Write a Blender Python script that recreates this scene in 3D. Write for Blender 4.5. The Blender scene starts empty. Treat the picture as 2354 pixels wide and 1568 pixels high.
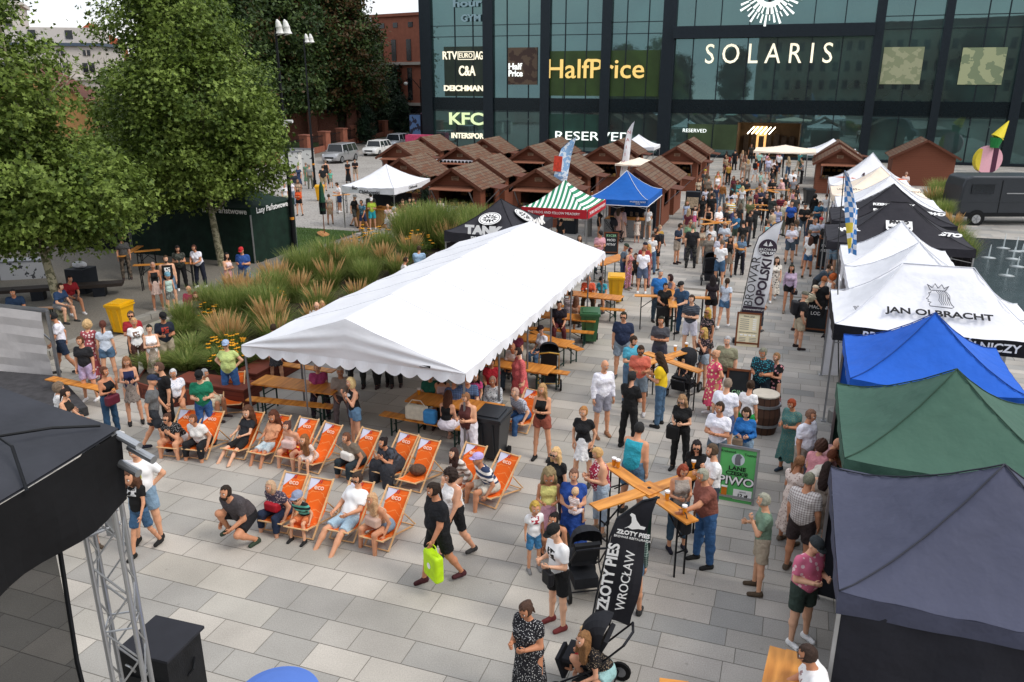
import bpy, math, random
import numpy as np
from mathutils import Vector, Matrix, Euler, noise as mnoise
sc = bpy.context.scene
R = math.radians
random.seed(7)
# ------------------------------------------------------------------ camera
cam_d = bpy.data.cameras.new('camera'); cam = bpy.data.objects.new('camera', cam_d)
sc.collection.objects.link(cam); sc.camera = cam
cam_d.lens = 28.0; cam_d.sensor_width = 36.0; cam_d.clip_start = 0.1; cam_d.clip_end = 2000
CH = 7.7; TH = R(18.3)
cam.location = (0, 0, CH); cam.rotation_euler = (R(90) - TH, 0, 0)
sc.render.resolution_x = 1024; sc.render.resolution_y = 682
# ------------------------------------------------------------------ light: overcast late afternoon
SUN_EL = R(48); SUN_AZ = R(115)          # azimuth clockwise from +Y
world = bpy.data.worlds.new('World'); sc.world = world; world.use_nodes = True
nt = world.node_tree; nt.nodes.clear()
wo = nt.nodes.new('ShaderNodeOutputWorld'); bg = nt.nodes.new('ShaderNodeBackground')
sky = nt.nodes.new('ShaderNodeTexSky'); sky.sky_type = 'NISHITA'; sky.sun_disc = False
sky.sun_elevation = SUN_EL; sky.sun_rotation = SUN_AZ; sky.dust_density = 3.0; sky.air_density = 1.0
tc = nt.nodes.new('ShaderNodeTexCoord'); mp = nt.nodes.new('ShaderNodeMapping'); mp.inputs['Scale'].default_value = (1.2, 1.2, 5)
nz = nt.nodes.new('ShaderNodeTexNoise'); nz.inputs['Scale'].default_value = 2.2; nz.inputs['Detail'].default_value = 6
rp = nt.nodes.new('ShaderNodeValToRGB'); rp.color_ramp.elements[0].position = .35; rp.color_ramp.elements[1].position = .7
rp.color_ramp.elements[0].color = (4.6, 5.0, 5.7, 1); rp.color_ramp.elements[1].color = (7.2, 7.0, 6.9, 1)
mx = nt.nodes.new('ShaderNodeMixRGB'); mx.inputs[0].default_value = .80
nt.links.new(tc.outputs['Generated'], mp.inputs[0]); nt.links.new(mp.outputs[0], nz.inputs[0]); nt.links.new(nz.outputs[0], rp.inputs[0])
nt.links.new(sky.outputs[0], mx.inputs[1]); nt.links.new(rp.outputs[0], mx.inputs[2])
nt.links.new(mx.outputs[0], bg.inputs[0]); bg.inputs[1].default_value = 0.145
nt.links.new(bg.outputs[0], wo.inputs[0])
sun_d = bpy.data.lights.new('sun', 'SUN'); sun_d.energy = 1.2; sun_d.angle = R(20); sun_d.color = (1, .95, .88)
sun = bpy.data.objects.new('sun', sun_d); sc.collection.objects.link(sun)
dvec = Vector((math.sin(SUN_AZ) * math.cos(SUN_EL), math.cos(SUN_AZ) * math.cos(SUN_EL), math.sin(SUN_EL)))
sun.rotation_euler = dvec.to_track_quat('Z', 'Y').to_euler()
sc.view_settings.view_transform = 'Standard'; sc.view_settings.look = 'None'
sc.view_settings.exposure = 0.52; sc.view_settings.gamma = 1
# ------------------------------------------------------------------ coordinates
# the square is paved along two directions: b (to the right) and a (away); W turns them into world x, y
PH = R(19.3); cP, sP = math.cos(PH), math.sin(PH)
def W(b, a, z=0.0): return Vector((b * cP + a * sP, -b * sP + a * cP, z))
def rayd(x, y):
    u = (x - 1176.5) / 1830.; v = (784 - y) / 1830.
    return (u, math.cos(TH) + v * math.sin(TH), -math.sin(TH) + v * math.cos(TH))
def G(x, y, z=0.0):                       # survey of the photograph: picture point at a known height -> place in the world
    r = rayd(x, y); t = (z - CH) / r[2]
    return Vector((r[0] * t, r[1] * t, z))
TL = dict(A1=(0, 0), A2=(1000, 0), A3=(2000, 0), A4=(2900, 0), B1=(0, 700), B2=(1000, 700), B3=(2000, 700), B4=(2896, 700), C1=(0, 1300), C2=(1000, 1300),
          C3=(2000, 1300), C4=(2896, 1300), E1=(0, 1929), E2=(1000, 1929), E3=(2000, 1929), E4=(2896, 1929), M1=(2500, 500), M2=(1300, 500), M3=(2600, 950))
TS = {'E4': .8929, 'M1': .6696, 'M2': .5948, 'M3': .5948}
def Dp(t, x, y):
    s = TS.get(t, .5102); o = TL[t]
    return (o[0] + x * s) * .57446, (o[1] + y * s) * .57446
def g(t, x, y, z=0.0): return G(*Dp(t, x, y), z)
# ------------------------------------------------------------------ materials
def lin(c):
    if isinstance(c, str):
        if len(c) == 3: c = ''.join(k * 2 for k in c)
        c = [int(c[i:i + 2], 16) / 255. for i in (0, 2, 4)]
        c = [(k / 12.92 if k <= .04045 else ((k + .055) / 1.055) ** 2.4) for k in c]
    return (c[0], c[1], c[2], 1.0)
MATS = {}
def mat(name, col, rough=.7, metal=0., var=.12, scale=6., bump=0., bscale=40., spec=.3, emit=0., alpha=1., trans=0.):
    if name in MATS: return MATS[name]
    m = bpy.data.materials.new(name); m.use_nodes = True; n = m.node_tree.nodes; L = m.node_tree.links
    p = n['Principled BSDF']; c = lin(col)
    p.inputs['Roughness'].default_value = rough; p.inputs['Metallic'].default_value = metal
    p.inputs['Specular IOR Level'].default_value = spec
    p.inputs['Base Color'].default_value = c
    if trans: p.inputs['Transmission Weight'].default_value = trans
    if alpha < 1: p.inputs['Alpha'].default_value = alpha
    if emit: p.inputs['Emission Color'].default_value = c; p.inputs['Emission Strength'].default_value = emit
    t = n.new('ShaderNodeTexCoord')
    if var:
        z = n.new('ShaderNodeTexNoise'); z.inputs['Scale'].default_value = scale; z.inputs['Detail'].default_value = 4
        L.new(t.outputs['Object'], z.inputs['Vector'])
        r = n.new('ShaderNodeValToRGB'); r.color_ramp.elements[0].position = .3; r.color_ramp.elements[1].position = .7
        r.color_ramp.elements[0].color = tuple(k * (1 - var) for k in c[:3]) + (1,); r.color_ramp.elements[1].color = tuple(min(1, k * (1 + var)) for k in c[:3]) + (1,)
        L.new(z.outputs['Fac'], r.inputs[0]); L.new(r.outputs[0], p.inputs['Base Color'])
    if bump:
        z2 = n.new('ShaderNodeTexNoise'); z2.inputs['Scale'].default_value = bscale; z2.inputs['Detail'].default_value = 3
        L.new(t.outputs['Object'], z2.inputs['Vector'])
        bnode = n.new('ShaderNodeBump'); bnode.inputs['Strength'].default_value = bump; bnode.inputs['Distance'].default_value = .05
        L.new(z2.outputs['Fac'], bnode.inputs['Height']); L.new(bnode.outputs[0], p.inputs['Normal'])
    MATS[name] = m; return m
def mixmat(name, c1, c2, kind, scale=10., rough=.8, thr=.5, bump=0.):
    """two-colour material with a pattern: dots, floral, stripes, plaid, print, wood, brick, bark, camo"""
    if name in MATS: return MATS[name]
    m = mat(name, c1, rough, var=0); n = m.node_tree.nodes; L = m.node_tree.links; p = n['Principled BSDF']
    t = n.new('ShaderNodeTexCoord'); mix = n.new('ShaderNodeMixRGB'); mix.inputs[1].default_value = lin(c1); mix.inputs[2].default_value = lin(c2)
    def mth(op, a, b=None):
        q = n.new('ShaderNodeMath'); q.operation = op
        for i, v in enumerate((a, b)):
            if v is None: continue
            if isinstance(v, (int, float)): q.inputs[i].default_value = v
            else: L.new(v, q.inputs[i])
        return q.outputs[0]
    O = t.outputs['Object']; sx = n.new('ShaderNodeSeparateXYZ'); L.new(O, sx.inputs[0])
    if kind in ('dots', 'floral'):
        v = n.new('ShaderNodeTexVoronoi'); v.inputs['Scale'].default_value = scale; L.new(O, v.inputs['Vector'])
        f = mth('LESS_THAN', v.outputs['Distance'], thr)
    elif kind == 'camo' or kind == 'bark':
        v = n.new('ShaderNodeTexNoise'); v.inputs['Scale'].default_value = scale; v.inputs['Detail'].default_value = 3; L.new(O, v.inputs['Vector'])
        f = mth('GREATER_THAN', v.outputs['Fac'], thr)
    elif kind == 'stripes':
        f = mth('LESS_THAN', mth('FRACT', mth('MULTIPLY', sx.outputs[2], scale)), thr)
    elif kind == 'vstripes':
        f = mth('LESS_THAN', mth('FRACT', mth('MULTIPLY', sx.outputs[0], scale)), thr)
    elif kind == 'plaid':
        a = mth('LESS_THAN', mth('FRACT', mth('MULTIPLY', sx.outputs[2], scale)), thr)
        b = mth('LESS_THAN', mth('FRACT', mth('MULTIPLY', sx.outputs[0], scale)), thr)
        f = mth('MULTIPLY', mth('ADD', a, b), .5)
    elif kind == 'print':
        v = n.new('ShaderNodeTexNoise'); v.inputs['Scale'].default_value = 16; L.new(O, v.inputs['Vector'])
        a = mth('LESS_THAN', mth('ABSOLUTE', sx.outputs[0]), .085)
        b = mth('LESS_THAN', mth('ABSOLUTE', mth('SUBTRACT', sx.outputs[2], 1.27)), .085)
        c = mth('LESS_THAN', sx.outputs[1], -.05); d = mth('GREATER_THAN', v.outputs['Fac'], .47)
        f = mth('MULTIPLY', mth('MULTIPLY', a, b), mth('MULTIPLY', c, d))
    elif kind in ('wood', 'plank'):
        mpn = n.new('ShaderNodeMapping'); mpn.inputs['Scale'].default_value = (1, .12, 1) if kind == 'wood' else (.15, 1, 1); L.new(O, mpn.inputs[0])
        v = n.new('ShaderNodeTexNoise'); v.inputs['Scale'].default_value = scale; v.inputs['Detail'].default_value = 6; L.new(mpn.outputs[0], v.inputs['Vector'])
        r = n.new('ShaderNodeValToRGB'); r.color_ramp.elements[0].position = .35; r.color_ramp.elements[1].position = .68; L.new(v.outputs['Fac'], r.inputs[0]); f = r.outputs[0]
    elif kind == 'brick':
        nrm = n.new('ShaderNodeVectorMath'); nrm.operation = 'MULTIPLY'
        cmb = n.new('ShaderNodeCombineXYZ'); L.new(mth('ADD', sx.outputs[0], sx.outputs[1]), cmb.inputs[0]); L.new(sx.outputs[2], cmb.inputs[1])
        v = n.new('ShaderNodeTexBrick'); v.inputs['Scale'].default_value = scale; v.inputs['Color1'].default_value = lin(c1); v.inputs['Color2'].default_value = lin(c2)
        v.inputs['Mortar'].default_value = lin('8a7568'); v.inputs['Mortar Size'].default_value = .012; L.new(cmb.outputs[0], v.inputs['Vector'])
        L.new(v.outputs['Color'], p.inputs['Base Color']); return m
    L.new(f, mix.inputs[0]); L.new(mix.outputs[0], p.inputs['Base Color'])
    return m
# ------------------------------------------------------------------ mesh builder
class MB:
    def __init__(s): s.v = []; s.f = []; s.m = []; s.k = 0
    def q(s, pts, mi=None):
        b = len(s.v); s.v += [tuple(p) for p in pts]; s.f.append(tuple(range(b, b + len(pts)))); s.m.append(s.k if mi is None else mi)
    def box(s, c, d, rz=0., mi=None, rot=None):
        c = Vector(c); hx, hy, hz = d[0] / 2, d[1] / 2, d[2] / 2
        M = (rot.to_matrix() if rot is not None else Matrix.Rotation(rz, 3, 'Z'))
        p = [c + M @ Vector((x * hx, y * hy, z * hz)) for z in (-1, 1) for y in (-1, 1) for x in (-1, 1)]
        b = len(s.v); s.v += [tuple(k) for k in p]
        for f in ((0, 2, 3, 1), (4, 5, 7, 6), (0, 1, 5, 4), (2, 6, 7, 3), (0, 4, 6, 2), (1, 3, 7, 5)):
            s.f.append(tuple(b + i for i in f)); s.m.append(s.k if mi is None else mi)
        return s
    def bar(s, p, q, w, h=None, mi=None):           # rectangular bar between two points
        p, q = Vector(p), Vector(q); d = q - p; h = h or w
        rot = d.to_track_quat('Z', 'Y'); s.box((p + q) / 2, (w, h, d.length), rot=rot, mi=mi); return s
    def tube(s, pts, r, n=8, mi=None, cap=True):
        pts = [Vector(p) for p in pts]; rr = r if isinstance(r, (list, tuple)) else [r] * len(pts); b = len(s.v); k = s.k if mi is None else mi
        for i, p in enumerate(pts):
            d = (pts[min(i + 1, len(pts) - 1)] - pts[max(i - 1, 0)]).normalized()
            a = d.orthogonal().normalized() if abs(d.z) < .99 else Vector((1, 0, 0))
            if abs(d.z) < .99: a = Vector((0, 0, 1)).cross(d).normalized()
            c = d.cross(a)
            for j in range(n):
                t = 2 * math.pi * j / n; s.v.append(tuple(p + (a * math.cos(t) + c * math.sin(t)) * rr[i]))
        for i in range(len(pts) - 1):
            for j in range(n):
                j2 = (j + 1) % n; s.f.append((b + i * n + j, b + i * n + j2, b + (i + 1) * n + j2, b + (i + 1) * n + j)); s.m.append(k)
        if cap:
            s.f.append(tuple(b + j for j in range(n))[::-1]); s.m.append(k)
            e = b + (len(pts) - 1) * n; s.f.append(tuple(e + j for j in range(n))); s.m.append(k)
        return s
    def prism(s, poly, z0, z1, mi=None):            # vertical prism of a ground outline
        k = s.k if mi is None else mi; b = len(s.v); n = len(poly)
        s.v += [(p[0], p[1], z0) for p in poly] + [(p[0], p[1], z1) for p in poly]
        s.f.append(tuple(b + i for i in range(n))[::-1]); s.f.append(tuple(b + n + i for i in range(n))); s.m += [k, k]
        for i in range(n):
            j = (i + 1) % n; s.f.append((b + i, b + j, b + n + j, b + n + i)); s.m.append(k)
        return s
    def ext(s, poly, o, ux, uz, th, mi=None):        # outline poly (u,w) in a plane at o with axes ux, uz and thickness along their cross
        k = s.k if mi is None else mi; o, ux, uz = Vector(o), Vector(ux), Vector(uz); nn = ux.cross(uz).normalized() * th; b = len(s.v); n = len(poly)
        s.v += [tuple(o + ux * p[0] + uz * p[1]) for p in poly] + [tuple(o + ux * p[0] + uz * p[1] + nn) for p in poly]
        s.f.append(tuple(b + i for i in range(n))[::-1]); s.f.append(tuple(b + n + i for i in range(n))); s.m += [k, k]
        for i in range(n):
            j = (i + 1) % n; s.f.append((b + i, b + j, b + n + j, b + n + i)); s.m.append(k)
        return s
    def ball(s, c, r, n=10, mi=None, sc_=(1, 1, 1)):
        k = s.k if mi is None else mi; b = len(s.v); m_ = n // 2 + 1
        for i in range(m_ + 1):
            a = math.pi * i / m_
            for j in range(n):
                t = 2 * math.pi * j / n; s.v.append((c[0] + r * sc_[0] * math.sin(a) * math.cos(t), c[1] + r * sc_[1] * math.sin(a) * math.sin(t), c[2] + r * sc_[2] * math.cos(a)))
        for i in range(m_):
            for j in range(n):
                j2 = (j + 1) % n; s.f.append((b + i * n + j, b + (i + 1) * n + j, b + (i + 1) * n + j2, b + i * n + j2)); s.m.append(k)
        return s
    def mesh(s, name, mats, smooth=False):
        me = bpy.data.meshes.new(name); me.from_pydata(s.v, [], s.f)
        for m in (mats if isinstance(mats, (list, tuple)) else [mats]): me.materials.append(m)
        if any(s.m): me.polygons.foreach_set('material_index', s.m)
        if smooth: me.polygons.foreach_set('use_smooth', [True] * len(s.f))
        me.update(); return me
    def build(s, name, mats, parent=None, smooth=False):
        return link(bpy.data.objects.new(name, s.mesh(name, mats, smooth)), parent)
def link(o, parent=None):
    sc.collection.objects.link(o)
    if parent is not None: o.parent = parent
    return o
def tag(o, label=None, cat=None, group=None, kind=None):
    if label: o['label'] = label
    if cat: o['category'] = cat
    if group: o['group'] = group
    if kind: o['kind'] = kind
    return o
def thing(name, loc, rz, label, cat, group=None, scale=1.):
    o = bpy.data.objects.new(name, None); o.empty_display_size = .2; sc.collection.objects.link(o)
    o.location = loc; o.rotation_euler = (0, 0, rz); o.scale = (scale,) * 3
    return tag(o, label, cat, group)
def struct(o): o['kind'] = 'structure'; return o
def inst(src, parent, name=None):                   # child copy sharing mesh data
    c = src.copy(); link(c); c.parent = parent
    return c
def dup(root, loc, rz, label, group=None, scale=None):
    r = root.copy(); link(r); r.location = loc; r.rotation_euler = (0, 0, rz); r['label'] = label
    if scale: r.scale = (scale,) * 3
    if group: r['group'] = group
    for ch in list(root.children):
        c = ch.copy(); link(c); c.parent = r
        for g2 in ch.children:
            d = g2.copy(); link(d); d.parent = c
    return r
def npmesh(name, V, F, mats, mi=None, smooth=False):
    me = bpy.data.meshes.new(name); V = np.asarray(V, dtype=np.float32); F = np.asarray(F, dtype=np.int32); k = F.shape[1]
    me.vertices.add(len(V)); me.vertices.foreach_set('co', V.ravel()); me.loops.add(F.size); me.loops.foreach_set('vertex_index', F.ravel())
    me.polygons.add(len(F)); me.polygons.foreach_set('loop_start', np.arange(0, F.size, k, dtype=np.int32)); me.polygons.foreach_set('loop_total', np.full(len(F), k, dtype=np.int32))
    for m in (mats if isinstance(mats, (list, tuple)) else [mats]): me.materials.append(m)
    if mi is not None: me.polygons.foreach_set('material_index', np.asarray(mi, dtype=np.int32))
    if smooth: me.polygons.foreach_set('use_smooth', np.ones(len(F), dtype=bool))
    me.update(calc_edges=True); me.validate(); return me
TXT = {}
def text_obj(s, size, mat_, parent, loc, rot, th=.01, name='lettering', align='CENTER', sx=1., bold=0., spacing=1.):
    key = (s, size, mat_.name, th, align, bold, spacing)
    if key not in TXT:
        cu = bpy.data.curves.new('t', 'FONT'); cu.body = s; cu.size = size; cu.extrude = th; cu.align_x = align; cu.align_y = 'CENTER'; cu.offset = bold; cu.space_character = spacing; cu.resolution_u = 3
        to = bpy.data.objects.new('t', cu); sc.collection.objects.link(to)
        dg = bpy.context.evaluated_depsgraph_get(); me = bpy.data.meshes.new_from_object(to.evaluated_get(dg)); me.name = 'lettering'
        me.materials.clear(); me.materials.append(mat_)
        bpy.data.objects.remove(to); TXT[key] = me
    o = bpy.data.objects.new(name, TXT[key]); link(o, parent); o.location = loc; o.rotation_euler = rot; o.scale = (sx, 1, 1)
    return o
# ================================================================== materials of the setting
M_metal = mat('galvanised metal', '8e9094', .45, .8, .1); M_alu = mat('aluminium', 'b4b6b8', .35, .85, .06)
M_black = mat('black painted metal', '15171a', .5, .3, .1); M_dark = mat('dark grey metal', '2a2d33', .5, .4, .1)
M_white = mat('white tent fabric', 'f2f2f2', .75, 0, .03, 3, .25, 5); M_wood = mixmat('varnished pine', 'dc9340', 'a9652a', 'wood', 9, .4)
M_wood2 = mixmat('pale beech', 'e0b98a', 'c99d6b', 'wood', 14, .5); M_rubber = mat('black rubber', '111111', .8, 0, .1)
M_plastic = mat('black plastic', '1c1e22', .45, 0, .1, spec=.5)
# ------------------------------------------------------------------ ground
gm = mat('asphalt ground', '77736c', .95, 0, .12, .6)
MB_ = MB(); MB_.q([(-700, -60, -.02), (700, -60, -.02), (700, 900, -.02), (-700, 900, -.02)])
struct(MB_.build('ground', gm))
# granite slabs of the square, each a face of its own with its own tone
def slab_mat():
    m = bpy.data.materials.new('granite slabs'); m.use_nodes = True; n = m.node_tree.nodes; L = m.node_tree.links; p = n['Principled BSDF']; p.inputs['Roughness'].default_value = .75
    p.inputs['Specular IOR Level'].default_value = .25
    at = n.new('ShaderNodeAttribute'); at.attribute_name = 'tone'; t = n.new('ShaderNodeTexCoord')
    z = n.new('ShaderNodeTexNoise'); z.inputs['Scale'].default_value = 55; z.inputs['Detail'].default_value = 4; L.new(t.outputs['Object'], z.inputs['Vector'])
    z2 = n.new('ShaderNodeTexNoise'); z2.inputs['Scale'].default_value = .7; z2.inputs['Detail'].default_value = 5; L.new(t.outputs['Object'], z2.inputs['Vector'])
    r = n.new('ShaderNodeMapRange'); r.inputs[1].default_value = .3; r.inputs[2].default_value = .7; r.inputs[3].default_value = .86; r.inputs[4].default_value = 1.13; L.new(z.outputs['Fac'], r.inputs[0])
    r2 = n.new('ShaderNodeMapRange'); r2.inputs[1].default_value = .3; r2.inputs[2].default_value = .7; r2.inputs[3].default_value = .8; r2.inputs[4].default_value = 1.1; L.new(z2.outputs['Fac'], r2.inputs[0])
    a = n.new('ShaderNodeVectorMath'); a.operation = 'SCALE'; L.new(at.outputs['Color'], a.inputs[0]); L.new(r.outputs[0], a.inputs['Scale'])
    b = n.new('ShaderNodeVectorMath'); b.operation = 'SCALE'; L.new(a.outputs[0], b.inputs[0]); L.new(r2.outputs[0], b.inputs['Scale']); L.new(b.outputs[0], p.inputs['Base Color'])
    z3 = n.new('ShaderNodeTexVoronoi'); z3.inputs['Scale'].default_value = 2.6; L.new(t.outputs['Object'], z3.inputs['Vector'])
    r3 = n.new('ShaderNodeMapRange'); r3.inputs[1].default_value = .03; r3.inputs[2].default_value = .09; r3.inputs[3].default_value = .8; r3.inputs[4].default_value = 1; L.new(z3.outputs['Distance'], r3.inputs[0]); c = n.new('ShaderNodeVectorMath'); c.operation = 'SCALE'; L.new(b.outputs[0], c.inputs[0]); L.new(r3.outputs[0], c.inputs['Scale']); L.new(c.outputs[0], p.inputs['Base Color'])
    return m
rs = np.random.RandomState(3)
def paving(name, b0, b1, a0, a1, rows, lens, tones, z, joint=.0055, mask=None):
    V, F, C = [], [], []; a = a0
    while a < a1:
        rw = rows[rs.randint(len(rows))]; b = b0 - rs.rand() * 1.0; band = rs.rand() < .22
        while b < b1:
            ln = lens[rs.randint(len(lens))]
            if b < b0: ln = max(.3, ln - (b0 - b)); b = b0
            if b1 - b - ln < .3: ln = b1 - b
            if mask is None or mask(b + ln / 2, a + rw / 2):
                k = len(V)
                for (bb, aa) in ((b + joint, a + joint), (b + ln - joint, a + joint), (b + ln - joint, a + rw - joint), (b + joint, a + rw - joint)): V.append(tuple(W(bb, aa, z)))
                F.append((k, k + 1, k + 2, k + 3)); c = tones[rs.randint(len(tones))]
                if band and rs.rand() < .75: c = tones[0]
                f = .93 + .14 * rs.rand(); C.append([c[0] * f, c[1] * f, c[2] * f, 1])
            b += ln
        a += rw
    me = npmesh(name, V, F, SM); at = me.color_attributes.new('tone', 'FLOAT_COLOR', 'CORNER')
    at.data.foreach_set('color', np.repeat(np.array(C, dtype=np.float32), 4, axis=0).ravel())
    return struct(link(bpy.data.objects.new(name, me)))
SM = slab_mat()
jm = mat('paving joints', '77726a', .95, 0, .1)
j = MB(); j.q([W(-21, -6, -.006), W(22, -6, -.006), W(22, 86, -.006), W(-21, 86, -.006)]); struct(j.build('pavement_bed', jm))
T1_ = [(.48, .445, .39), (.385, .362, .322), (.41, .387, .34), (.345, .33, .3), (.43, .40, .345), (.38, .36, .322), (.355, .34, .308)]
T2_ = [(.43, .40, .36), (.38, .36, .325), (.345, .33, .305), (.40, .375, .335), (.32, .315, .295)]
inpool = lambda b, a: b > 6.0 and 25.9 < a < 45.7
paving('plaza_pavement_near', -19.6, -2.2, -5, 30, [.5, .58, .64, .56], [.6, .85, 1.15, .95, .75, .85], T1_, .0)
paving('plaza_pavement_right', -2.2, 22, -5, 30.2, [.33, .4, .45], [.6, .75, .9, 1.05], T2_, .0, mask=lambda b, a: not inpool(b, a))
paving('plaza_pavement_far', -20, 22, 30.4, 84, [.35, .45, .5, .6], [.6, .8, 1.0, 1.3], T2_, .0, mask=lambda b, a: not inpool(b, a))
# cobbled street on the left of the huts
def cobble_mat():
    m = bpy.data.materials.new('cobbles'); m.use_nodes = True; n = m.node_tree.nodes; L = m.node_tree.links; p = n['Principled BSDF']; p.inputs['Roughness'].default_value = .85
    t = n.new('ShaderNodeTexCoord'); v = n.new('ShaderNodeTexVoronoi'); v.feature = 'DISTANCE_TO_EDGE'; v.inputs['Scale'].default_value = 5; L.new(t.outputs['Object'], v.inputs['Vector'])
    r = n.new('ShaderNodeValToRGB'); r.color_ramp.elements[0].position = 0; r.color_ramp.elements[1].position = .09; r.color_ramp.elements[0].color = (.16, .15, .14, 1); r.color_ramp.elements[1].color = (.36, .34, .31, 1)
    L.new(v.outputs['Distance'], r.inputs[0])
    z = n.new('ShaderNodeTexNoise'); z.inputs['Scale'].default_value = .5; L.new(t.outputs['Object'], z.inputs['Vector'])
    mr = n.new('ShaderNodeMapRange'); mr.inputs[3].default_value = .75; mr.inputs[4].default_value = 1.3; L.new(z.outputs['Fac'], mr.inputs[0])
    s = n.new('ShaderNodeVectorMath'); s.operation = 'SCALE'; L.new(r.outputs[0], s.inputs[0]); L.new(mr.outputs[0], s.inputs['Scale']); L.new(s.outputs[0], p.inputs['Base Color']); return m
j = MB(); j.q([W(-46, 36, -.002), W(-20.0, 36, -.002), W(-20.0, 130, -.002), W(-46, 130, -.002)]); struct(j.build('cobbled_street', cobble_mat()))
# gravel terrace under the plane trees, with its stone kerb
gv = mat('fine gravel', '7d786f', .95, 0, .25, 25, .3, 60)
j = MB(); j.prism([W(-60, 2), W(-20.25, 2), W(-20.25, 30.2), W(-60, 30.2)], -.01, .13); struct(j.build('gravel_terrace', gv))
j = MB()
for k in range(14):
    a = 2.2 + k * 2.0; c = W(-20.07, a + 1); j.box((c.x, c.y, .07), (.32, 1.97, .17), -PH)
struct(j.build('stone_kerb', mat('kerb stone', '96938b', .8, 0, .12, 4)))
# lawns
lw = mat('lawn', '40562a', .95, 0, .3, 12, .5, 90)
for nm, P in (('lawn', [(-26.5, 30.9), (-21.3, 30.9), (-21.3, 36.6), (-26.5, 36.6)]), ('park_lawn', [(-120, 31), (-47.5, 31), (-47.5, 68), (-120, 68)]), ('church_lawn', [(-140, 71), (-50, 71), (-58, 140), (-140, 140)])):
    j = MB(); j.q([W(b, a, .012) for b, a in P]); struct(j.build(nm, lw))
V, F = [], []
for k in range(9000):                                # blades of the lawn beside the parasol
    b = -26.5 + 5.2 * rs.rand(); a = 30.9 + 5.7 * rs.rand(); p = W(b, a, .012); t = rs.rand() * 6.28; h = .03 + .04 * rs.rand()
    i = len(V); dx, dy = .012 * math.cos(t), .012 * math.sin(t); V += [(p.x - dx, p.y - dy, .012), (p.x + dx, p.y + dy, .012), (p.x + dy, p.y - dx, .012 + h)]; F.append((i, i + 1, i + 2))
tag(link(bpy.data.objects.new('grass', npmesh('grass', V, F, mat('grass blades', '4c6a2c', .8, 0, .3, 8)))), 'short green turf by the closed green parasol', 'grass', kind='stuff')
# fountain basin: thin film of water over dark stone, jets standing in it
wm = mat('fountain water', '3a4446', .08, 0, .25, 1.2, .25, 14, spec=.6)
j = MB(); j.q([W(5.5, 25, -.004), W(22, 25, -.004), W(22, 46, -.004), W(5.5, 46, -.004)]); struct(j.build('fountain_water', wm))
jetm = mat('spray water', 'dfe8ea', .3, 0, .05, alpha=.55)
for k, (t, x, y, h) in enumerate([('B4', 2075, 650, .6), ('B4', 2190, 575, .7), ('B4', 2265, 660, .55), ('B4', 2285, 600, .7), ('B4', 2215, 790, .3), ('B4', 2300, 720, .45), ('B4', 2340, 600, .4)]):
    p = g(t, x, y); o = thing('water_jet', (p.x, p.y, 0), 0, 'low white water jet rising from the dark fountain basin', 'water jet', 'jets of the ground fountain'); j = MB()
    j.tube([(0, 0, 0), (0, 0, h * .6), (.01, 0, h)], [.035, .03, .012], 7); j.tube([(0, 0, .005), (0, 0, .05)], [.3, .04], 12)
    j.build('spray', jetm, o, True)
# round blue disc at the foot of the picture: top of a blue parasol
o = thing('blue_parasol', (0, 0, 0), 0, 'round blue parasol top at the bottom edge of the square', 'parasol')
p = G(638, 1606, 2.3); o.location = (p.x, p.y, 0); j = MB(); n = 40
for i in range(n):
    a0, a1 = 2 * math.pi * i / n, 2 * math.pi * (i + 1) / n
    for r0, r1, z0, z1 in ((0, .15, 2.42, 2.41), (.15, .27, 2.41, 2.385), (.27, .38, 2.385, 2.34), (.38, .39, 2.34, 2.28)):
        j.q([(r0 * math.cos(a0), r0 * math.sin(a0), z0), (r1 * math.cos(a0), r1 * math.sin(a0), z1), (r1 * math.cos(a1), r1 * math.sin(a1), z1), (r0 * math.cos(a1), r0 * math.sin(a1), z0)])
j.build('canopy', mat('blue parasol cloth', '5578c4', .8, 0, .03, 3), o); MB().tube([(0, 0, 0), (0, 0, 2.35)], .025).build('pole', M_alu, o)
MB().tube([(0, 0, 0), (0, 0, .08)], .28, 16).build('base', M_dark, o)
# ================================================================== glass shopping centre (facade plane a = 85)
FA_ = 85.0
def glass_mat():
    m = bpy.data.materials.new('dark facade glass'); m.use_nodes = True; n = m.node_tree.nodes; L = m.node_tree.links; n.clear()
    out = n.new('ShaderNodeOutputMaterial'); mixs = n.new('ShaderNodeMixShader'); df = n.new('ShaderNodeBsdfPrincipled'); gl = n.new('ShaderNodeBsdfGlossy')
    t = n.new('ShaderNodeTexCoord'); z = n.new('ShaderNodeTexNoise'); z.inputs['Scale'].default_value = .23; z.inputs['Detail'].default_value = 3; L.new(t.outputs['Object'], z.inputs['Vector'])
    r = n.new('ShaderNodeValToRGB'); r.color_ramp.elements[0].color = lin('0a1719'); r.color_ramp.elements[1].color = lin('213f3c'); r.color_ramp.elements[0].position = .35; r.color_ramp.elements[1].position = .7
    L.new(z.outputs['Fac'], r.inputs[0]); L.new(r.outputs[0], df.inputs['Base Color']); df.inputs['Roughness'].default_value = .3
    gl.inputs['Roughness'].default_value = .015; gl.inputs['Color'].default_value = (.48, .84, .84, 1)
    z2 = n.new('ShaderNodeTexNoise'); z2.inputs['Scale'].default_value = .35; L.new(t.outputs['Object'], z2.inputs['Vector'])
    bp = n.new('ShaderNodeBump'); bp.inputs['Strength'].default_value = .05; bp.inputs['Distance'].default_value = .05; L.new(z2.outputs['Fac'], bp.inputs['Height']); L.new(bp.outputs[0], gl.inputs['Normal'])
    mixs.inputs[0].default_value = .17; L.new(df.outputs[0], mixs.inputs[1]); L.new(gl.outputs[0], mixs.inputs[2]); L.new(mixs.outputs[0], out.inputs[0]); return m
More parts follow.
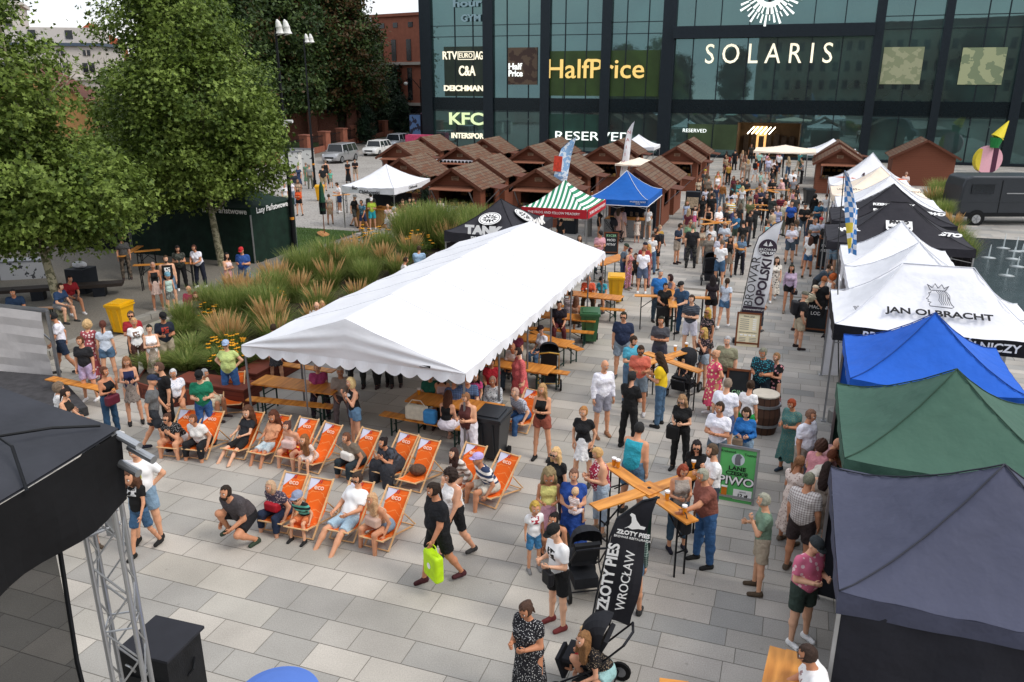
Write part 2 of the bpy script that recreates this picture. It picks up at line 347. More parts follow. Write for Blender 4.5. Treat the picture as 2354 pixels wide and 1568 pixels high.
GL = glass_mat(); FR = mat('anthracite frame', '222a30', .4, .5, .1); SL = mat('signal letters', 'f3ead0', .6, 0, 0, emit=.55); SLW = mat('white sign letters', 'eef4ef', .6, 0, 0, emit=.6)
mall = thing('shopping_centre', W(0, FA_), -PH, 'dark glass shopping centre with lit white and cream shop lettering', 'building')
j = MB()       # local frame: x = b, y = depth behind facade, z up
BX0, BX1, BH = -39.7, 40.0, 21.0
for (x0, x1, z0, z1) in ((BX0, -5.9, 0, BH), (0, BX1, 0, BH), (-5.9, 0, 3.45, BH)): j.q([(x0, 0, z0), (x1, 0, z0), (x1, 0, z1), (x0, 0, z1)])
j.q([(BX0, 40, 0), (BX0, 0, 0), (BX0, 0, BH), (BX0, 40, BH)]); j.q([(BX1, 0, 0), (BX1, 40, 0), (BX1, 40, BH), (BX1, 0, BH)]); j.build('glass_wall', GL, mall)
j = MB(); j.box(((BX0 + BX1) / 2, 20, BH + .15), (BX1 - BX0 + .6, 40.6, .3)); j.build('roof', FR, mall)
cols = [(-39.7, 1.3), (-32.4, 1.1), (-26.0, 1.0), (-19.5, 1.0), (-13.2, 1.3), (5.9, .8), (11.5, .7), (17.9, .8), (24.3, .8), (30.7, .8), (39.5, .8)]
for x, w in cols: MB().box((x, -.18, BH / 2), (w, .5, BH)).build('column', FR, mall)
j = MB()
for x in (-36.3, -34.2, -30.3, -27.9, -23.9, -21.6, -17.5, -15.3, -10.8, -8.3, 2.9, .2, -2.9, -5.6, 8.6, 14.6, 16.2, 21, 27.5, 34): j.box((x, -.02, BH / 2 + 1.75), (.09, .14, BH - 3.5)); j.box((x, -.02, 1.7), (.09, .14, 3.3)) if not -5.8 < x < -.1 else None
for z in (4.2, 11.9, 13.0, 16.3): j.box((-26.5, -.02, z), (25.3, .1, .07)); j.box((22.5, -.02, z), (33, .1, .07))
j.build('mullions', FR, mall)
MB().box((-4, -.07, 4.95), (71, .16, 1.35)).build('floor_band', mat('dark spandrel', '0e1a1f', .25, .2, .1), mall)
MB().box((-3.6, -.5, 11.9), (18.2, 1.1, 1.1)).build('portal_beam', FR, mall)
MB().box((-3.6, -.1, .12), (78, .3, .25)).build('plinth', FR, mall)
# lit entrance: a real recess with shelves and lamps
ent = MB().box((-2.95, 4.6, 1.72), (5.86, .1, 3.4)).box((-5.93, 2.3, 1.72), (.1, 4.6, 3.4)).box((.03, 2.3, 1.72), (.1, 4.6, 3.4)).box((-2.95, 2.3, 3.48), (6, 4.6, .08)).box((-2.95, 2.4, .004), (5.8, 4.6, .008)).build('entrance_hall', mat('warm interior', '6b553c', .7, 0, .3, 1.5), mall)
j = MB()
for k in range(7): j.box((-5.2 + k * .75, 3.9, 1.1), (.5, .5, 1.9 + .3 * math.sin(k * 2)))
j.build('shop_shelf', mat('shop shelves', '3c3026', .7, 0, .5, 3), mall)
for k in range(6): MB().bar((-5.0 + k * .42, 1.6, 2.3), (-4.5 + k * .42, 3.0, 2.9), .06).build('ceiling_light', mat('lamp glow', 'fff2d8', .5, 0, 0, emit=6), mall)
MB().box((-3.9, 4.5, 1.8), (1.4, .05, 2.2)).build('display_screen', mat('display glow', 'd9a566', .5, 0, .4, 2, emit=1.2), mall)
fz = R(90)
def sign(s, b, z, size, m=SL, sx=1., bold=.0, spacing=1., al='CENTER'): return text_obj(s, size, m, mall, (b, -.32, z), (fz, 0, 0), .05, 'lettering', al, sx, bold, spacing)
def fb(x, y):   # survey on the facade plane
    r = rayd(x, y); ra = r[0] * sP + r[1] * cP; t = FA_ / ra; px, py = r[0] * t, r[1] * t
    return px * cP - py * sP, CH + r[2] * t
def fsign(s, x0, x1, yc, hpx, m=SL, bold=0.):   # fit between two picture columns
    b0, z = fb(x0, yc); b1, _ = fb(x1, yc); _, zt = fb((x0 + x1) / 2, yc - hpx / 2); _, zb = fb((x0 + x1) / 2, yc + hpx / 2); size = (zt - zb) / .70
    o = sign(s, (b0 + b1) / 2, (zt + zb) / 2 , size, m, 1., bold); w = o.dimensions.x if o.dimensions.x > 0 else 1
    xs = [v.co.x for v in o.data.vertices]; zs = [v.co.y for v in o.data.vertices]; w = max(xs) - min(xs); o.scale = ((b1 - b0) / w, 1, 1)
    o.location.x = (b0 + b1) / 2 - (max(xs) + min(xs)) / 2 * o.scale[0]; o.location.z = (zt + zb) / 2 - (max(zs) + min(zs)) / 2; return o
fsign('S O L A R I S', 1622, 1913, 123, 46, SL); fsign('HalfPrice', 1260, 1482, 158, 44, mat('gold letters', 'e8c473', .6, 0, 0, emit=.4), .02)
fsign('RTV', 1020, 1053, 128, 18, SL, .02); fsign('EURO', 1058, 1088, 128, 11, SL); fsign('AG', 1094, 1112, 128, 18, SL, .02); fsign('C&A', 1057, 1095, 163, 22, SL, .03)
fsign('DEICHMAN', 1023, 1113, 203, 12, SL, .03); fsign('KFC', 1035, 1113, 273, 27, mat('pale green letters', 'd7e6b0', .6, 0, 0, emit=.45), .04); fsign('INTERSPOR', 1040, 1114, 312, 12, SL, .02)
fsign('Half', 1171, 1202, 153, 14, SLW, .02); fsign('Price', 1171, 1203, 169, 14, SLW, .02); fsign('RESERVED', 1278, 1452, 313, 20, SLW); fsign('RESERVED', 1570, 1624, 300, 8, SLW)
fsign('hour', 1044, 1110, 8, 16, mat('dim letters', '7e98a0', .6, 0, 0, emit=.1), .03); fsign('GYM', 1062, 1107, 42, 15, MATS['dim letters'], .03)
for a_, b_ in (((1055, 1092), (120, 137)),):
    x0, z1 = fb(a_[0], b_[0]); x1, z0 = fb(a_[1], b_[1]); j = MB()
    for c, d in (((x0 + x1) / 2, z0), ((x0 + x1) / 2, z1)): j.box((c, -.32, d), (x1 - x0, .06, .08))
    for c in (x0, x1): j.box((c, -.32, (z0 + z1) / 2), (.08, .06, z1 - z0))
    j.build('sign_frame', SL, mall)
# sun-ray emblem over the portal
cx_, cz_ = fb(1771, -16); j = MB()
for ring, (r0, r1, n_, wf) in enumerate(((1.3, 1.95, 26, .62), (2.0, 2.5, 40, .45))):
    for k in range(n_):
        t = 2 * math.pi * (k + .3 * ring) / n_; t2 = t + 2 * math.pi / n_ * wf * (1 if k % 3 else .6); e = .25 * ((k * 7) % 3) if ring else 0
        j.q([(cx_ + (r0 + 0) * math.cos(t), -1.1, cz_ + r0 * math.sin(t)), (cx_ + r0 * math.cos(t2), -1.1, cz_ + r0 * math.sin(t2)), (cx_ + (r1 + e) * math.cos(t2), -1.1, cz_ + (r1 + e) * math.sin(t2)), (cx_ + (r1 + e) * math.cos(t), -1.1, cz_ + (r1 + e) * math.sin(t))])
for k in range(40):
    t, t2 = 2 * math.pi * k / 40, 2 * math.pi * (k + 1) / 40
    j.q([(cx_ + .9 * math.cos(t), -1.1, cz_ + .9 * math.sin(t)), (cx_ + .9 * math.cos(t2), -1.1, cz_ + .9 * math.sin(t2)), (cx_ + 1.35 * math.cos(t2), -1.1, cz_ + 1.35 * math.sin(t2)), (cx_ + 1.35 * math.cos(t), -1.1, cz_ + 1.35 * math.sin(t))])
j.build('sun_emblem', SLW, mall); MB().box((cx_, -1.0, cz_ + .6), (.2, .12, 5)).build('emblem_bracket', FR, mall)
# posters behind the glass
for n_, (x0, x1, y0, y1, c1, c2) in enumerate(((2032, 2112, 109, 194, '8a9170', 'a2a483'), (2213, 2300, 110, 195, '7f8c6c', 'a8ae86'), (1168, 1235, 110, 195, '40302a', '5a4a3c'))):
    b0, z1 = fb(x0, y0); b1, z0 = fb(x1, y1); j = MB(); j.box(((b0 + b1) / 2, -.08, (z0 + z1) / 2), (abs(b1 - b0), .06, z1 - z0)); j.build('poster', mixmat('poster print %d' % n_, c1, c2, 'camo', 1.1, .6, .5), mall)
for n_, (x0, x1, y0, y1, c1) in enumerate(((1262, 1512, 118, 222, '31461f'), (1020, 1112, 108, 222, '27342b'), (1262, 1380, 262, 340, '1d3c33'), (1580, 1690, 285, 345, '3b4a30'))):
    b0, z1 = fb(x0, y0); b1, z0 = fb(x1, y1); MB().box(((b0 + b1) / 2, -.045, (z0 + z1) / 2), (b1 - b0, .03, z1 - z0)).build('sign_panel', mat('sign panel %d' % n_, c1, .35, 0, .25, .6), mall)
# ------------------------------------------------------------------ buildings on the left horizon
def windowed(name, c, w, d, h, rz, wallm, wins, winm, label, roofm=None, extra=None, cat='building'):
    t = thing(name, (c[0], c[1], 0), rz, label, cat); MB().box((0, 0, h / 2), (w, d, h)).build('wall', wallm, t)
    for (x, z, ww, wh) in wins: MB().box((x, -d / 2 - .02, z), (ww, .12, wh)).build('window', winm, t)
    MB().box((0, 0, h + .2), (w + .6, d + .6, .4)).build('roof', roofm or wallm, t); return t
BR = mixmat('red brick', '7c4a3b', '643a2e', 'brick', 3.2, .85); BRf = mat('brick facade far', '935c49', .85, 0, .12, 2); WDk = mat('dark window glass', '1a1f24', .15, 0, .2, 2, spec=.5)
# modern brick building, seen in the gap left of the glass centre
wins = []
for k in range(8):
    x = -10.6 + k * 3
    for z, h in ((11.6, 3.0), (6.8, 4.6), (15.1, .7)): wins.append((x + (.5 if z > 14 else 0), z, .9 if k % 3 else 1.6, h))
bb = windowed('brick_office_building', (-5.2, 132), 24, 22, 16.3, R(-35), BRf, wins, WDk, 'modern red brick building with tall slot windows left of the glass centre')
for z in (9.7, 3.9): MB().box((0, -11.2, z), (24.4, .6, .4)).build('cornice', mat('pale concrete', 'aaa59c', .8, 0, .08), bb)
MB().box((0, -11.06, 1.9), (22, .2, 3.4)).build('shop_window', WDk, bb)
# brick church half hidden behind the chestnuts
ch = thing('brick_church', (-28.5, 112, 0), R(8), 'red brick church wall with pointed windows behind the dark trees', 'church')
MB().box((0, 0, 9), (16, 18, 18)).build('wall', BR, ch)
for k in range(4): MB().box((-7.2 + k * 4.8, -9.6, 6), (1.2, 1.3, 12)).build('buttress', BR, ch)
for k in range(3):
    j = MB(); x = -4.8 + k * 4.8; j.ext([(-.7, 0), (.7, 0), (.7, 5), (0, 6.6), (-.7, 5)], (x, -8.98, 3.5), (1, 0, 0), (0, 0, 1), -.0, 0) if 0 else j.ext([(-.7, 0), (.7, 0), (.7, 5), (0, 6.6), (-.7, 5)], (x, -8.95, 3.5), (1, 0, 0), (0, 0, 1), .12); j.build('window', WDk, ch)
j = MB(); j.ext([(-8.6, 18), (8.6, 18), (0, 26)], (0, -9.3, 0), (1, 0, 0), (0, 0, 1), -18.8); j.build('roof', mat('slate roof', '4a4038', .8, 0, .1), ch)
# pale stucco town house in the gap between the plane trees
M_st = mat('pale stucco', 'c9c2bb', .85, 0, .06, 2)
wt = thing('stucco_town_house', (-64, 120, 0), R(12), 'pale grey town house with dark roof seen between the plane trees', 'building')
MB().box((0, 0, 5.9), (14, 12, 11.8)).build('wall', M_st, wt); MB().box((0, .5, 13), (11, 9, 2.4)).build('attic', M_st, wt)
MB().box((0, 0, 11.95), (14.8, 12.8, .4)).build('roof', mat('blue grey roof', '4b5868', .6, 0, .1), wt); MB().box((0, -6.1, 7.6), (14.6, .5, .5)).build('cornice', M_st, wt)
for x in (-5, -1.7, 1.7, 5):
    for z, h in ((9.0, 1.2), (10.9, .7), (5.5, 2.0), (2.4, 2.0)):
        f = MB().box((x, -6.05, z), (1.5 if h > 1 else .9, .14, h)).build('window', WDk, wt); MB().box((x, -6.14, z), (.1, .06, h)).build('mullion', M_st, f)
for x in (-2, 2.6): MB().box((x, -4.05, 13.3), (.9, .14, 1.1)).build('window', WDk, wt)
gb = thing('gabled_house', (-56.5, 97, 0), R(15), 'ochre house gable in front of the pale town house', 'house')
j = MB(); j.ext([(-7, 0), (7, 0), (7, 5.0), (0, 8.9), (-7, 5.0)], (0, 0, 0), (1, 0, 0), (0, 0, 1), -10); j.build('wall', mat('ochre plaster', 'b08355', .85, 0, .08), gb)
j = MB(); j.ext([(-7.6, 4.6), (0, 9.3), (7.6, 4.6), (7.6, 4.3), (0, 8.95), (-7.6, 4.3)][::-1], (0, -.3, 0), (1, 0, 0), (0, 0, 1), -10.6); j.build('roof', mat('brown roof tiles', '6b4133', .8, 0, .15), gb)
rb = thing('red_roofed_house', (-80, 150, 0), R(20), 'house with an orange red tiled roof behind the town house', 'house')
MB().box((6, 0, 6.6), (9, 12, 13.2)).build('wall', mat('orange plaster', 'b46a48', .85, 0, .08), rb); j = MB(); j.ext([(1, 13.2), (11, 13.2), (6, 16.6)], (0, -6.4, 0), (1, 0, 0), (0, 0, 1), -12.8); j.build('roof', mat('orange tiles', 'a8553a', .8, 0, .12), rb)
tw = thing('ornate_tower_block', (-91, 150, 0), R(24), 'tall cream building with roof statues at the upper left', 'building')
MB().box((0, 0, 9.7), (10, 12, 19.4)).build('wall', M_st, tw); MB().box((0, 0, 19.7), (11, 13, .6)).build('cornice', M_st, tw)
for k in range(3): MB().tube([(2.6 + k * 1.0, -5, 20), (2.6 + k * 1.0, -5, 20.9), (2.6 + k, -5, 21.7)], [.35, .25, .12], 7).build('statue', mat('bronze statue', '3b3632', .6, .3, .1), tw)
for k in range(3):
    for z in (6, 11, 16): MB().box((-3 + k * 3, -6.05, z), (1.3, .14, 2.4)).build('window', WDk, tw)
# tenement terrace behind the viewer, mirrored in the glass
tt = thing('tenement_house', (6, -34, 0), 0, 'ochre tenement facade standing opposite the glass centre', 'building')
MB().box((0, -6, 9), (60, 12, 18)).build('wall', mat('beige plaster', '8f8672', .85, 0, .1), tt); MB().box((0, -6, 18.6), (61, 13, 1.2)).build('roof', mat('dark tile roof', '4a3a33', .8, 0, .1), tt)
j = MB()
for k in range(22):
    for z in (2.2, 6.2, 10.2, 14.4): j.box((-27.5 + k * 2.65, .04, z), (1.1, .1, 2.0))
j.build('windows', WDk, tt)
# ------------------------------------------------------------------ fence with brick posts along the church garden
fpts = [W(-46.2, 60), W(-47.1, 66), W(-48.2, 73), W(-49.4, 78.5), W(-50.5, 84), W(-51.7, 89.5), W(-52.9, 95), W(-54.1, 101), W(-55.3, 109)]
fn = thing('garden_fence', fpts[0], 0, 'dark iron railing between square brick posts along the church garden', 'fence')
for k, p in enumerate(fpts):
    q = p - fpts[0]; f = MB().box((q.x, q.y, 1.0), (.95, .95, 2.0), -PH).build('brick_post', BRf, fn); MB().box((q.x, q.y, 2.06), (1.1, 1.1, .12), -PH).build('cap', mat('post cap', '8d5a4a', .8, 0, .1), f)
j = MB(); j2 = MB()
for p, q in zip(fpts, fpts[1:]):
    p2, q2 = p - fpts[0], q - fpts[0]; j2.bar(Vector((p2.x, p2.y, .3)), Vector((q2.x, q2.y, .3)), .3, .6)
    for z in (.75, 1.65): j.bar((p2.x, p2.y, z), (q2.x, q2.y, z), .05)
    n_ = int((q2 - p2).length / .22)
    for i in range(1, n_): c = p2.lerp(q2, i / n_); j.tube([(c.x, c.y, .6), (c.x, c.y, 1.85)], [.02, .012], 4)
j.build('railing', M_black, fn); j2.build('base_wall', BRf, fn)
# ================================================================== trees, hedges, the planting bed
def leafm(name, c, tr=.25):
    if name in MATS: return MATS[name]
    m = mat(name, c, .55, 0, .25, 3, spec=.25); n = m.node_tree.nodes; L = m.node_tree.links; p = n['Principled BSDF']
    tb = n.new('ShaderNodeBsdfTranslucent'); tb.inputs[0].default_value = tuple(min(1, k * 1.5) for k in lin(c)[:3]) + (1,); mx_ = n.new('ShaderNodeMixShader'); mx_.inputs[0].default_value = tr
    o = n['Material Output']; L.new(p.outputs[0], mx_.inputs[1]); L.new(tb.outputs[0], mx_.inputs[2]); L.new(mx_.outputs[0], o.inputs[0]); return m
LF = [leafm('plane leaf', '637730'), leafm('plane leaf light', '7f9346'), leafm('plane leaf deep', '4c6127')]
LD = [leafm('chestnut leaf', '2f4220', .15), leafm('chestnut leaf pale', '45572a', .15), leafm('chestnut leaf dry', '4c3a20', .15)]
LE = [leafm('evergreen leaf', '1e3020', .1), leafm('evergreen leaf mid', '2c4129', .1), leafm('evergreen leaf deep', '18261a', .1)]
BK = mixmat('plane bark', 'a09a80', '6d6a52', 'bark', 9, .85, .5); BKd = mat('dark bark', '3a3128', .9, 0, .2, 6)
def crown_mesh(name, blobs, nclump, per, ls, mats, seed, cr=.55, star=True, wts=(.5, .3, .2)):
    r = np.random.RandomState(seed); V, F, MI = [], [], []
    vol = np.array([b[3] * b[3] * b[4] for b in blobs]); vol = vol / vol.sum()
    for _ in range(nclump):
        bl = blobs[r.choice(len(blobs), p=vol)]
        d = r.normal(size=3); d /= np.linalg.norm(d); rad = (.35 + .65 * r.rand() ** .5) * (1 + .12 * math.sin(d[0] * 5 + seed) * math.cos(d[2] * 6))
        c = np.array(bl[:3]) + d * np.array([bl[3], bl[3], bl[4]]) * rad
        cs = cr * (.6 + .8 * r.rand()); nl = int(per * (.6 + .8 * r.rand())); mi0 = r.choice(3, p=wts)
        P = c + r.normal(size=(nl, 3)) * cs * np.array([.55, .55, .4])
        N = d * .5 + r.normal(size=(nl, 3)) * .55 + np.array([0, 0, .55]); N /= np.linalg.norm(N, axis=1)[:, None]
        U = np.cross(N, r.normal(size=(nl, 3))); U /= np.linalg.norm(U, axis=1)[:, None]; Wv = np.cross(N, U)
        s = ls * (.6 + .7 * r.rand(nl))[:, None]; b = len(V) if not V else sum(len(x) for x in V)
        shapes = [((-.5, 0), (0, -.28), (.5, 0), (0, .28))] + ([((-.12, -.5), (.3, 0), (-.12, .5), (-.25, 0))] if star else [])
        for sh in shapes:
            q = np.stack([P + U * (s * k[0]) + Wv * (s * k[1]) + N * (s * (.1 if abs(k[0]) + abs(k[1]) > .4 else 0)) for k in sh], axis=1).reshape(-1, 3)
            V.append(q); m_ = np.full(nl, mi0); fl = r.rand(nl) < .25; m_[fl] = r.choice(3, size=fl.sum(), p=wts); MI.append(m_)
    V = np.concatenate(V); n = len(V) // 4; F = np.arange(n * 4).reshape(n, 4)
    return npmesh(name, V, F, mats, np.concatenate(MI))
def limb_mesh(h, r0, r1, lean, limbs, top, seed, m):
    r = random.Random(seed); j = MB(); pts = [(lean[0] * k / 5., lean[1] * k / 5., h * k / 5.) for k in range(6)]
    j.tube([(0, 0, -.1)] + pts[0:], [r0 * 1.35] + [r0 + (r1 - r0) * k / 5. for k in range(6)], 10)
    b = Vector(pts[-1])
    j.tube([b, b + Vector((.1, .05, (top - h) * .4)), b + Vector((-.1, .1, (top - h) * .85))], [r1, r1 * .6, r1 * .15], 8)
    for k in range(limbs):
        t = 2 * math.pi * k / limbs + r.random(); z = h * (.85 + .0 * k) + (top - h) * .55 * k / limbs; L_ = 1.3 + 1.0 * r.random()
        o = Vector((lean[0], lean[1], z)); e = o + Vector((math.cos(t) * L_, math.sin(t) * L_, L_ * .9)); mid = o.lerp(e, .5) + Vector((0, 0, -.2))
        j.tube([o, mid, e], [r1 * .6, r1 * .4, r1 * .12], 6)
        for q in range(2): e2 = mid + Vector((r.uniform(-1, 1), r.uniform(-1, 1), 1.1)); j.tube([mid, e2], [r1 * .3, r1 * .08], 5)
    return j.mesh('trunk', m, True)
def tree(name, p, trunk, crown, label, rz=0, s=1., cat='tree', group=None):
    t = thing(name, (p[0], p[1], p[2] if len(p) > 2 else 0), rz, label, cat, group, s)
    link(bpy.data.objects.new('trunk', trunk), t); link(bpy.data.objects.new('crown', crown), t); return t
PG = 'plane trees on the gravel terrace'
p1 = g('B1', 510, 1180); p2 = g('B1', 1745, 735)
tree('plane_tree', (p1.x, p1.y, .13), limb_mesh(2.6, .17, .11, (-.35, .1), 7, 11, 1, BK),
     crown_mesh('crown', [(-.9, .3, 4.4, 3.0, 2.3), (-1.2, 0, 7.3, 2.6, 2.8), (-1.9, 0, 10.2, 1.9, 2.6), (-3.0, 1, 5.5, 2.6, 2.4), (1.6, .4, 4.2, 1.5, 1.4), (-.6, 1.5, 3.6, 3.0, 1.5)], 760, 80, .17, LF, 11), 'leafy plane tree at far left, its pale trunk beside the gravel bench sitters', group=PG)
tree('plane_tree', (p2.x, p2.y, .13), limb_mesh(2.5, .17, .12, (-.25, .1), 7, 12, 2, BK),
     crown_mesh('crown', [(-1.2, 0, 4.2, 3.3, 1.9), (-.4, 0, 6.4, 3.5, 2.6), (-.9, 0, 9.2, 2.7, 2.6), (-1.5, 0, 12, 1.9, 2.2), (1.6, 0, 4.9, 1.7, 1.7), (-2.6, .5, 3.7, 2.2, 1.4)], 800, 80, .17, LF, 12), 'tall plane tree in front of the dark green tent, woman in pink skirt below it', group=PG)
tree('plane_tree', (-22.5, 30, .13), limb_mesh(2.6, .17, .12, (.2, .1), 6, 11, 3, BK),
     crown_mesh('crown', [(0, 0, 4.6, 3.0, 2.2), (0, 0, 7.6, 3.2, 2.9), (0, 0, 10.6, 2.4, 2.4)], 360, 60, .22, LF, 13), 'plane tree cut by the left picture edge, standing behind the first one', group=PG)
tree('plane_tree', (-17.6, 39.5, .13), limb_mesh(2.6, .15, .1, (.1, .1), 6, 9.5, 4, BK),
     crown_mesh('crown', [(0, 0, 4.0, 2.9, 1.9), (0, 0, 6.0, 2.4, 2.0)], 240, 55, .24, LF, 14), 'lower plane tree crown filling the gap between the two front trees', group=PG)
c1 = crown_mesh('crown', [(0, 0, 6.6, 5.4, 3.6), (0, 0, 12, 5.2, 4.8), (.5, 0, 17, 3.8, 3.6)], 780, 42, .45, LD, 21, 1.0, False, (.6, .3, .1))
c2 = crown_mesh('crown', [(0, 0, 7.0, 4.8, 3.6), (0, 0, 12, 5.0, 4.8), (0, 0, 17.4, 3.8, 3.6)], 780, 42, .45, LD, 22, 1.0, False, (.45, .2, .35))
tk = limb_mesh(6, .5, .38, (.2, .2), 6, 17, 5, BKd)
for k, (b, a, cr, s, lb) in enumerate(((-53.5, 66, c1, 1.0, 'dark chestnut tree nearest the two street lamps'), (-55, 78, c1, 1.06, 'broad dark chestnut tree behind the lamp heads'), (-54.5, 91, c2, 1.02, 'brown-leaved chestnut tree hiding most of the brick church'),
                                  (-66, 78, c1, 1.1, 'dark chestnut tree farthest back in the churchyard'), (-57, 100, c2, .75, 'smaller brownish chestnut beside the church gable'))):
    p = W(b, a); tree('chestnut_tree', (p.x, p.y, 0), tk, cr, lb, k * 1.1, s, group='chestnut trees by the church')
ev = crown_mesh('crown', [(0, 0, 2.6, 1.9, 2.4), (0, 0, 5.4, 1.2, 2.6)], 150, 60, .3, LE, 31, .7, False); tke = limb_mesh(1.2, .2, .14, (0, 0), 3, 6, 6, BKd)
for k, (x, y, s, lb) in enumerate(((870, 308, 1.0, 'dark yew bush right of the church wall behind the cars'), (905, 300, 1.25, 'tall dark evergreen beside the brick office building'), (925, 318, .7, 'small evergreen at the end of the railing'), (845, 330, .6, 'low dark evergreen in front of the church door'), (590, 330, .9, 'dark evergreen behind the railing under the chestnuts'))):
    p = G(x, y); tree('evergreen_bush', (p.x, p.y, 0), tke, ev, lb, k, s, 'bush', 'evergreens in the church garden')
bush = crown_mesh('crown', [(0, 0, .9, 1.3, 1.0)], 60, 60, .16, LE, 33, .45, False)
for k, (x, y, s, lb) in enumerate(((300, 262, 1.6, 'dark hedge bush left of the bronze monument'), (352, 262, 1.7, 'dark hedge bush right of the bronze monument'), (255, 275, 2.0, 'grey green shrub below the pale town house'), (225, 300, 2, 'round shrub at the left end of the park hedge'), (395, 260, 2.0, 'hedge bush behind the tall plane tree'))):
    p = G(x, y); o = thing('park_bush', (p.x, p.y, 0), k, lb, 'bush', 'bushes behind the monument', s); link(bpy.data.objects.new('foliage', bush), o)
for k, (x, y) in enumerate(((-34, -14), (-22, -17), (-47, -12), (26, -16), (40, -13))): tree('chestnut_tree', (x, y, 0), tk, (c1, c2)[k % 2], 'chestnut tree mirrored in the glass facade, opposite the mall', k * 1.7, .62 + .06 * k, group='trees opposite the mall')
# small potted spruce beside the hut
p = g('M2', 680, 610); o = thing('potted_spruce', (p.x, p.y, 0), 0, 'small dark potted spruce between the white bakery tent and the food hut', 'plant')
MB().tube([(0, 0, 0), (0, 0, .35)], [.2, .26], 12).build('pot', M_dark, o)
link(bpy.data.objects.new('foliage', crown_mesh('foliage', [(0, 0, .9, .42, .5), (0, 0, 1.5, .28, .5), (0, 0, 2.0, .12, .35)], 60, 60, .1, LE, 41, .2, False)), o)
# ---- planting bed: corten edging, soil, ornamental grasses, coneflowers
bedp = [(-15.2, 14.6), (-13.9, 14.3), (-12.6, 15.4), (-12.7, 20), (-12.9, 35.2), (-16.8, 35.4), (-18, 30), (-18.3, 22), (-16.9, 17.6)]
COR = mixmat('corten steel', '6e3626', '54261d', 'camo', 3, .8, .5)
bed = thing('planting_bed', W(-15.5, 25), 0, 'long planting bed of soil edged with rusty brown boards beside the big white tent', 'planter')
o_ = W(-15.5, 25); P_ = [W(*q) - o_ for q in bedp]; j = MB()
for i in range(len(P_)): a_, b_ = P_[i], P_[(i + 1) % len(P_)]; j.bar((a_.x, a_.y, .2), (b_.x, b_.y, .2), .05, .4)
j.build('edging', COR, bed); MB().prism([(q.x, q.y) for q in P_], 0, .38).build('soil', mat('dark soil', '3a3026', .95, 0, .3, 9), bed)
pbm = mixmat('red brown boards', '6b3325', '4c2219', 'stripes', 9, .7, .12)
for k, (b, a, w, d, lb) in enumerate(((-13.1, 15.05, 2.1, .6, 'red brown wooden seat box behind the deckchairs, elderly people sitting on it'), (-12.75, 17.3, .6, 3.0, 'red brown wooden seat box left of the pavilion tables'),)):
    o = thing('seat_box', W(b, a, 0), -PH, lb, 'bench', 'wooden seat boxes'); MB().box((0, 0, .25), (w, d, .5)).build('box', pbm, o); MB().box((0, 0, .515), (w + .06, d + .06, .04)).build('seat', pbm, o)
def blades(n, h, spread, w, seed, plume=0, lean=.5):
    r = np.random.RandomState(seed); V, F, MI = [], [], []
    for _ in range(n):
        t = r.rand() * 6.28; rr = spread * .35 * r.rand(); L_ = h * (.6 + .45 * r.rand()); dx, dy = math.cos(t), math.sin(t); ln = lean * (.3 + r.rand()); side = np.array([-dy, dx, 0]) * w
        b = np.array([dx * rr, dy * rr, 0]); prev = None; k = len(V)
        for q, (u, ww) in enumerate(((0, 1), (.45, .9), (.8, .6), (1, .12))):
            c = b + np.array([dx * ln * spread * u ** 2, dy * ln * spread * u ** 2, L_ * (u - .12 * u ** 3 * ln)])
            V += [c - side * ww, c + side * ww]
        for q in range(3): F.append((k + 2 * q, k + 2 * q + 1, k + 2 * q + 3, k + 2 * q + 2)); MI.append(0 if r.rand() < .6 else 1)
    for _ in range(plume):
        t = r.rand() * 6.28; ln = .2 + .55 * r.rand(); L_ = h * (.95 + .35 * r.rand()); dx, dy = math.cos(t) * ln * spread, math.sin(t) * ln * spread
        for q in range(4):
            a = q * 1.57 / 2 + r.rand(); sx_, sy_ = math.cos(a), math.sin(a); k = len(V)
            for (u, ww) in ((0, .004), (.6, .005), (.68, .022), (.85, .018), (1, .003)):
                c = np.array([dx * u, dy * u, L_ * u]); V += [c - np.array([sx_, sy_, 0]) * ww, c + np.array([sx_, sy_, 0]) * ww]
            for z in range(4): F.append((k + 2 * z, k + 2 * z + 1, k + 2 * z + 3, k + 2 * z + 2)); MI.append(2)
    return npmesh('foliage', V, F, [leafm('grass leaf', '687c3a', .35), leafm('grass leaf light', '93995a', .35), leafm('straw plume', 'cdb283', .35)], MI)
GM = [blades(950, 1.45, 1.15, .010, 1), blades(800, 1.15, 1.1, .010, 2, 34, .6), blades(800, 1.0, 1.0, .010, 3, 64, .7), blades(700, .65, .95, .013, 4, 0, .8)]
spots = []
def clump(k, p, s, lb, nm='ornamental_grass', grp='ornamental grasses in the long bed'):
    o = thing(nm, (p[0], p[1], .36), random.random() * 6, lb, 'plant', grp, s); link(bpy.data.objects.new('foliage', GM[k]), o)
r_ = random.Random(5); n_ = 0
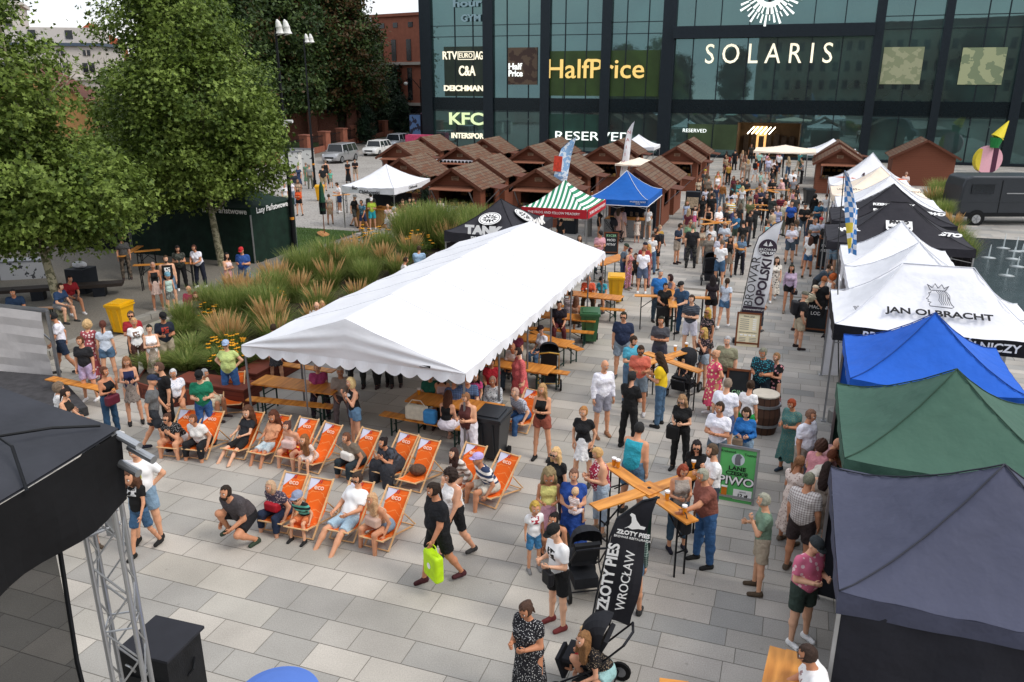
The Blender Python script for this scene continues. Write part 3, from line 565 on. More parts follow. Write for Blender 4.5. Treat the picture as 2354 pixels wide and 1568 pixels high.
kinds = [(-17.8, 18.6, 0, .75), (-16.9, 18.2, 3, .9), (-18, 20, 0, .9), (-17, 19.8, 0, .9), (-18.1, 21.6, 2, 1.15), (-17.2, 21.2, 2, 1.2), (-16.0, 20.3, 0, .9), (-16.2, 21.8, 0, 1.0), (-17.8, 23.2, 2, 1.2), (-16.8, 22.9, 1, 1.1), (-15.8, 22.6, 2, 1.1), (-17.8, 24.8, 0, 1.1), (-16.6, 24.5, 0, 1.15),
         (-15.6, 24.3, 1, 1.1), (-17.6, 26.4, 0, 1.15), (-16.5, 26.2, 1, 1.15), (-15.5, 26, 0, 1.1), (-17.6, 28, 2, 1.15), (-16.4, 27.8, 1, 1.2), (-15.4, 27.9, 2, 1.1), (-14.4, 24.9, 0, .9), (-14.3, 27, 1, .9), (-17.4, 29.8, 2, .8), (-16.2, 29.6, 0, 1.0), (-15.0, 29.6, 1, 1.1),
         (-17.2, 31.8, 0, 1.5), (-16.5, 32.6, 0, 1.6), (-17.4, 33.4, 0, 1.5), (-16.4, 34, 0, 1.5), (-15.3, 34.4, 0, 1.4), (-14.4, 34.0, 0, 1.45), (-14.6, 32.9, 0, 1.35), (-15.4, 32.2, 1, 1.2), (-14.0, 31.6, 2, 1.0), (-16.4, 18.9, 3, 1.0), (-15.4, 18.1, 2, .95), (-14.6, 17.4, 2, 1.1), (-15.4, 16.8, 3, 1.0), (-14.4, 19.1, 2, 1.2), (-13.6, 18.2, 1, .95), (-15.2, 20.1, 0, 1.0), (-14.2, 21.4, 1, 1.0), (-14.8, 15.9, 3, .9), (-15.6, 15.6, 3, .8), (-13.8, 16.3, 3, 1.0), (-13.4, 19.9, 2, .9), (-13.6, 22.8, 2, .9), (-13.2, 17.1, 3, .8)]
wd = ['low', 'arching', 'broad', 'upright']
for (b, a, k, s) in kinds:
    b += 1.1 if a > 31 else (.7 if b < -16.9 else .1); p = W(b, a); clump(k, p, s * (.8 if k in (1, 2) else .9), '%s clump of %s in the long bed' % (wd[(n_ * 7) % 4], ['green ornamental grass', 'grass with scattered straw plumes', 'grass topped by dense straw plumes', 'low green foliage'][k])); n_ += 1
for (t, x, y, s) in (('B4', 1620, 330, 1.1), ('B4', 1660, 270, 1.1), ('B4', 1700, 430, .9), ('B4', 1760, 530, .9), ('B4', 1800, 700, .9), ('B4', 1840, 800, .9), ('B4', 1780, 620, .8), ('B4', 1700, 340, 1.)):
    p = g(t, x, y); clump(2 if n_ % 3 == 0 else 0, (p.x, p.y), s, 'tall grass clump between the right tent row and the fountain', grp='grasses by the fountain'); n_ += 1
# coneflowers
j = MB(); r_ = random.Random(9)
for k in range(30):
    x, y, h = r_.uniform(-.45, .45), r_.uniform(-.45, .45), r_.uniform(.5, .95); j.tube([(x * .5, y * .5, 0), (x, y, h)], .008, 4, mi=0)
    for q in range(7): t = q * .9; j.q([(x, y, h + .012), (x + .05 * math.cos(t - .4), y + .05 * math.sin(t - .4), h), (x + .075 * math.cos(t), y + .075 * math.sin(t), h - .01), (x + .05 * math.cos(t + .4), y + .05 * math.sin(t + .4), h)], mi=1)
    j.ball((x, y, h + .015), .022, 6, mi=2)
for k in range(50): x, y = r_.uniform(-.5, .5), r_.uniform(-.5, .5); z = r_.uniform(.1, .6); j.q([(x, y, z), (x + .1, y + .02, z + .05), (x + .16, y + .1, z), (x + .04, y + .06, z)], mi=0)
fm = j.mesh('flowers', [leafm('flower stem', '4c662c'), mat('yellow petals', 'e09a16', .7, 0, .1), mat('flower centre', '3a2412', .8, 0, 0)])
for k, (b, a, s, lb) in enumerate(((-13.4, 15.9, 1.0, 'yellow coneflowers right beside the woman in the lime shirt'), (-14.0, 16.6, .9, 'yellow coneflowers behind the seated grey-haired woman'), (-15.6, 21.0, .9, 'yellow coneflowers under the straw plumes'), (-17.4, 30.6, 1.3, 'dense orange coneflowers at the bend of the path'), (-16.6, 30.3, 1.2, 'second orange coneflower group below the tall grass'), (-15.0, 30.6, 1.2, 'orange coneflowers beside the man in the light blue shirt'), (-16.6, 19.3, .8, 'few yellow flowers low in the bed'))):
    p = W(b, a); o = thing('coneflowers', (p.x, p.y, .36), k, lb, 'flowers', 'yellow coneflowers in the bed', s); link(bpy.data.objects.new('flowers', fm), o)
# ================================================================== tents
def canopy_mesh(w, d, ez, az, col_m, seam_m, val=.28, valm=None, conc=1.55, sag=.1, n=18, ridge=0., seed=1, scal=0, seamw=.022):
    """pop-up tent roof: concave slopes rising to one peak (or a short ridge of length `ridge` along x)"""
    r = np.random.RandomState(seed); V, F, MI = [], [], []; idx = {}
    def zf(x, y):
        xx = max(0., abs(x) - ridge / 2) / (w / 2 - ridge / 2); yy = abs(y) / (d / 2); rr = max(xx, yy)
        z = ez + (az - ez) * (1 - rr) ** conc
        t = min(xx, yy) / max(rr, 1e-6)
        z -= sag * rr * (1 - t * t) * .6 if ridge == 0 else sag * .4 * rr * (1 - t)
        return z + .008 * math.sin(x * 9 + seed) * math.sin(y * 7 + seed * 2) + .014 * rr * math.sin(math.atan2(y, x) * 15 + seed * 1.7 + x) * (1 - t)
    for i in range(n + 1):
        for k in range(n + 1):
            x = -w / 2 + w * i / n; y = -d / 2 + d * k / n; idx[i, k] = len(V); V.append((x, y, zf(x, y)))
    for i in range(n):
        for k in range(n): F.append((idx[i, k], idx[i + 1, k], idx[i + 1, k + 1], idx[i, k + 1])); MI.append(0)
    me = bpy.data.meshes.new('canopy')
    # underside shell for thickness
    b = len(V); V += [(x, y, z - .012) for x, y, z in V]; F += [tuple(b + q for q in f[::-1]) for f in F[:n * n]]; MI += [0] * (n * n)
    me.from_pydata(V, [], F); me.materials.append(col_m); me.polygons.foreach_set('use_smooth', [True] * len(F)); me.update()
    sj = MB()
    for sx in (-1, 1):
        for sy in (-1, 1):
            pts = []
            for q in range(13): u = q / 12.; x = sx * (ridge / 2 + (w / 2 - ridge / 2) * u); y = sy * d / 2 * u; pts.append((x, y, zf(x, y) + .008))
            sj.tube(pts, seamw / 2, 5)
    if ridge: sj.tube([(-ridge / 2, 0, az + .01), (ridge / 2, 0, az + .01)], seamw / 2, 5)
    vj = MB(); per = [(-w / 2, -d / 2), (w / 2, -d / 2), (w / 2, d / 2), (-w / 2, d / 2)]
    for (p, q) in zip(per, per[1:] + per[:1]):
        m_ = 14
        for i in range(m_):
            def pt(u): return (p[0] + (q[0] - p[0]) * u, p[1] + (q[1] - p[1]) * u)
            a, c = pt(i / m_), pt((i + 1) / m_); o = 1.004
            wv = lambda u: .012 * math.sin(u * 23 + seed)
            za, zc = zf(*a), zf(*c)
            nx, ny = (q[1] - p[1]) / math.hypot(q[0] - p[0], q[1] - p[1]), -(q[0] - p[0]) / math.hypot(q[0] - p[0], q[1] - p[1])
            fa, fc = wv(i / m_), wv((i + 1) / m_)
            vj.q([(a[0] * o + nx * fa, a[1] * o + ny * fa, ez - val), (c[0] * o + nx * fc, c[1] * o + ny * fc, ez - val), (c[0] * o, c[1] * o, zc), (a[0] * o, a[1] * o, za)])
    return me, sj.mesh('seam', seam_m, True), vj.mesh('valance', valm or col_m)
def popup(loc, rz, w, d, ez, az, col_m, label, seam_m=None, val=.28, valm=None, ridge=0., legs=True, walls=(), wallm=None, cat='market tent', group=None, seed=1, weights=False, conc=1.55):
    t = thing('market_tent', (loc[0], loc[1], 0), rz, label, cat, group)
    me, sm, vm = canopy_mesh(w, d, ez, az, col_m, seam_m or col_m, val, valm, conc, ridge=ridge, seed=seed)
    c = link(bpy.data.objects.new('canopy', me), t); link(bpy.data.objects.new('seam', sm), c); link(bpy.data.objects.new('valance', vm), t)
    for sx in (-1, 1):
        for sy in (-1, 1):
            l = MB().box((sx * (w / 2 - .03), sy * (d / 2 - .03), ez / 2 - .02), (.045, .045, ez - .05)).box((sx * (w / 2 - .03), sy * (d / 2 - .03), .01), (.11, .11, .02)).build('leg', M_alu, t)
    j = MB()
    for (x0, y0, x1, y1) in ((-1, -1, 1, -1), (1, -1, 1, 1), (1, 1, -1, 1), (-1, 1, -1, -1)):
        a, b = Vector((x0 * (w / 2 - .04), y0 * (d / 2 - .04), 0)), Vector((x1 * (w / 2 - .04), y1 * (d / 2 - .04), 0)); m_ = a.lerp(b, .5)
        for p, q in ((a, m_), (m_, b)): j.bar(p + Vector((0, 0, ez - .08)), q + Vector((0, 0, ez - .45)), .02); j.bar(p + Vector((0, 0, ez - .45)), q + Vector((0, 0, ez - .08)), .02)
    j.build('truss_frame', M_alu, t)
    for s in walls:                                   # side walls: 'F','B','L','R', rippled cloth from eaves to ground
        wj = MB(); n = 30
        for i in range(n):
            u0, u1 = i / n, (i + 1) / n; r0, r1 = .03 * math.sin(u0 * 21 + seed), .03 * math.sin(u1 * 21 + seed)
            def P(u, r, z):
                if s in 'FB': y = (-1 if s == 'F' else 1) * (d / 2 - .015); return (-w / 2 + .05 + (w - .1) * u, y + r * (1 if z < .5 else .4), z)
                x = (-1 if s == 'L' else 1) * (w / 2 - .015); return (x + r * (1 if z < .5 else .4), -d / 2 + .05 + (d - .1) * u, z)
            wj.q([P(u0, r0, .03), P(u1, r1, .03), P(u1, r1, ez - .1), P(u0, r0, ez - .1)])
        wj.build('side_wall', wallm or col_m, t, True)
    return t
def letters(t, s, size, m, x, y, z, w, sx=1., side='F', tilt=0., bold=.0, name='lettering'):
    """lettering on a face: F front valance, L left valance"""
    if side == 'F': return text_obj(s, size, m, t, (x, y, z), (R(90) - tilt, 0, 0), .004, name, 'CENTER', sx, bold)
    return text_obj(s, size, m, t, (x, y, z), (R(90) - tilt, 0, R(-90)), .004, name, 'CENTER', sx, bold)
Lw = mat('white print', 'f0f0ee', .7, 0, 0); Lb = mat('black print', '1a1a1c', .7, 0, 0); Lg = mat('grey print', '6f7074', .7, 0, 0); Lgr = mat('green print', '1f8f4a', .7, 0, 0)
fab = lambda n, c, v=.06: mat(n, c, .8, 0, v, 2.5, .9, 2.6)
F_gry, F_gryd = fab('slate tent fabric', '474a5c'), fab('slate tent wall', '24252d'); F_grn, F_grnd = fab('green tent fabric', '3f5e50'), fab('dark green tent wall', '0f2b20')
F_blu = fab('blue tent fabric', '1f5cc0'); F_blk = fab('black tent fabric', '2c2b31'); F_crm = fab('cream tent fabric', 'f1e0cb'); F_brt = fab('bright blue tent', '1158a8')
F_wht = fab('white tent cloth', 'e3e4e8', .03); F_vdk = fab('valance black', '18181b')
TR = 'tents in the row along the right side'
# the right-hand row, nearest first: (b centre, a centre, w, d)
def row(b, a, w, d, ez, az, m, label, **k): return popup(W(b, a), -PH, w, d, ez, az, m, label, group=TR, **k)
sg, sgn, sb, sk, sw = [mat('seam ' + n, c, .8, 0, 0) for n, c in (('grey', '34363f'), ('green', '2c4638'), ('blue', '12408c'), ('black', '17171a'), ('white', 'cfd2d8'))]
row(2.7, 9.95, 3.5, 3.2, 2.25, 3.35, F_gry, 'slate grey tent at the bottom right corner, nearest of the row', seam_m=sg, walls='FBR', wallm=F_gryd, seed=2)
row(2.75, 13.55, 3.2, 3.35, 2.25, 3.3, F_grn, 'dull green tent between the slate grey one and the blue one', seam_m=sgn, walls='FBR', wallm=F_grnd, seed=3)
row(2.9, 17.0, 3.0, 2.95, 2.25, 3.3, F_blu, 'bright blue tent in front of the big white one with the king', seam_m=sb, walls='BR', wallm=F_blu, seed=4)
jan = row(3.35, 20.35, 4.3, 3.3, 2.4, 3.55, F_wht, 'wide white tent with a grey crowned king head and a black valance', seam_m=sw, valm=F_vdk, val=.38, ridge=1.5, walls='B', wallm=F_wht, seed=5)
row(3.4, 23.9, 3.4, 3.3, 2.3, 3.45, F_wht, 'plain white tent just behind the one with the king head', seam_m=sw, walls='BR', wallm=F_wht, seed=6)
row(3.3, 27.3, 3.2, 3.2, 2.3, 3.45, F_wht, 'plain white tent directly in front of the black brewery tent', seam_m=sw, walls='BR', wallm=F_wht, seed=7)
bl = row(3.6, 31.3, 4.6, 3.6, 2.3, 3.5, F_blk, 'charcoal tent with a white beer shield on its roof', seam_m=sk, walls='R', wallm=F_blk, seed=8, ridge=.6)
bl2 = row(3.75, 35.2, 4.4, 3.4, 2.4, 3.7, F_blk, 'second charcoal tent with slanting white lettering behind the shield tent', seam_m=sk, walls='R', wallm=F_blk, seed=9)
row(4.0, 39.2, 4.2, 3.6, 2.35, 3.6, F_wht, 'white tent between the charcoal tents and the cream one', seam_m=sw, walls='R', wallm=F_wht, seed=10)
cr = row(3.9, 43.2, 4.2, 3.6, 2.35, 3.6, F_crm, 'cream tent with small dark lettering behind the white one', seam_m=sw, walls='R', wallm=F_crm, seed=11)
wo = row(3.8, 47.3, 4.0, 3.6, 2.35, 3.9, F_wht, 'white tent with orange flame shapes at the far end of the row', seam_m=sw, walls='R', wallm=F_wht, seed=12)
# prints on slopes
def slope_text(t, s, size, m, x, y, z, ang, rz=0., sx=1., bold=0., name='lettering'):
    return text_obj(s, size, m, t, (x, y, z), (ang, 0, rz), .004, name, 'CENTER', sx, bold)
slope_text(jan, 'JAN OLBRACHT', .30, Lb, 0, -1.12, 2.70, R(22), bold=.008)
letters(jan, 'BROWAR RZEMIEŚLNICZY', .26, Lw, 0, -1.68, 2.2, 5, bold=.006)
def outline(t, name, pts, m, o, ux, uz, th=.01):
    j = MB(); j.ext(pts, o, ux, uz, th); return j.build(name, m, t)
# crowned head seen in profile, grey line print on the front slope
ux = Vector((1, 0, 0)); uz = Vector((0, math.cos(R(32)), math.sin(R(32)))); o0 = Vector((.0, -.98, 2.83)); k_ = MB()
prof = [(-.18, 0), (-.2, .06), (-.16, .12), (-.22, .14), (-.21, .2), (-.25, .22), (-.2, .3), (-.18, .36), (-.2, .42), (-.16, .42), (-.14, .5), (.12, .5), (.16, .42), (.2, .3), (.24, .12), (.3, .02), (.26, -.02)]
def pl(pts, r=.011, close=False):
    P = [o0 + ux * x + uz * y for x, y in pts]; P = P + [P[0]] if close else P
    k_.tube(P, r, 4)
pl(prof); pl([(-.18, 0), (.26, -.02)]); pl([(-.16, .5), (-.22, .68), (-.12, .58), (-.06, .72), (0, .58), (.08, .7), (.12, .58), (.22, .66), (.14, .5)], .014)
for q in range(6): pl([(-.04 + q * .04, .48), (.03 + q * .04, .36), (.0 + q * .045, .2), (.06 + q * .04, .06)], .008)
k_.build('king_emblem', Lg, jan)
slope_text(jan, 'BROWAR', .18, Lg, -1.4, -.75, 2.62, R(24), R(28)); slope_text(jan, 'RZEMIEŚLNICZY', .15, Lg, 1.4, -.75, 2.62, R(24), R(-28))
ux2 = Vector((1, 0, 0)); an = R(25); uz2 = Vector((0, math.cos(an), math.sin(an))); j = MB()
j.ext([(-.42, .5), (.42, .5), (.42, -.05), (.25, -.38), (0, -.5), (-.25, -.38), (-.42, -.05)], (0, -.98, 2.735), ux2, uz2, .02); sh = j.build('shield', Lw, bl)
j = MB(); j.ext([(-.36, .02), (.36, .02), (.3, -.12), (.12, -.3), (-.2, -.25), (-.1, -.15), (.1, -.1), (-.3, -.08)], Vector((0, -.98, 2.735)) + Vector((0, -.01, .03)), ux2, uz2, .02); j.build('shield_emblem', Lb, sh)
slope_text(bl, 'PIWO', .24, Lb, 0, -.72, 2.90, an, bold=.01)
slope_text(bl, 'MIASTO', .34, Lw, 1.35, -1.0, 2.63, R(18), R(-22), 1., .02); slope_text(bl, 'MIASTO', .34, Lw, -1.35, -1.0, 2.63, R(18), R(22), 1., .02); letters(bl, 'PIWO', .26, Lw, -1.2, -1.84, 2.12, 1, bold=.01)
slope_text(bl2, 'BROWAR', .34, Lw, 0, -1.2, 2.78, R(25), 0, 1, .02); slope_text(bl2, 'RZEMIEŚLNICZY', .2, Lw, 0, -.85, 2.98, R(28), 0, 1, .01); slope_text(bl2, 'PIWO', .3, Lw, 1.45, -.95, 2.72, R(18), R(-30), 1, .02); slope_text(bl2, 'PIWO', .3, Lw, -1.45, -.95, 2.72, R(18), R(30), 1, .02)
slope_text(cr, 'LODY NATURALNE', .2, Lb, -1.1, -1.2, 2.6, R(20), R(20)); slope_text(cr, 'RZEMIEŚLNICZE', .2, Lb, 1.1, -1.2, 2.6, R(20), R(-20))
M_or = mat('orange print', 'd4642e', .8, 0, 0)
for sx in (-1, 1):
    j = MB(); j.ext([(0, 0), (.5, .1), (1.0, .32), (.5, .28)], (sx * .75, -1.2, 2.66), (sx, 0, -.12), (0, math.cos(R(22)), math.sin(R(22))), .015 * sx); j.build('flame_print', M_or, wo)
    j = MB(); j.ext([(0, 0), (.14, .35), (.1, .75), (.26, .4), (.2, .05)], (sx * .2, -1.3, 2.66), (sx, 0, 0), (0, math.cos(R(28)), math.sin(R(28))), .015 * sx); j.build('dark_print', mat('maroon print', '3c2a30', .8, 0, 0), wo)
# counters inside the row, seen along its open left side
for k, (b, a) in enumerate(((1.75, 9.6), (1.8, 13.2), (1.9, 16.8), (1.95, 20.3), (2.1, 24), (2.2, 27.4))):
    o = thing('sales_counter', W(b, a), -PH, ['wooden counter under the slate grey tent', 'wooden counter under the green tent', 'wooden counter with bottles under the blue tent', 'counter under the king head tent', 'counter under the nearer plain white tent', 'counter under the white tent by the brewery tent'][k], 'counter', 'counters in the right tent row')
    MB().box((0, 0, .95), (.55, 2.4, .05)).build('top', M_wood, o); MB().box((0, 0, .46), (.45, 2.3, .9)).build('front_panel', mat('dark counter cloth', '2a2422', .8, 0, .2, 4), o)
# banner-like white wall hanging off the white tents' left side
for k, (b, a, w) in enumerate(((1.55, 24.5, 1.0), (1.7, 26.4, 1.2))):
    o = thing('tent_side_banner', W(b, a), -PH + R(90), ['narrow white banner at the left edge of the nearer plain white tent', 'white printed side cloth beside the queue at the white tents'][k], 'banner')
    j = MB(); j.box((0, 0, 1.1), (w, .02, 2.1)); j.build('cloth', F_wht, o); MB().tube([(-w / 2, 0, 0), (-w / 2, 0, 2.2)], .015, 6).build('pole', M_alu, o)
# ---------- tents of the left and middle field
bio = popup(W(-21.15, 39.6), -PH, 3.1, 4.4, 2.25, 3.2, F_wht, 'white bakery tent with bread counter left of the wooden huts', seam_m=sw, val=.36, seed=20)
letters(bio, 'Bio', .26, Lb, -.75, -2.225, 2.17, 1, bold=.005); letters(bio, 'Chlebowski', .26, Lb, .1, -2.225, 1.97, 1, bold=.005)
text_obj('Chlebowski', .22, Lb, bio, (1.575, 0, 2.05), (R(90), 0, R(90)), .004, 'lettering')
o = thing('bread_counter', W(-21.2, 38.2), -PH, 'wooden bread counter under the white bakery tent', 'counter'); MB().box((0, 0, 1.0), (2.6, .7, .06)).build('top', M_wood, o); MB().box((0, .05, .48), (2.4, .55, .96)).build('front_panel', mixmat('raw boards', 'b08450', '94693a', 'vstripes', 5, .6, .1), o)
brd = mat('bread crust', 'b4793c', .7, 0, .25, 20)
for k in range(9):
    l = MB().ball((0, 0, .06), .13, 8, sc_=(1.3, .8, .55)); q = link(bpy.data.objects.new('bread_loaf', l.mesh('bread_loaf', brd, True))); c = W(-22.3 + .27 * k, 38.2 + .1 * (k % 2)); q.location = (c.x, c.y, 1.03); tag(q, 'round brown loaf on the bakery counter', 'bread', 'loaves on the bakery counter')
o = thing('bread_rack', W(-21.4, 40.6), -PH, 'dark oven on a trailer at the back of the bakery tent', 'oven'); MB().box((0, 0, 1.0), (2.0, .9, 1.0)).build('body', M_dark, o); MB().tube([(-.8, -.1, 1.75), (.8, -.1, 1.75)], .28, 12).build('dome', M_dark, o); MB().box((0, 0, .25), (1.6, .8, .5)).build('stand', M_black, o)
tank = popup(W(-10.9, 29.8), -PH, 3.0, 4.4, 2.15, 3.15, F_blk, 'black tent lettered TANK BUSTERS with a round white skull badge', seam_m=sk, seed=21, walls='L', wallm=F_blk, val=.4)
letters(tank, 'TANK', .42, Lw, .1, -2.225, 2.26, 1, 1.25, bold=.03, tilt=R(8)); letters(tank, 'BUSTERS', .22, Lw, .15, -2.23, 1.93, 1, 1.3, bold=.012); text_obj('TANK', .42, Lw, tank, (1.53, .2, 2.26), (R(82), 0, R(90)), .004, 'lettering', 'CENTER', 1.2, .03); text_obj('BUSTERS', .22, Lw, tank, (1.53, .2, 1.93), (R(90), 0, R(90)), .004, 'lettering', 'CENTER', 1.2, .012)
letters(tank, 'TRUST', .5, Lg, -.1, -2.15, 1.35, 1, 1.2, bold=.02)
def badge(t, c, ux, uz, r, m1, m2):
    j = MB(); n = 26; c, ux, uz = Vector(c), Vector(ux).normalized(), Vector(uz).normalized(); nn = ux.cross(uz)
    j.ext([(r * math.cos(2 * math.pi * i / n), r * math.sin(2 * math.pi * i / n)) for i in range(n)], c, ux, uz, .015); b = j.build('badge', m1, t)
    j = MB()
    for (r0, r1) in ((.9 * r, .84 * r),):
        for i in range(n):
            a0, a1 = 2 * math.pi * i / n, 2 * math.pi * (i + 1) / n; j.q([c + nn * .02 + ux * rr * math.cos(a) + uz * rr * math.sin(a) for rr, a in ((r0, a0), (r0, a1), (r1, a1), (r1, a0))])
    for i in range(12): a = 2 * math.pi * i / 12 + .2; j.q([c + nn * .022 + ux * x + uz * y for x, y in ((.6 * r * math.cos(a), .6 * r * math.sin(a)), (.72 * r * math.cos(a + .15), .72 * r * math.sin(a + .15)), (.4 * r * math.cos(a + .35), .4 * r * math.sin(a + .35)), (.3 * r * math.cos(a - .1), .3 * r * math.sin(a - .1)))])
    for (x, y) in ((-.14, .1), (.14, .1)): j.q([c + nn * .024 + ux * (x * r + dx) + uz * (y * r + dy) for dx, dy in ((-.1 * r, -.06 * r), (.1 * r, -.1 * r), (.1 * r, .1 * r), (-.1 * r, .06 * r))])
    j.q([c + nn * .024 + ux * x * r + uz * y * r for x, y in ((-.2, -.3), (.2, -.3), (.14, -.16), (-.14, -.16))]); j.build('badge_emblem', m2, b)
badge(tank, (0, -1.25, 2.545), (1, 0, 0), (0, 1, .42), .44, Lw, Lb); badge(tank, (.93, .15, 2.495), (0, 1, 0), (-1, 0, .6), .44, Lw, Lb)
Gst = mixmat('green white stripes', 'f0f0ee', '2c8560', 'vstripes', 4.4, .8, .5)
strp = popup(W(-9.9, 35.6), -PH, 3.0, 3.4, 2.2, 3.25, Gst, 'green and white striped tent behind the black badge tent', seed=22, val=.05)
MB().box((0, -1.75, 2.02), (3.0, .03, .4)).build('red_valance', mat('red print cloth', 'b3222e', .8, 0, .1), strp); MB().box((1.54, 0, 2.02), (.03, 3.4, .4)).build('red_valance', MATS['red print cloth'], strp)
text_obj('THE FROG AND FELLOW MEADERY', .19, Lw, strp, (1.57, 0, 2.02), (R(90), 0, R(90)), .004); letters(strp, 'THE FROG AND FELLOW MEADERY', .15, Lw, 0, -1.785, 2.02, 1)
blu = popup(W(-7.85, 39.6), -PH, 2.9, 4.2, 2.25, 3.35, F_brt, 'royal blue tent with white piping in front of the huts', seam_m=Lw, seed=23, val=.34)
for z in (1.94,): 
    j = MB(); j.box((0, -2.125, z), (2.94, .02, .03)); j.box((1.475, 0, z), (.02, 4.2, .03)); j.box((-1.475, 0, z), (.02, 4.2, .03)); j.build('piping', Lw, blu)
letters(blu, 'RYCERSKIE MIODY', .09, Lw, 1.0, -2.13, 2.14, 1); letters(blu, 'OPOLE', .07, Lw, 1.0, -2.13, 2.05, 1)
o = thing('display_table', W(-7.8, 40.3), -PH, 'market table under the blue tent covered with grey patterned cloth', 'table'); MB().box((0, 0, .86), (2.3, .8, .05)).build('top', M_wood, o); MB().box((0, -.02, .43), (2.34, .84, .84)).build('tablecloth', mixmat('pale patterned cloth', '9b9a98', '55565a', 'floral', 9, .8, .2), o)
j = MB(); rr_ = random.Random(4)
for k in range(24): j.box((rr_.uniform(-1, 1), rr_.uniform(-.3, .3), .95), (.12, .1, .12 + .1 * rr_.random()))
gd = thing('goods_rack', W(-7.8, 41.5), -PH, 'dark rack of hanging goods at the back of the blue tent', 'rack'); MB().box((0, 0, 1.1), (2.4, .15, 2.0)).build('back_panel', mat('dark cloth', '20242c', .9, 0, .4, 6), gd); j.build('goods', mat('mixed goods', '7f6a58', .7, 0, .6, 14), gd)
gn = popup(W(-24.7, 29.5), -PH, 6.6, 3.2, 2.5, 3.3, F_grnd, 'dark green closed tent of the state forests behind the plane tree', seam_m=sgn, ridge=3.4, walls='FBLR', wallm=fab('green net wall', '10281e', .3), seed=24)
text_obj('Lasy Państwowe', .34, Lw, gn, (3.335, -.1, 2.34), (R(90), 0, R(90)), .004, bold=.006); letters(gn, 'Lasy Państwowe', .34, Lw, 2.0, -1.63, 2.34, 1, bold=.006)
popup(W(-33, 29.8), -PH, 9.5, 3.4, 2.5, 3.3, F_vdk, 'long black closed tent in the deep shade behind the left plane trees', ridge=6, walls='FBR', wallm=mat('black net wall', '101412', .9, 0, .3, 3), seed=25)
popup(W(-33, 21.5), -PH, 6, 3, 2.3, 3.1, F_vdk, 'black tent at the left edge behind the silver case', walls='FBLR', wallm=MATS['black net wall'], seed=26)
for (x, y, w, lb, t_) in ((1468, 312, 3.2, 'small white tent peeking over the rear huts', 3.0), (1469, 362, 2.8, 'flat cream awning between the middle huts', 2.6), (1805, 333, 4.2, 'wide cream parasol in front of the lit entrance', 3.1), (1915, 322, 3.6, 'white tent behind the hut near the entrance', 3.1)):
    p = G(x, y, t_)
    if 'parasol' in lb or 'awning' in lb:
        o = thing('market_parasol', (p.x, p.y, 0), -PH, lb, 'parasol'); me, sm, vm = canopy_mesh(w, w * .8, t_ - .35, t_, F_crm if 'cream' in lb else F_wht, sw, .14, seed=3); link(bpy.data.objects.new('canopy', me), o); link(bpy.data.objects.new('valance', vm), o); MB().tube([(0, 0, 0), (0, 0, t_ - .05)], .04, 8).build('pole', M_dark, o); MB().box((0, 0, .06), (.8, .8, .12)).build('base', M_dark, o)
    else: popup((p.x, p.y, 0), -PH, w, w, t_ - .8, t_ + .1, F_wht, lb, seam_m=sw, seed=int(x) % 7)
# the big white pavilion, gable ends, scalloped valance
PB0, PB1, PA0, PA1, PE, PR = -11.1, -5.78, 13.7, 26.0, 2.12, 2.98
pv = thing('pavilion_tent', W((PB0 + PB1) / 2, (PA0 + PA1) / 2), -PH, 'long white gabled pavilion tent over the beer benches', 'pavilion'); hw, hl = (PB1 - PB0) / 2, (PA1 - PA0) / 2
V, F = [], []; NX, NY = 36, 60
def pz(x, y):
    u = abs(x) / hw; v = (y + hl) / (2 * hl); bay = abs(math.sin(v * math.pi * 4)) ; return PR - (PR - PE) * u - .05 * math.sin(math.pi * u) * (.4 + .6 * bay) + .006 * math.sin(x * 6 + y * 3) + .03 * math.sin(v * 2.2) * (1 - u) - .035 * u * math.sin(v * math.pi * 6) ** 2
for i in range(NX + 1):
    for k in range(NY + 1): x = -hw + 2 * hw * i / NX; y = -hl + 2 * hl * k / NY; V.append((x, y, pz(x, y)))
for i in range(NX):
    for k in range(NY): a = i * (NY + 1) + k; F.append((a, a + NY + 1, a + NY + 2, a + 1))
M_pv = mat('pavilion fabric', 'e2e3e7', .7, 0, .03, 1.5, .7, 1.6)
link(bpy.data.objects.new('roof', npmesh('roof', V, F, M_pv, smooth=True)), pv)
for k in range(1, 6):                                 # panel seams
    y = -hl + 2 * hl * k / 6; MB().tube([(x / 10 * hw, y, pz(x / 10 * hw, y) + .003) for x in range(-10, 11)], .011, 5).build('panel_seam', mat('seam thread', 'd4d6da', .8, 0, 0), pv)
for s in (-1, 1):                                     # gables with radiating folds
    V, F = [], []; n1, n2 = 72, 12
    for i in range(n1 + 1):
        x = -hw + 2 * hw * i / n1; zt = pz(x, s * hl)
        for k in range(n2 + 1):
            u = k / n2; z = PE - .02 + (zt - PE + .02) * u; fold = .045 * math.sin((abs(x) / hw + .1) * 9 + z * 24) * math.sin(math.pi * u) * (abs(x) / hw + .25)
            V.append((x, s * (hl + .005) + s * fold + s * .05 * math.sin(math.pi * u), z))
    for i in range(n1):
        for k in range(n2): a = i * (n2 + 1) + k; F.append((a, a + n2 + 1, a + n2 + 2, a + 1))
    link(bpy.data.objects.new('gable', npmesh('gable', V, F, M_pv, smooth=True)), pv)
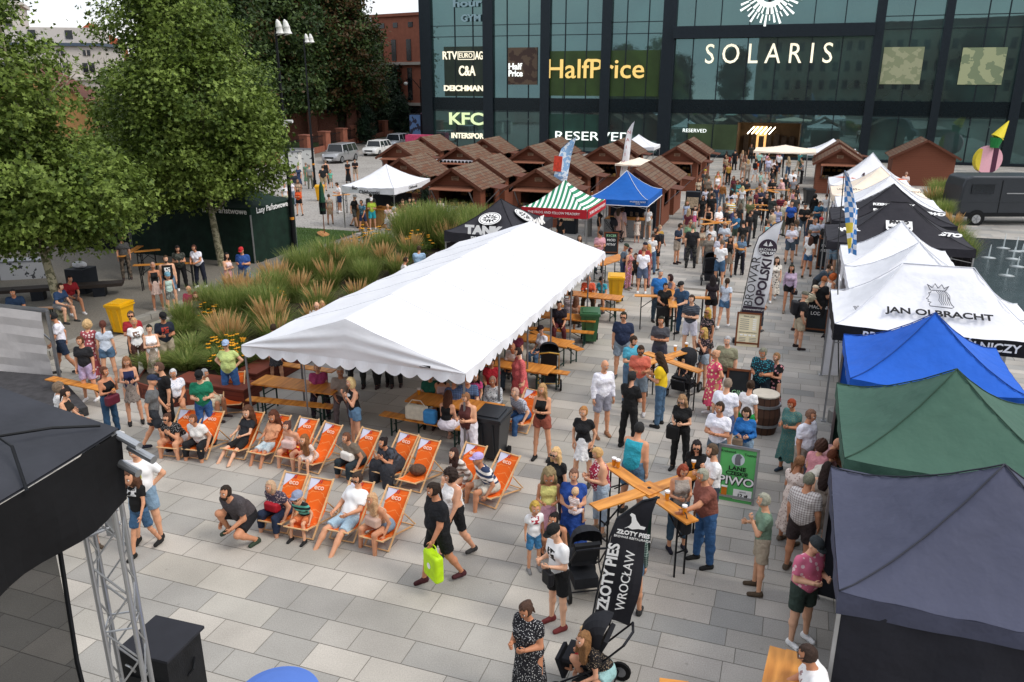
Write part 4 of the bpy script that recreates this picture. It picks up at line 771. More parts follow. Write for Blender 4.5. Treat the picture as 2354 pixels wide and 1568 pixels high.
def scallop(p, q, n_, nm='valance'):
    j = MB(); p, q = Vector(p), Vector(q); m_ = n_ * 6; L_ = (q - p)
    out = Vector((L_.y, -L_.x, 0)).normalized()
    def zb(u): return PE - .16 - .1 * abs(math.sin(u * n_ * math.pi))
    def ev(u): return .035 * math.sin(u * math.pi * 6) ** 2 if L_.length > 8 else 0
    for i in range(m_):
        u0, u1 = i / m_, (i + 1) / m_; a, b = p + L_ * u0, p + L_ * u1; w0, w1 = .02 * math.sin(u0 * 70), .02 * math.sin(u1 * 70)
        j.q([(a.x + out.x * (.02 + w0), a.y + out.y * (.02 + w0), zb(u0)), (b.x + out.x * (.02 + w1), b.y + out.y * (.02 + w1), zb(u1)), (b.x, b.y, PE - ev(u1)), (a.x, a.y, PE - ev(u0))])
    j.build(nm, M_pv, pv)
scallop((-hw, -hl, 0), (hw, -hl, 0), 15); scallop((hw, -hl, 0), (hw, hl, 0), 34); scallop((hw, hl, 0), (-hw, hl, 0), 15); scallop((-hw, hl, 0), (-hw, -hl, 0), 34)
cw = mat('concrete foot', '8b8a86', .85, 0, .1)
for s in (-1, 1):
    for k in range(7):
        y = -hl + 2 * hl * k / 6; f = MB().tube([(s * (hw - .05), y * .995, 0), (s * (hw - .05), y * .995, PE - .02)], .025, 8).build('post', M_metal, pv)
        if s == 1 and k in (4, 6) or (s == -1 and k == 0): MB().tube([(s * (hw - .05), y * .995, 0), (s * (hw - .05), y * .995, .28)], .13, 12).build('foot', cw, f)
for x in (-hw / 2 + .2, 0, hw / 2): MB().tube([(x, -hl + .05, 0), (x, -hl + .05, PE)], .02, 6).build('post', M_metal, pv) if x < -1 else None
MB().box((1.8, -hl - .05, PE + .05), (.24, .01, .05)).build('label', M_black, pv)
# ================================================================== wooden huts
HW = mixmat('brown hut boards', '7b4834', '633a2a', 'stripes', 7.5, .7, .1); HT = mat('hut trim', '5e3626', .7, 0, .12, 5)
def roofm():
    m = mat('hut shingles', '54463c', .85, 0, 0); n = m.node_tree.nodes; L = m.node_tree.links; p = n['Principled BSDF']
    t = n.new('ShaderNodeTexCoord'); v = n.new('ShaderNodeTexBrick'); v.inputs['Scale'].default_value = 1; v.inputs['Brick Width'].default_value = .3; v.inputs['Row Height'].default_value = .2
    v.inputs['Mortar Size'].default_value = .02; v.inputs['Color1'].default_value = lin('6c5e4e'); v.inputs['Color2'].default_value = lin('66432f'); v.inputs['Mortar'].default_value = lin('4a3228')
    s = n.new('ShaderNodeSeparateXYZ'); c = n.new('ShaderNodeCombineXYZ'); L.new(t.outputs['Object'], s.inputs[0]); L.new(s.outputs[1], c.inputs[0]); L.new(s.outputs[0], c.inputs[1]); L.new(c.outputs[0], v.inputs['Vector'])
    z = n.new('ShaderNodeTexNoise'); z.inputs['Scale'].default_value = 3; L.new(t.outputs['Object'], z.inputs['Vector']); mr = n.new('ShaderNodeMapRange'); mr.inputs[3].default_value = .8; mr.inputs[4].default_value = 1.3; L.new(z.outputs['Fac'], mr.inputs[0])
    q = n.new('ShaderNodeVectorMath'); q.operation = 'SCALE'; L.new(v.outputs['Color'], q.inputs[0]); L.new(mr.outputs[0], q.inputs['Scale']); L.new(q.outputs[0], p.inputs['Base Color']); return m
HR = roofm(); M_goods = [mat('goods %d' % i, c, .6, 0, .5, 18) for i, c in enumerate(('8c6a44', 'b9a58a', '5a5048', 'a8884f'))]
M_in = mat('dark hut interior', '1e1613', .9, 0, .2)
def hut(label, front='open', side=True, w=2.9, d=2.9, wall=2.15, apex=3.05, sgn_=True, closed=False):
    t = thing('wooden_hut', (0, 0, 0), -PH, label, 'hut', 'brown wooden market huts'); x0, y0 = w / 2, d / 2; T = .07
    MB().box((0, y0 - T / 2, wall / 2), (w, T, wall)).build('back_wall', HW, t); MB().box((-x0 + T / 2, 0, wall / 2), (T, d - 2 * T, wall)).build('side_wall', HW, t)
    if side and not closed:
        MB().box((x0 - T / 2, 0, .5), (T, d - 2 * T, 1.0)).box((x0 - T / 2, -y0 + .4, 1.55), (T, .66, 1.1)).box((x0 - T / 2, y0 - .4, 1.55), (T, .66, 1.1)).box((x0 - T / 2, 0, wall - .05), (T, d - .2, .1)).build('side_wall', HW, t)
        f = MB().box((x0 + .42, 0, wall - .12), (.95, d - 1.3, .04), rot=Euler((0, R(8), 0))).build('side_flap', HT, t); MB().bar((x0 + .05, -.7, 1.2), (x0 + .8, -.7, wall - .2), .04).bar((x0 + .05, .7, 1.2), (x0 + .8, .7, wall - .2), .04).build('stay', M_metal, f)
    else: MB().box((x0 - T / 2, 0, wall / 2), (T, d - 2 * T, wall)).build('side_wall', HW, t)
    if closed: MB().box((0, -y0 + T / 2, wall / 2), (w, T, wall)).build('front_wall', HW, t)
    else:
        MB().box((0, -y0 + T / 2, .5), (w, T, 1.0)).box((-x0 + .22, -y0 + T / 2, 1.55), (.44, T, 1.1)).box((x0 - .22, -y0 + T / 2, 1.55), (.44, T, 1.1)).box((0, -y0 + T / 2, wall - .05), (w, T, .1)).build('front_wall', HW, t)
        f = MB().box((0, -y0 - .42, wall - .1), (w - .5, .95, .04), rot=Euler((R(8), 0, 0))).build('front_flap', mat('flap boards', '8a5a45', .7, 0, .1), t); MB().bar((-x0 + .35, -y0, 1.1), (-x0 + .35, -y0 - .8, wall - .18), .045).bar((x0 - .35, -y0, 1.1), (x0 - .35, -y0 - .8, wall - .18), .045).build('stay', M_metal, f)
        MB().box((0, -y0 - .1, 1.03), (w - .5, .5, .05)).build('counter_board', HT, t)
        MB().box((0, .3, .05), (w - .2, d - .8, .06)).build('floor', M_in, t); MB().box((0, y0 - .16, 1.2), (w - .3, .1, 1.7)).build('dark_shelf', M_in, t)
        for mi in range(3):
            j = MB(); r = random.Random(len(label) * 3 + mi)
            for k in range(14): h = r.uniform(.06, .24); j.box((r.uniform(-x0 + .45, x0 - .45), -y0 + r.uniform(-.22, .1), 1.06 + h / 2), (r.uniform(.07, .2), .1, h))
            for z in (1.35, 1.65):
                for k in range(6): j.box((r.uniform(-x0 + .3, x0 - .3), y0 - .28, z), (r.uniform(.1, .25), .14, r.uniform(.1, .25)))
            j.build('goods', M_goods[(mi + len(label)) % 4], t)
    for s in (-1, 1):                                  # gable triangles
        j = MB(); j.ext([(-x0, 0), (x0, 0), (0, apex - wall)], (0, s * (y0 - T / 2) - .0, wall), (1, 0, 0), (0, 0, 1), T * .9); j.build('gable', HW, t)
    ov = .28; sl = math.atan2(apex - wall, x0)
    for s in (-1, 1):
        L_ = (x0 + ov) / math.cos(sl); cx = s * (x0 + ov) / 2; cz = apex + .06 - (x0 + ov) / 2 * math.tan(sl)
        MB().box((cx, -.12, cz), (L_, d + .8, .06), rot=Euler((0, s * sl, 0))).build('roof', HR, t)
        for y in (-y0 - .53, y0 + .29): MB().box((cx, y, cz - .035), (L_, .03, .16), rot=Euler((0, s * sl, 0))).build('barge_board', HT, t)
    if sgn_:
        q = MB().box((0, -y0 - .03, wall + .38), (.42, .04, .2)).build('plaque', mat('plaque', 'a98f77', .7, 0, .15), t)
        MB().box((0, -y0 - .055, wall + .43), (.34, .012, .03)).box((0, -y0 - .055, wall + .36), (.3, .012, .03)).box((0, -y0 - .055, wall + .31), (.22, .012, .02)).build('plaque_mark', HT, q)
    return t
h0 = hut('food hut with a white tea towel hanging from its counter, right of the bakery tent'); p = W(-17.3, 41.6); h0.location = p
hl_ = [(-22.4, 45.6, 'wooden hut directly behind the white bakery tent'), (-27.8, 55.6, 'leftmost hut of the middle row beside the parked cars'), (-29.0, 62.4, 'leftmost hut of the rear row under the sports sign'), (-22.3, 54.1, 'hut with a black and white disc garland under its gable'),
       (-17.9, 47.1, 'hut right behind the food hut with the tea towel'), (-23.4, 61.8, 'hut of the rear row second from the left'), (-17.9, 56.6, 'hut with a plaque left of the flag with the red drink'), (-18.4, 63.0, 'rear hut just left of the drink flag tip'),
       (-12.9, 42.6, 'hut whose front is hidden by the striped tent'), (-13.2, 48.8, 'hut behind the striped tent, right of the drink flag'), (-13.0, 57.9, 'hut of the middle row behind the white NAIV flag'), (-13.2, 64.2, 'rear hut under the small white tent'),
       (-8.0, 44.4, 'hut right behind the royal blue tent'), (-8.0, 48.9, 'second hut behind the royal blue tent'), (-8.0, 59.6, 'hut with open dark side right of the cream awning'), (-8.1, 66.2, 'rearmost hut left of the mall entrance'),
       (2.8, 61.7, 'hut with lit counter right of the entrance'), (2.9, 67.4, 'hut half hidden behind the lit counter hut')]
for b, a, lb in hl_: dup(h0, W(b, a), -PH, lb)
hc = hut('large closed brown hut behind the tent row near the van', closed=True, w=4.2, d=3.2, sgn_=False, apex=3.3); hc.location = W(8.9, 68.5)
o = thing('disc_garland', W(-22.3, 52.2), -PH, 'white cloth band with black discs hung on a hut gable', 'garland'); MB().box((0, 0, 2.1), (3.3, .03, .32)).build('band', F_wht, o); j = MB()
for k in range(12): n = 10; j.ext([(.11 * math.cos(6.283 * i / n), .11 * math.sin(6.283 * i / n)) for i in range(n)], (-1.5 + k * .273, -.035, 2.1), (1, 0, 0), (0, 0, 1), -.015)
j.build('discs', M_black, o)
o = thing('tea_towel', W(-17.75, 39.9), -PH, 'white printed banner cloth hanging below the food hut counter', 'cloth'); MB().box((0, 0, .55), (1.25, .02, 1.05)).build('cloth', F_wht, o); MB().ball((0, -.02, .6), .2, 10, sc_=(1.4, .1, .8)).build('print', mat('teal print', '2d8f8a', .8, 0, .3, 20), o)
for (b, a, w_, lb, m_) in ((-10.9, 39.9, 1.0, 'black crate stack right of the striped tent', M_dark), (-5.3, 46.2, .8, 'dark stall shelf right of the blue tent', M_dark)):
    o = thing('stall_shelf', W(b, a), -PH, lb, 'shelf'); MB().box((0, 0, .8), (w_, .5, 1.6)).build('frame', m_, o); MB().box((0, -.27, 1.0), (w_ * .8, .06, .6)).build('goods', M_goods[1], o)
# ================================================================== stage corner at the lower left
M_net = mat('stage mesh', '0c0d0e', .9, 0, .15, 3, alpha=.84); M_stg = mat('stage roof sheet', '33353b', .75, 0, .2, 2, 1, 2); M_stk = mat('stage black cloth', '0e0e10', .85, 0, .3, 2, .4, 4)
A_, B_, C_ = Vector((-3.19, 5.91, 5.0)), Vector((-6.2, 7.15, 5.5)), Vector((-4.6, 1.9, 5.0)); D_ = Vector((-9.5, 4.0, 5.6))
st = thing('stage_roof', (A_.x, A_.y, 0), 0, 'black fabric stage roof with silver truss tubes at the lower left', 'stage')
def rel(p): return (p[0] - A_.x, p[1] - A_.y, p[2])
V, F = [], []; n = 22
for i in range(n + 1):
    for k in range(n + 1):
        u, v = i / n, k / n; p = A_.lerp(B_, u).lerp(C_.lerp(D_, u), v); s = math.sin(math.pi * u) * .05 + .05 * math.sin(u * 9 + v * 7) * math.sin(v * 6) * min(1, 6 * u, 6 * v)
        V.append(rel((p.x, p.y, p.z - s - .12 * math.sin(math.pi * v) * (1 if u < .03 else .4))))
for i in range(n):
    for k in range(n): a = i * (n + 1) + k; F.append((a, a + n + 1, a + n + 2, a + 1))
V += [(x, y, z - .02) for x, y, z in V]; F += [tuple(q + (n + 1) ** 2 for q in f[::-1]) for f in F]
link(bpy.data.objects.new('roof_sheet', npmesh('roof_sheet', V, F, M_stg, smooth=True)), st)
def skirt(p, q, drop0, drop1, m, nm, n=30, amp=.055):
    j = MB(); p, q = Vector(p), Vector(q); o = Vector((q - p)).cross(Vector((0, 0, 1))).normalized()
    for i in range(n):
        for k in range(6):
            def P(u, w): c = p.lerp(q, u); dr = drop0 + (drop1 - drop0) * u; return rel(c + o * amp * math.sin(u * 25 + w * 2) * w - Vector((0, 0, dr * w + .12 * math.sin(math.pi * u) * (1 - w))))
            j.q([P(i / n, (k + 1) / 6), P((i + 1) / n, (k + 1) / 6), P((i + 1) / n, k / 6), P(i / n, k / 6)])
    j.build(nm, m, st, True)
skirt(A_ + Vector((.02, -.02, -.02)), C_, .62, 1.05, M_stk, 'side_curtain'); skirt(B_, A_, .1, .35, M_stk, 'front_curtain')
pn = Vector((-3.5, 5.32, 0)); skirt(Vector((pn.x - .02, pn.y, 4.4)), Vector((-4.75, 1.9, 4.2)), 4.1, 4.1, M_net, 'mesh_wall', 26, .10)
j = MB(); j.tube([rel((pn.x + .02, pn.y, 4.35)), rel((pn.x - .03, pn.y, 3.2)), rel((pn.x - .02, pn.y + .05, 1.6)), rel((pn.x + .05, pn.y + .05, .1))], .02, 6); j.build('cable', M_black, st)
j = MB(); j.bar(rel((-3.3, 5.75, 4.95)), rel((-3.75, 5.0, 4.3)), .045).bar(rel((-4.2, 4.6, 4.9)), rel((-4.6, 3.8, 4.2)), .045); j.build('brace', M_alu, st)
for dx, dz in ((0, 0), (.1, -.12), (-.04, -.24)): MB().tube([rel((-3.22 + dx, 5.9, 4.96 + dz)), rel((-2.98 + dx, 5.78, 4.9 + dz))], .035, 12).build('truss_end', M_alu, st)
MB().tube([rel((-4.3, 5.2, 4.12)), rel((-3.45, 6.15, 4.12))], .02, 8).tube([rel((-4.3, 5.2, 3.98)), rel((-3.45, 6.15, 3.98))], .02, 8).bar(rel((-3.5, 6.1, 3.9)), rel((-3.5, 6.1, 4.2)), .07).build('rail', M_alu, st)
MB().tube([rel((-3.42, 5.0, 4.93)), rel((-3.7, 5.35, 5.11)), rel((-3.9, 5.5, 5.12)), rel((-3.6, 5.7, 5.1)), rel((-3.3, 5.85, 5.05))], .012, 6).build('rope', M_black, st)
tr = thing('truss_tower', (-3.46, 5.93, 0), R(15), 'silver lattice truss tower carrying the stage roof', 'truss'); hw_ = .125
for sx in (-1, 1):
    for sy in (-1, 1): MB().tube([(sx * hw_, sy * hw_, 0), (sx * hw_, sy * hw_, 4.5)], .022, 10).build('chord', M_alu, tr)
j = MB(); k = 0; z = .15
while z < 4.1:
    s = 1 if k % 2 else -1
    for (a, b) in (((-hw_, -hw_), (hw_, -hw_)), ((hw_, -hw_), (hw_, hw_)), ((hw_, hw_), (-hw_, hw_)), ((-hw_, hw_), (-hw_, -hw_))):
        p, q = (a, b) if s > 0 else (b, a); j.tube([(p[0], p[1], z), (q[0], q[1], z + .33)], .009, 6)
        if k % 3 == 0: j.tube([(a[0], a[1], z), (b[0], b[1], z)], .009, 6)
    z += .33; k += 1
j.build('lattice', M_alu, tr)
sp = thing('loudspeaker', (-3.55, 6.68, 0), R(-17), 'tall black loudspeaker stack beside the truss tower', 'loudspeaker')
MB().box((0, 0, 1.15), (.56, .5, 2.3)).build('cabinet', mat('black speaker paint', '17181b', .7, 0, .3, 8, .2, 60), sp); MB().box((0, .02, 2.315), (.6, .56, .03)).build('top_cover', mat('speaker lid', '2a2b31', .8, 0, .1), sp)
MB().box((0, -.262, 1.5), (.46, .02, 1.1)).build('grille', M_black, sp); MB().tube([(-.2, -.27, 2.18), (-.12, -.3, 2.2), (-.1, -.27, 2.12)], .012, 6).build('handle', M_alu, sp); MB().tube([(.285, .0, 1.95), (.31, .05, 2.0), (.285, .12, 2.08)], .015, 6).build('handle', M_black, sp)
# low side canopy with a pale sheet wall
ca = thing('side_canopy', (-14.1, 20.57, 0), 0, 'aluminium framed shelter with a grey white sheet wall at the left edge', 'shelter')
post = G(*Dp('C1', 470, 435)); hgt = 1.95; o_ = Vector((-14.11, 20.57, 0)); e1 = Vector((post.x, post.y, 0)) - o_
dl = (G(0, 857) - Vector((post.x, post.y, 0))).normalized(); e2 = e1 + dl * 4.6
j = MB(); j.bar(e1, e1 + Vector((0, 0, hgt)), .07).bar(e2, e2 + Vector((0, 0, hgt)), .07).bar(e1 + Vector((0, 0, hgt)), e2 + Vector((0, 0, hgt)), .09).bar(e1 + Vector((0, 0, hgt * .55)), e1 + dl * 1.1 + Vector((0, 0, hgt)), .03); j.build('frame', M_metal, ca)
j = MB(); n = 24; bk = Vector((-dl.y, dl.x, 0)) * .12
for i in range(n):
    for k in range(8):
        def P(u, w): c = e1 + dl * (.06 + 4.5 * u) + bk * (1 + .5 * math.sin(w * 3 + u * 4) + .18 * math.sin(w * 22 + u * 5)); return (c.x, c.y, .12 + (hgt - .15) * w)
        j.q([P(i / n, k / 8), P((i + 1) / n, k / 8), P((i + 1) / n, (k + 1) / 8), P(i / n, (k + 1) / 8)])
j.build('sheet_wall', mat('grey white sheet', 'b9b5b3', .8, 0, .08, 2, .3, 4), ca, True)
fl = thing('stage_floor', (0, 0, 0), 0, 'dark low platform boards below the grey white sheet wall', 'platform'); j = MB(); q = [G(0, 870), G(140, 882), G(205, 955), G(0, 1010)]; j.prism([(p.x, p.y) for p in q], .02, .22); j.build('deck', mat('dark boards', '3d3c3e', .8, 0, .3, 6), fl)
# ================================================================== beer tables, benches, high tables
def beer_table(legm=None):
    t = thing('beer_table', (0, 0, 0), 0, 'x', 'table'); MB().box((0, 0, .76), (2.2, .62, .028)).box((0, .285, .745), (2.2, .03, .03)).box((0, -.285, .745), (2.2, .03, .03)).build('tabletop', M_wood, t)
    for s in (-1, 1): MB().bar((s * .8, -.25, .74), (s * .8, -.25, 0), .03).bar((s * .8, .25, .74), (s * .8, .25, 0), .03).bar((s * .8, -.25, .1), (s * .8, .25, .1), .025).bar((s * .8, -.22, .5), (s * .8, .22, .5), .02).bar((s * .8, 0, .5), (s * .3, 0, .74), .02).build('leg', legm, t)
    return t
def beer_bench(legm=None):
    t = thing('beer_bench', (0, 0, 0), 0, 'x', 'bench'); MB().box((0, 0, .46), (2.2, .26, .028)).build('seat', M_wood, t)
    for s in (-1, 1): MB().bar((s * .8, -.1, .44), (s * .8, -.1, 0), .03).bar((s * .8, .1, .44), (s * .8, .1, 0), .03).bar((s * .8, -.1, .07), (s * .8, .1, .07), .022).bar((s * .8, 0, .25), (s * .4, 0, .44), .02).build('leg', legm, t)
    return t
LGm = mat('dark green legs', '1d3a33', .5, .3, .1); bt0, bn0 = beer_table(LGm), beer_bench(LGm); used = [0, 0]
def put(proto, i, loc, rz, label, group):
    if used[i] == 0: used[i] = 1; proto.location = loc; proto.rotation_euler = (0, 0, rz); proto['label'] = label; proto['group'] = group; return proto
    return dup(proto, loc, rz, label, group)
TG, BG_ = 'beer tables under the pavilion', 'beer benches under the pavilion'
def mid(t, x0, y0, x1, y1, z): a, b = g(t, x0, y0, z), g(t, x1, y1, z); c = (a + b) / 2; return (c.x, c.y, 0), math.atan2(b.y - a.y, b.x - a.x)
for (t, x0, y0, x1, y1, lb) in (('C2', 110, 430, 650, 500, 'empty beer table at the front left of the pavilion with a phone on it'), ('C2', 1290, 560, 1930, 660, 'beer table at the front right of the pavilion where the elderly group sits'), ('C2', 1905, 285, 2200, 330, 'beer table beside the standing woman in the coral dress'),
                               ('B3', 160, 1265, 380, 1300, 'beer table where the woman in white tee and cap sits'), ('B3', 370, 1095, 600, 1115, 'beer table right behind the green wheelie bin'), ('B3', 610, 930, 800, 950, 'beer table of the man in the orange shirt'), ('B3', 790, 690, 940, 640, 'beer table at the far right corner of the pavilion')):
    loc, rz = mid(t, x0, y0, x1, y1, .77); put(bt0, 0, loc, rz, lb, TG)
for (t, x0, y0, x1, y1, lb) in (('C2', 10, 580, 630, 640, 'empty beer bench in front of the empty beer table'), ('C2', 1180, 720, 1560, 790, 'beer bench carrying the pale tote bag'), ('B3', 350, 1210, 555, 1225, 'beer bench left of the green wheelie bin'), ('B3', 380, 1275, 495, 1320, 'beer bench behind the woman in white tee'),
                               ('C2', 2110, 330, 2260, 350, 'beer bench behind the coral dress'), ('C1', 520, 445, 740, 490, 'beer bench on the left by the grey sheet wall'), ('B3', 640, 1040, 795, 1050, 'beer bench just behind the green bin lid'), ('B1', 40, 1060, 340, 1045, 'beer bench at the far left on the gravel'), ('C2', 200, 300, 560, 350, 'beer bench behind the empty beer table')):
    loc, rz = mid(t, x0, y0, x1, y1, .46); put(bn0, 1, loc, rz, lb, BG_ if 'left' not in lb else 'beer benches on the left')
def high_table(c, ends, label, group='high cross tables of pine boards', h=1.1, hole=True, legm=None):
    t = thing('high_table', (c[0], c[1], 0), 0, label, 'table', group); n = 0; z = h
    for (a, b) in ends:
        a, b = Vector((a[0] - c[0], a[1] - c[1], 0)), Vector((b[0] - c[0], b[1] - c[1], 0)); d = (b - a); L_ = d.length; rz = math.atan2(d.y, d.x); m_ = (a + b) / 2
        o = MB().box((0, 0, 0), (L_, .25, .028)).build('tabletop', mixmat('pine board', 'e09a48', 'b06f2c', 'plank', 9, .4), t); o.location = (m_.x, m_.y, z); o.rotation_euler = (0, 0, rz); z += .006
        dn = d.normalized(); sd = Vector((-dn.y, dn.x, 0)) * .1
        for e, s in ((a + dn * .22, 1), (b - dn * .22, -1)):
            MB().bar(e + sd + Vector((0, 0, h - .03)), e + sd, .028).bar(e - sd + Vector((0, 0, h - .03)), e - sd, .028).bar(e + sd + Vector((0, 0, .45)), e - sd + Vector((0, 0, .45)), .02).bar(e + sd + Vector((0, 0, .75)), e - sd + Vector((0, 0, .75)), .02).bar(e + Vector((0, 0, .7)), e + dn * s * .45 + Vector((0, 0, h - .04)), .022).build('leg', legm or M_black, t)
    if hole:
        o = MB().box((0, 0, h + .027), (.36, .36, .018)).build('centre_board', M_wood, t); o.rotation_euler = (0, 0, R(35)); MB().tube([(0, 0, h + .037), (0, 0, h + .04)], .035, 12).build('parasol_hole', M_black, o)
        MB().tube([(0.02, -.1, 0), (0.02, -.1, h)], .035, 8).build('post', LGm, t)
    return t
def E(t, x, y, z=1.12): p = g(t, x, y, z); return (p.x, p.y)
def cross(t, c, e, lb, hole=True): return high_table(E(t, *c), [(E(t, *e[0]), E(t, *e[1])), (E(t, *e[2]), E(t, *e[3]))] if len(e) == 4 else [(E(t, *e[0]), E(t, *e[1]))], lb, hole=hole)
cross('C3', (1170, 1285), ((850, 1080), (1510, 1540), (735, 1425), (1590, 1150)), 'nearest high cross table of pine boards behind the black feather flag')
cross('C3', (1290, 260), ((1140, 212), (1575, 362), (1070, 320), (1510, 188)), 'high cross table with the curly man in yellow beside it')
cross('B3', (1350, 955), ((1055, 940), (1648, 962), (1358, 1035), (1335, 885)), 'high cross table behind the man with crossed arms in navy')
cross('M1', (540, 580), ((455, 592), (640, 575), (455, 560), (620, 590)), 'high table around the man in the white polo, left of the tall flag')
cross('M1', (860, 388), ((735, 385), (985, 388), (800, 375), (910, 405)), 'farthest high table, between the huts')
cross('M1', (790, 490), ((735, 475), (850, 478), (740, 495), (850, 510)), 'high table beside the empty dark chair in the crowd')
cross('M1', (680, 740), ((600, 700), (705, 745), (640, 725), (700, 700)), 'small high table just left of the tall white flag', False)
cross('B1', (1300, 695), ((1045, 705), (1545, 685)), 'long high table on the gravel behind the man in the black tank top', False)
cross('B1', (1100, 600), ((1050, 600), (1255, 582), (945, 640), (1100, 555)), 'high cross table at the edge of the tree shade', False)
cross('B2', (700, 150), ((650, 160), (780, 150)), 'narrow high table by the yellow bin near the bakery tent', False)
cross('B3', (1860, 140), ((1945, 115), (1830, 160)), 'narrow high table at the edge of the main crowd', False)
t_ = cross('E3', (2250, 1450), ((2200, 1300), (2130, 1640), (2330, 1330), (2260, 1640)), 'orange pine table top entering at the bottom right edge', False)
t_ = cross('E3', (1350, 1640), ((1250, 1590), (1480, 1620)), 'tip of a pine board table at the bottom edge', False)
# ================================================================== deckchairs
def dk_mat():
    m = mat('orange deckchair cloth', 'ee6a1c', .75, 0, 0); n = m.node_tree.nodes; L = m.node_tree.links; p = n['Principled BSDF']
    t = n.new('ShaderNodeTexCoord'); s = n.new('ShaderNodeSeparateXYZ'); L.new(t.outputs['UV'], s.inputs[0])
    def mth(op, a, b):
        q = n.new('ShaderNodeMath'); q.operation = op
        for i, v in enumerate((a, b)):
            if isinstance(v, (int, float)): q.inputs[i].default_value = v
            else: L.new(v, q.inputs[i])
        return q.outputs[0]
    # white corner at the top left of the cloth, thin paler arcs over the orange
    f = mth('LESS_THAN', mth('ADD', s.outputs[0], mth('MULTIPLY', mth('SUBTRACT', 1.0, s.outputs[1]), 2.6)), .52)
    w = n.new('ShaderNodeTexWave'); w.wave_type = 'RINGS'; w.inputs['Scale'].default_value = 2.2; w.inputs['Distortion'].default_value = 7; L.new(t.outputs['UV'], w.inputs['Vector'])
    g2 = mth('GREATER_THAN', w.outputs['Fac'], .975)
    m1 = n.new('ShaderNodeMixRGB'); m1.inputs[1].default_value = lin('ee6a1c'); m1.inputs[2].default_value = lin('f38c4a'); L.new(g2, m1.inputs[0])
    m2 = n.new('ShaderNodeMixRGB'); m2.inputs[2].default_value = lin('d9dcf0'); L.new(m1.outputs[0], m2.inputs[1]); L.new(f, m2.inputs[0]); L.new(m2.outputs[0], p.inputs['Base Color']); return m
DKM = dk_mat()
def deckchair():
    t = thing('deckchair', (0, 0, 0), 0, 'x', 'deckchair'); w = .265
    top, foot = Vector((0, .56, .84)), Vector((0, -.36, .02)); sf, sr = Vector((0, -.5, .31)), Vector((0, .62, .02))
    for s in (-1, 1):
        MB().bar(foot + Vector((s * w, 0, 0)), top + Vector((s * w, .02, .03)), .034, .02).build('long_rail', M_wood2, t)
        MB().bar(sf + Vector((s * (w - .035), 0, 0)), sr + Vector((s * (w - .035), 0, 0)), .034, .02).build('seat_rail', M_wood2, t)
        MB().bar(Vector((s * (w + .03), .22, .54)), Vector((s * (w + .03), .62, .08)), .026, .018).build('prop', M_wood2, t)
    MB().tube([(-w, foot.y, .03), (w, foot.y, .03)], .014, 8).build('bottom_bar', M_wood2, t); MB().tube([(-w - .01, top.y, top.z), (w + .01, top.y, top.z)], .016, 8).build('top_bar', M_wood2, t)
    MB().tube([(-w, sf.y, sf.z), (w, sf.y, sf.z)], .016, 8).build('seat_bar', M_wood2, t); MB().tube([(-w, sr.y, .05), (w, sr.y, .05)], .014, 8).build('rear_bar', M_wood2, t)
    prof = [(.56, .845), (.46, .70), (.37, .56), (.28, .42), (.18, .31), (.06, .25), (-.12, .235), (-.3, .26), (-.5, .315)]; V, F, UV = [], [], []
    for k, (y, z) in enumerate(prof):
        for i in range(7): x = -w + .03 + (2 * w - .06) * i / 6; V.append((x, y, z - .018 * math.sin(math.pi * i / 6)))
    for k in range(8):
        for i in range(6): F.append((k * 7 + i, (k + 1) * 7 + i, (k + 1) * 7 + i + 1, k * 7 + i + 1)); UV += [(i / 6, 1 - k / 8), (i / 6, 1 - (k + 1) / 8), ((i + 1) / 6, 1 - (k + 1) / 8), ((i + 1) / 6, 1 - k / 8)]
    me = npmesh('sling', V, F, DKM, smooth=True); uv = me.uv_layers.new(name='uv'); uv.data.foreach_set('uv', np.array(UV, dtype=np.float32).ravel())
    s_ = link(bpy.data.objects.new('sling', me), t); ang = math.atan2(.145, .10)
    text_obj('eco', .15, mat('pale print', 'f6d2b8', .7, 0, 0), s_, (0, .445, .70), (ang, 0, 0), .002, bold=.003)
    j = MB(); u = Vector((0, math.cos(ang), math.sin(ang)))
    for x in (-.02, .025): j.ext([(-.018, 0), (.004, 0), (.024, .07), (.002, .07)], Vector((x, .492, .765)), (1, 0, 0), u, .002)
    j.build('logo_mark', mat('logo red', 'b8343c', .7, 0, 0), s_); return t
dk0 = deckchair(); dk_used = False; CH_ = {}
def dchair(key, t, xl, yl, xr, yr, lb):               # front bar ends in the photograph
    global dk_used
    a, b = g(t, xl, yl), g(t, xr, yr); c = (a + b) / 2; rz = math.atan2(b.y - a.y, b.x - a.x); fw = Vector((math.sin(rz), -math.cos(rz), 0)); loc = Vector((c.x, c.y, 0)) - fw * .32
    lb = lb if not dk_used else lb
    if not dk_used: dk_used = True; dk0.location = loc; dk0.rotation_euler = (0, 0, rz); dk0.scale = (.9,) * 3; dk0['label'] = lb; dk0['group'] = 'orange deckchairs facing the stage'
    else: dup(dk0, loc, rz, lb, 'orange deckchairs facing the stage')
    CH_[key] = (loc, rz)
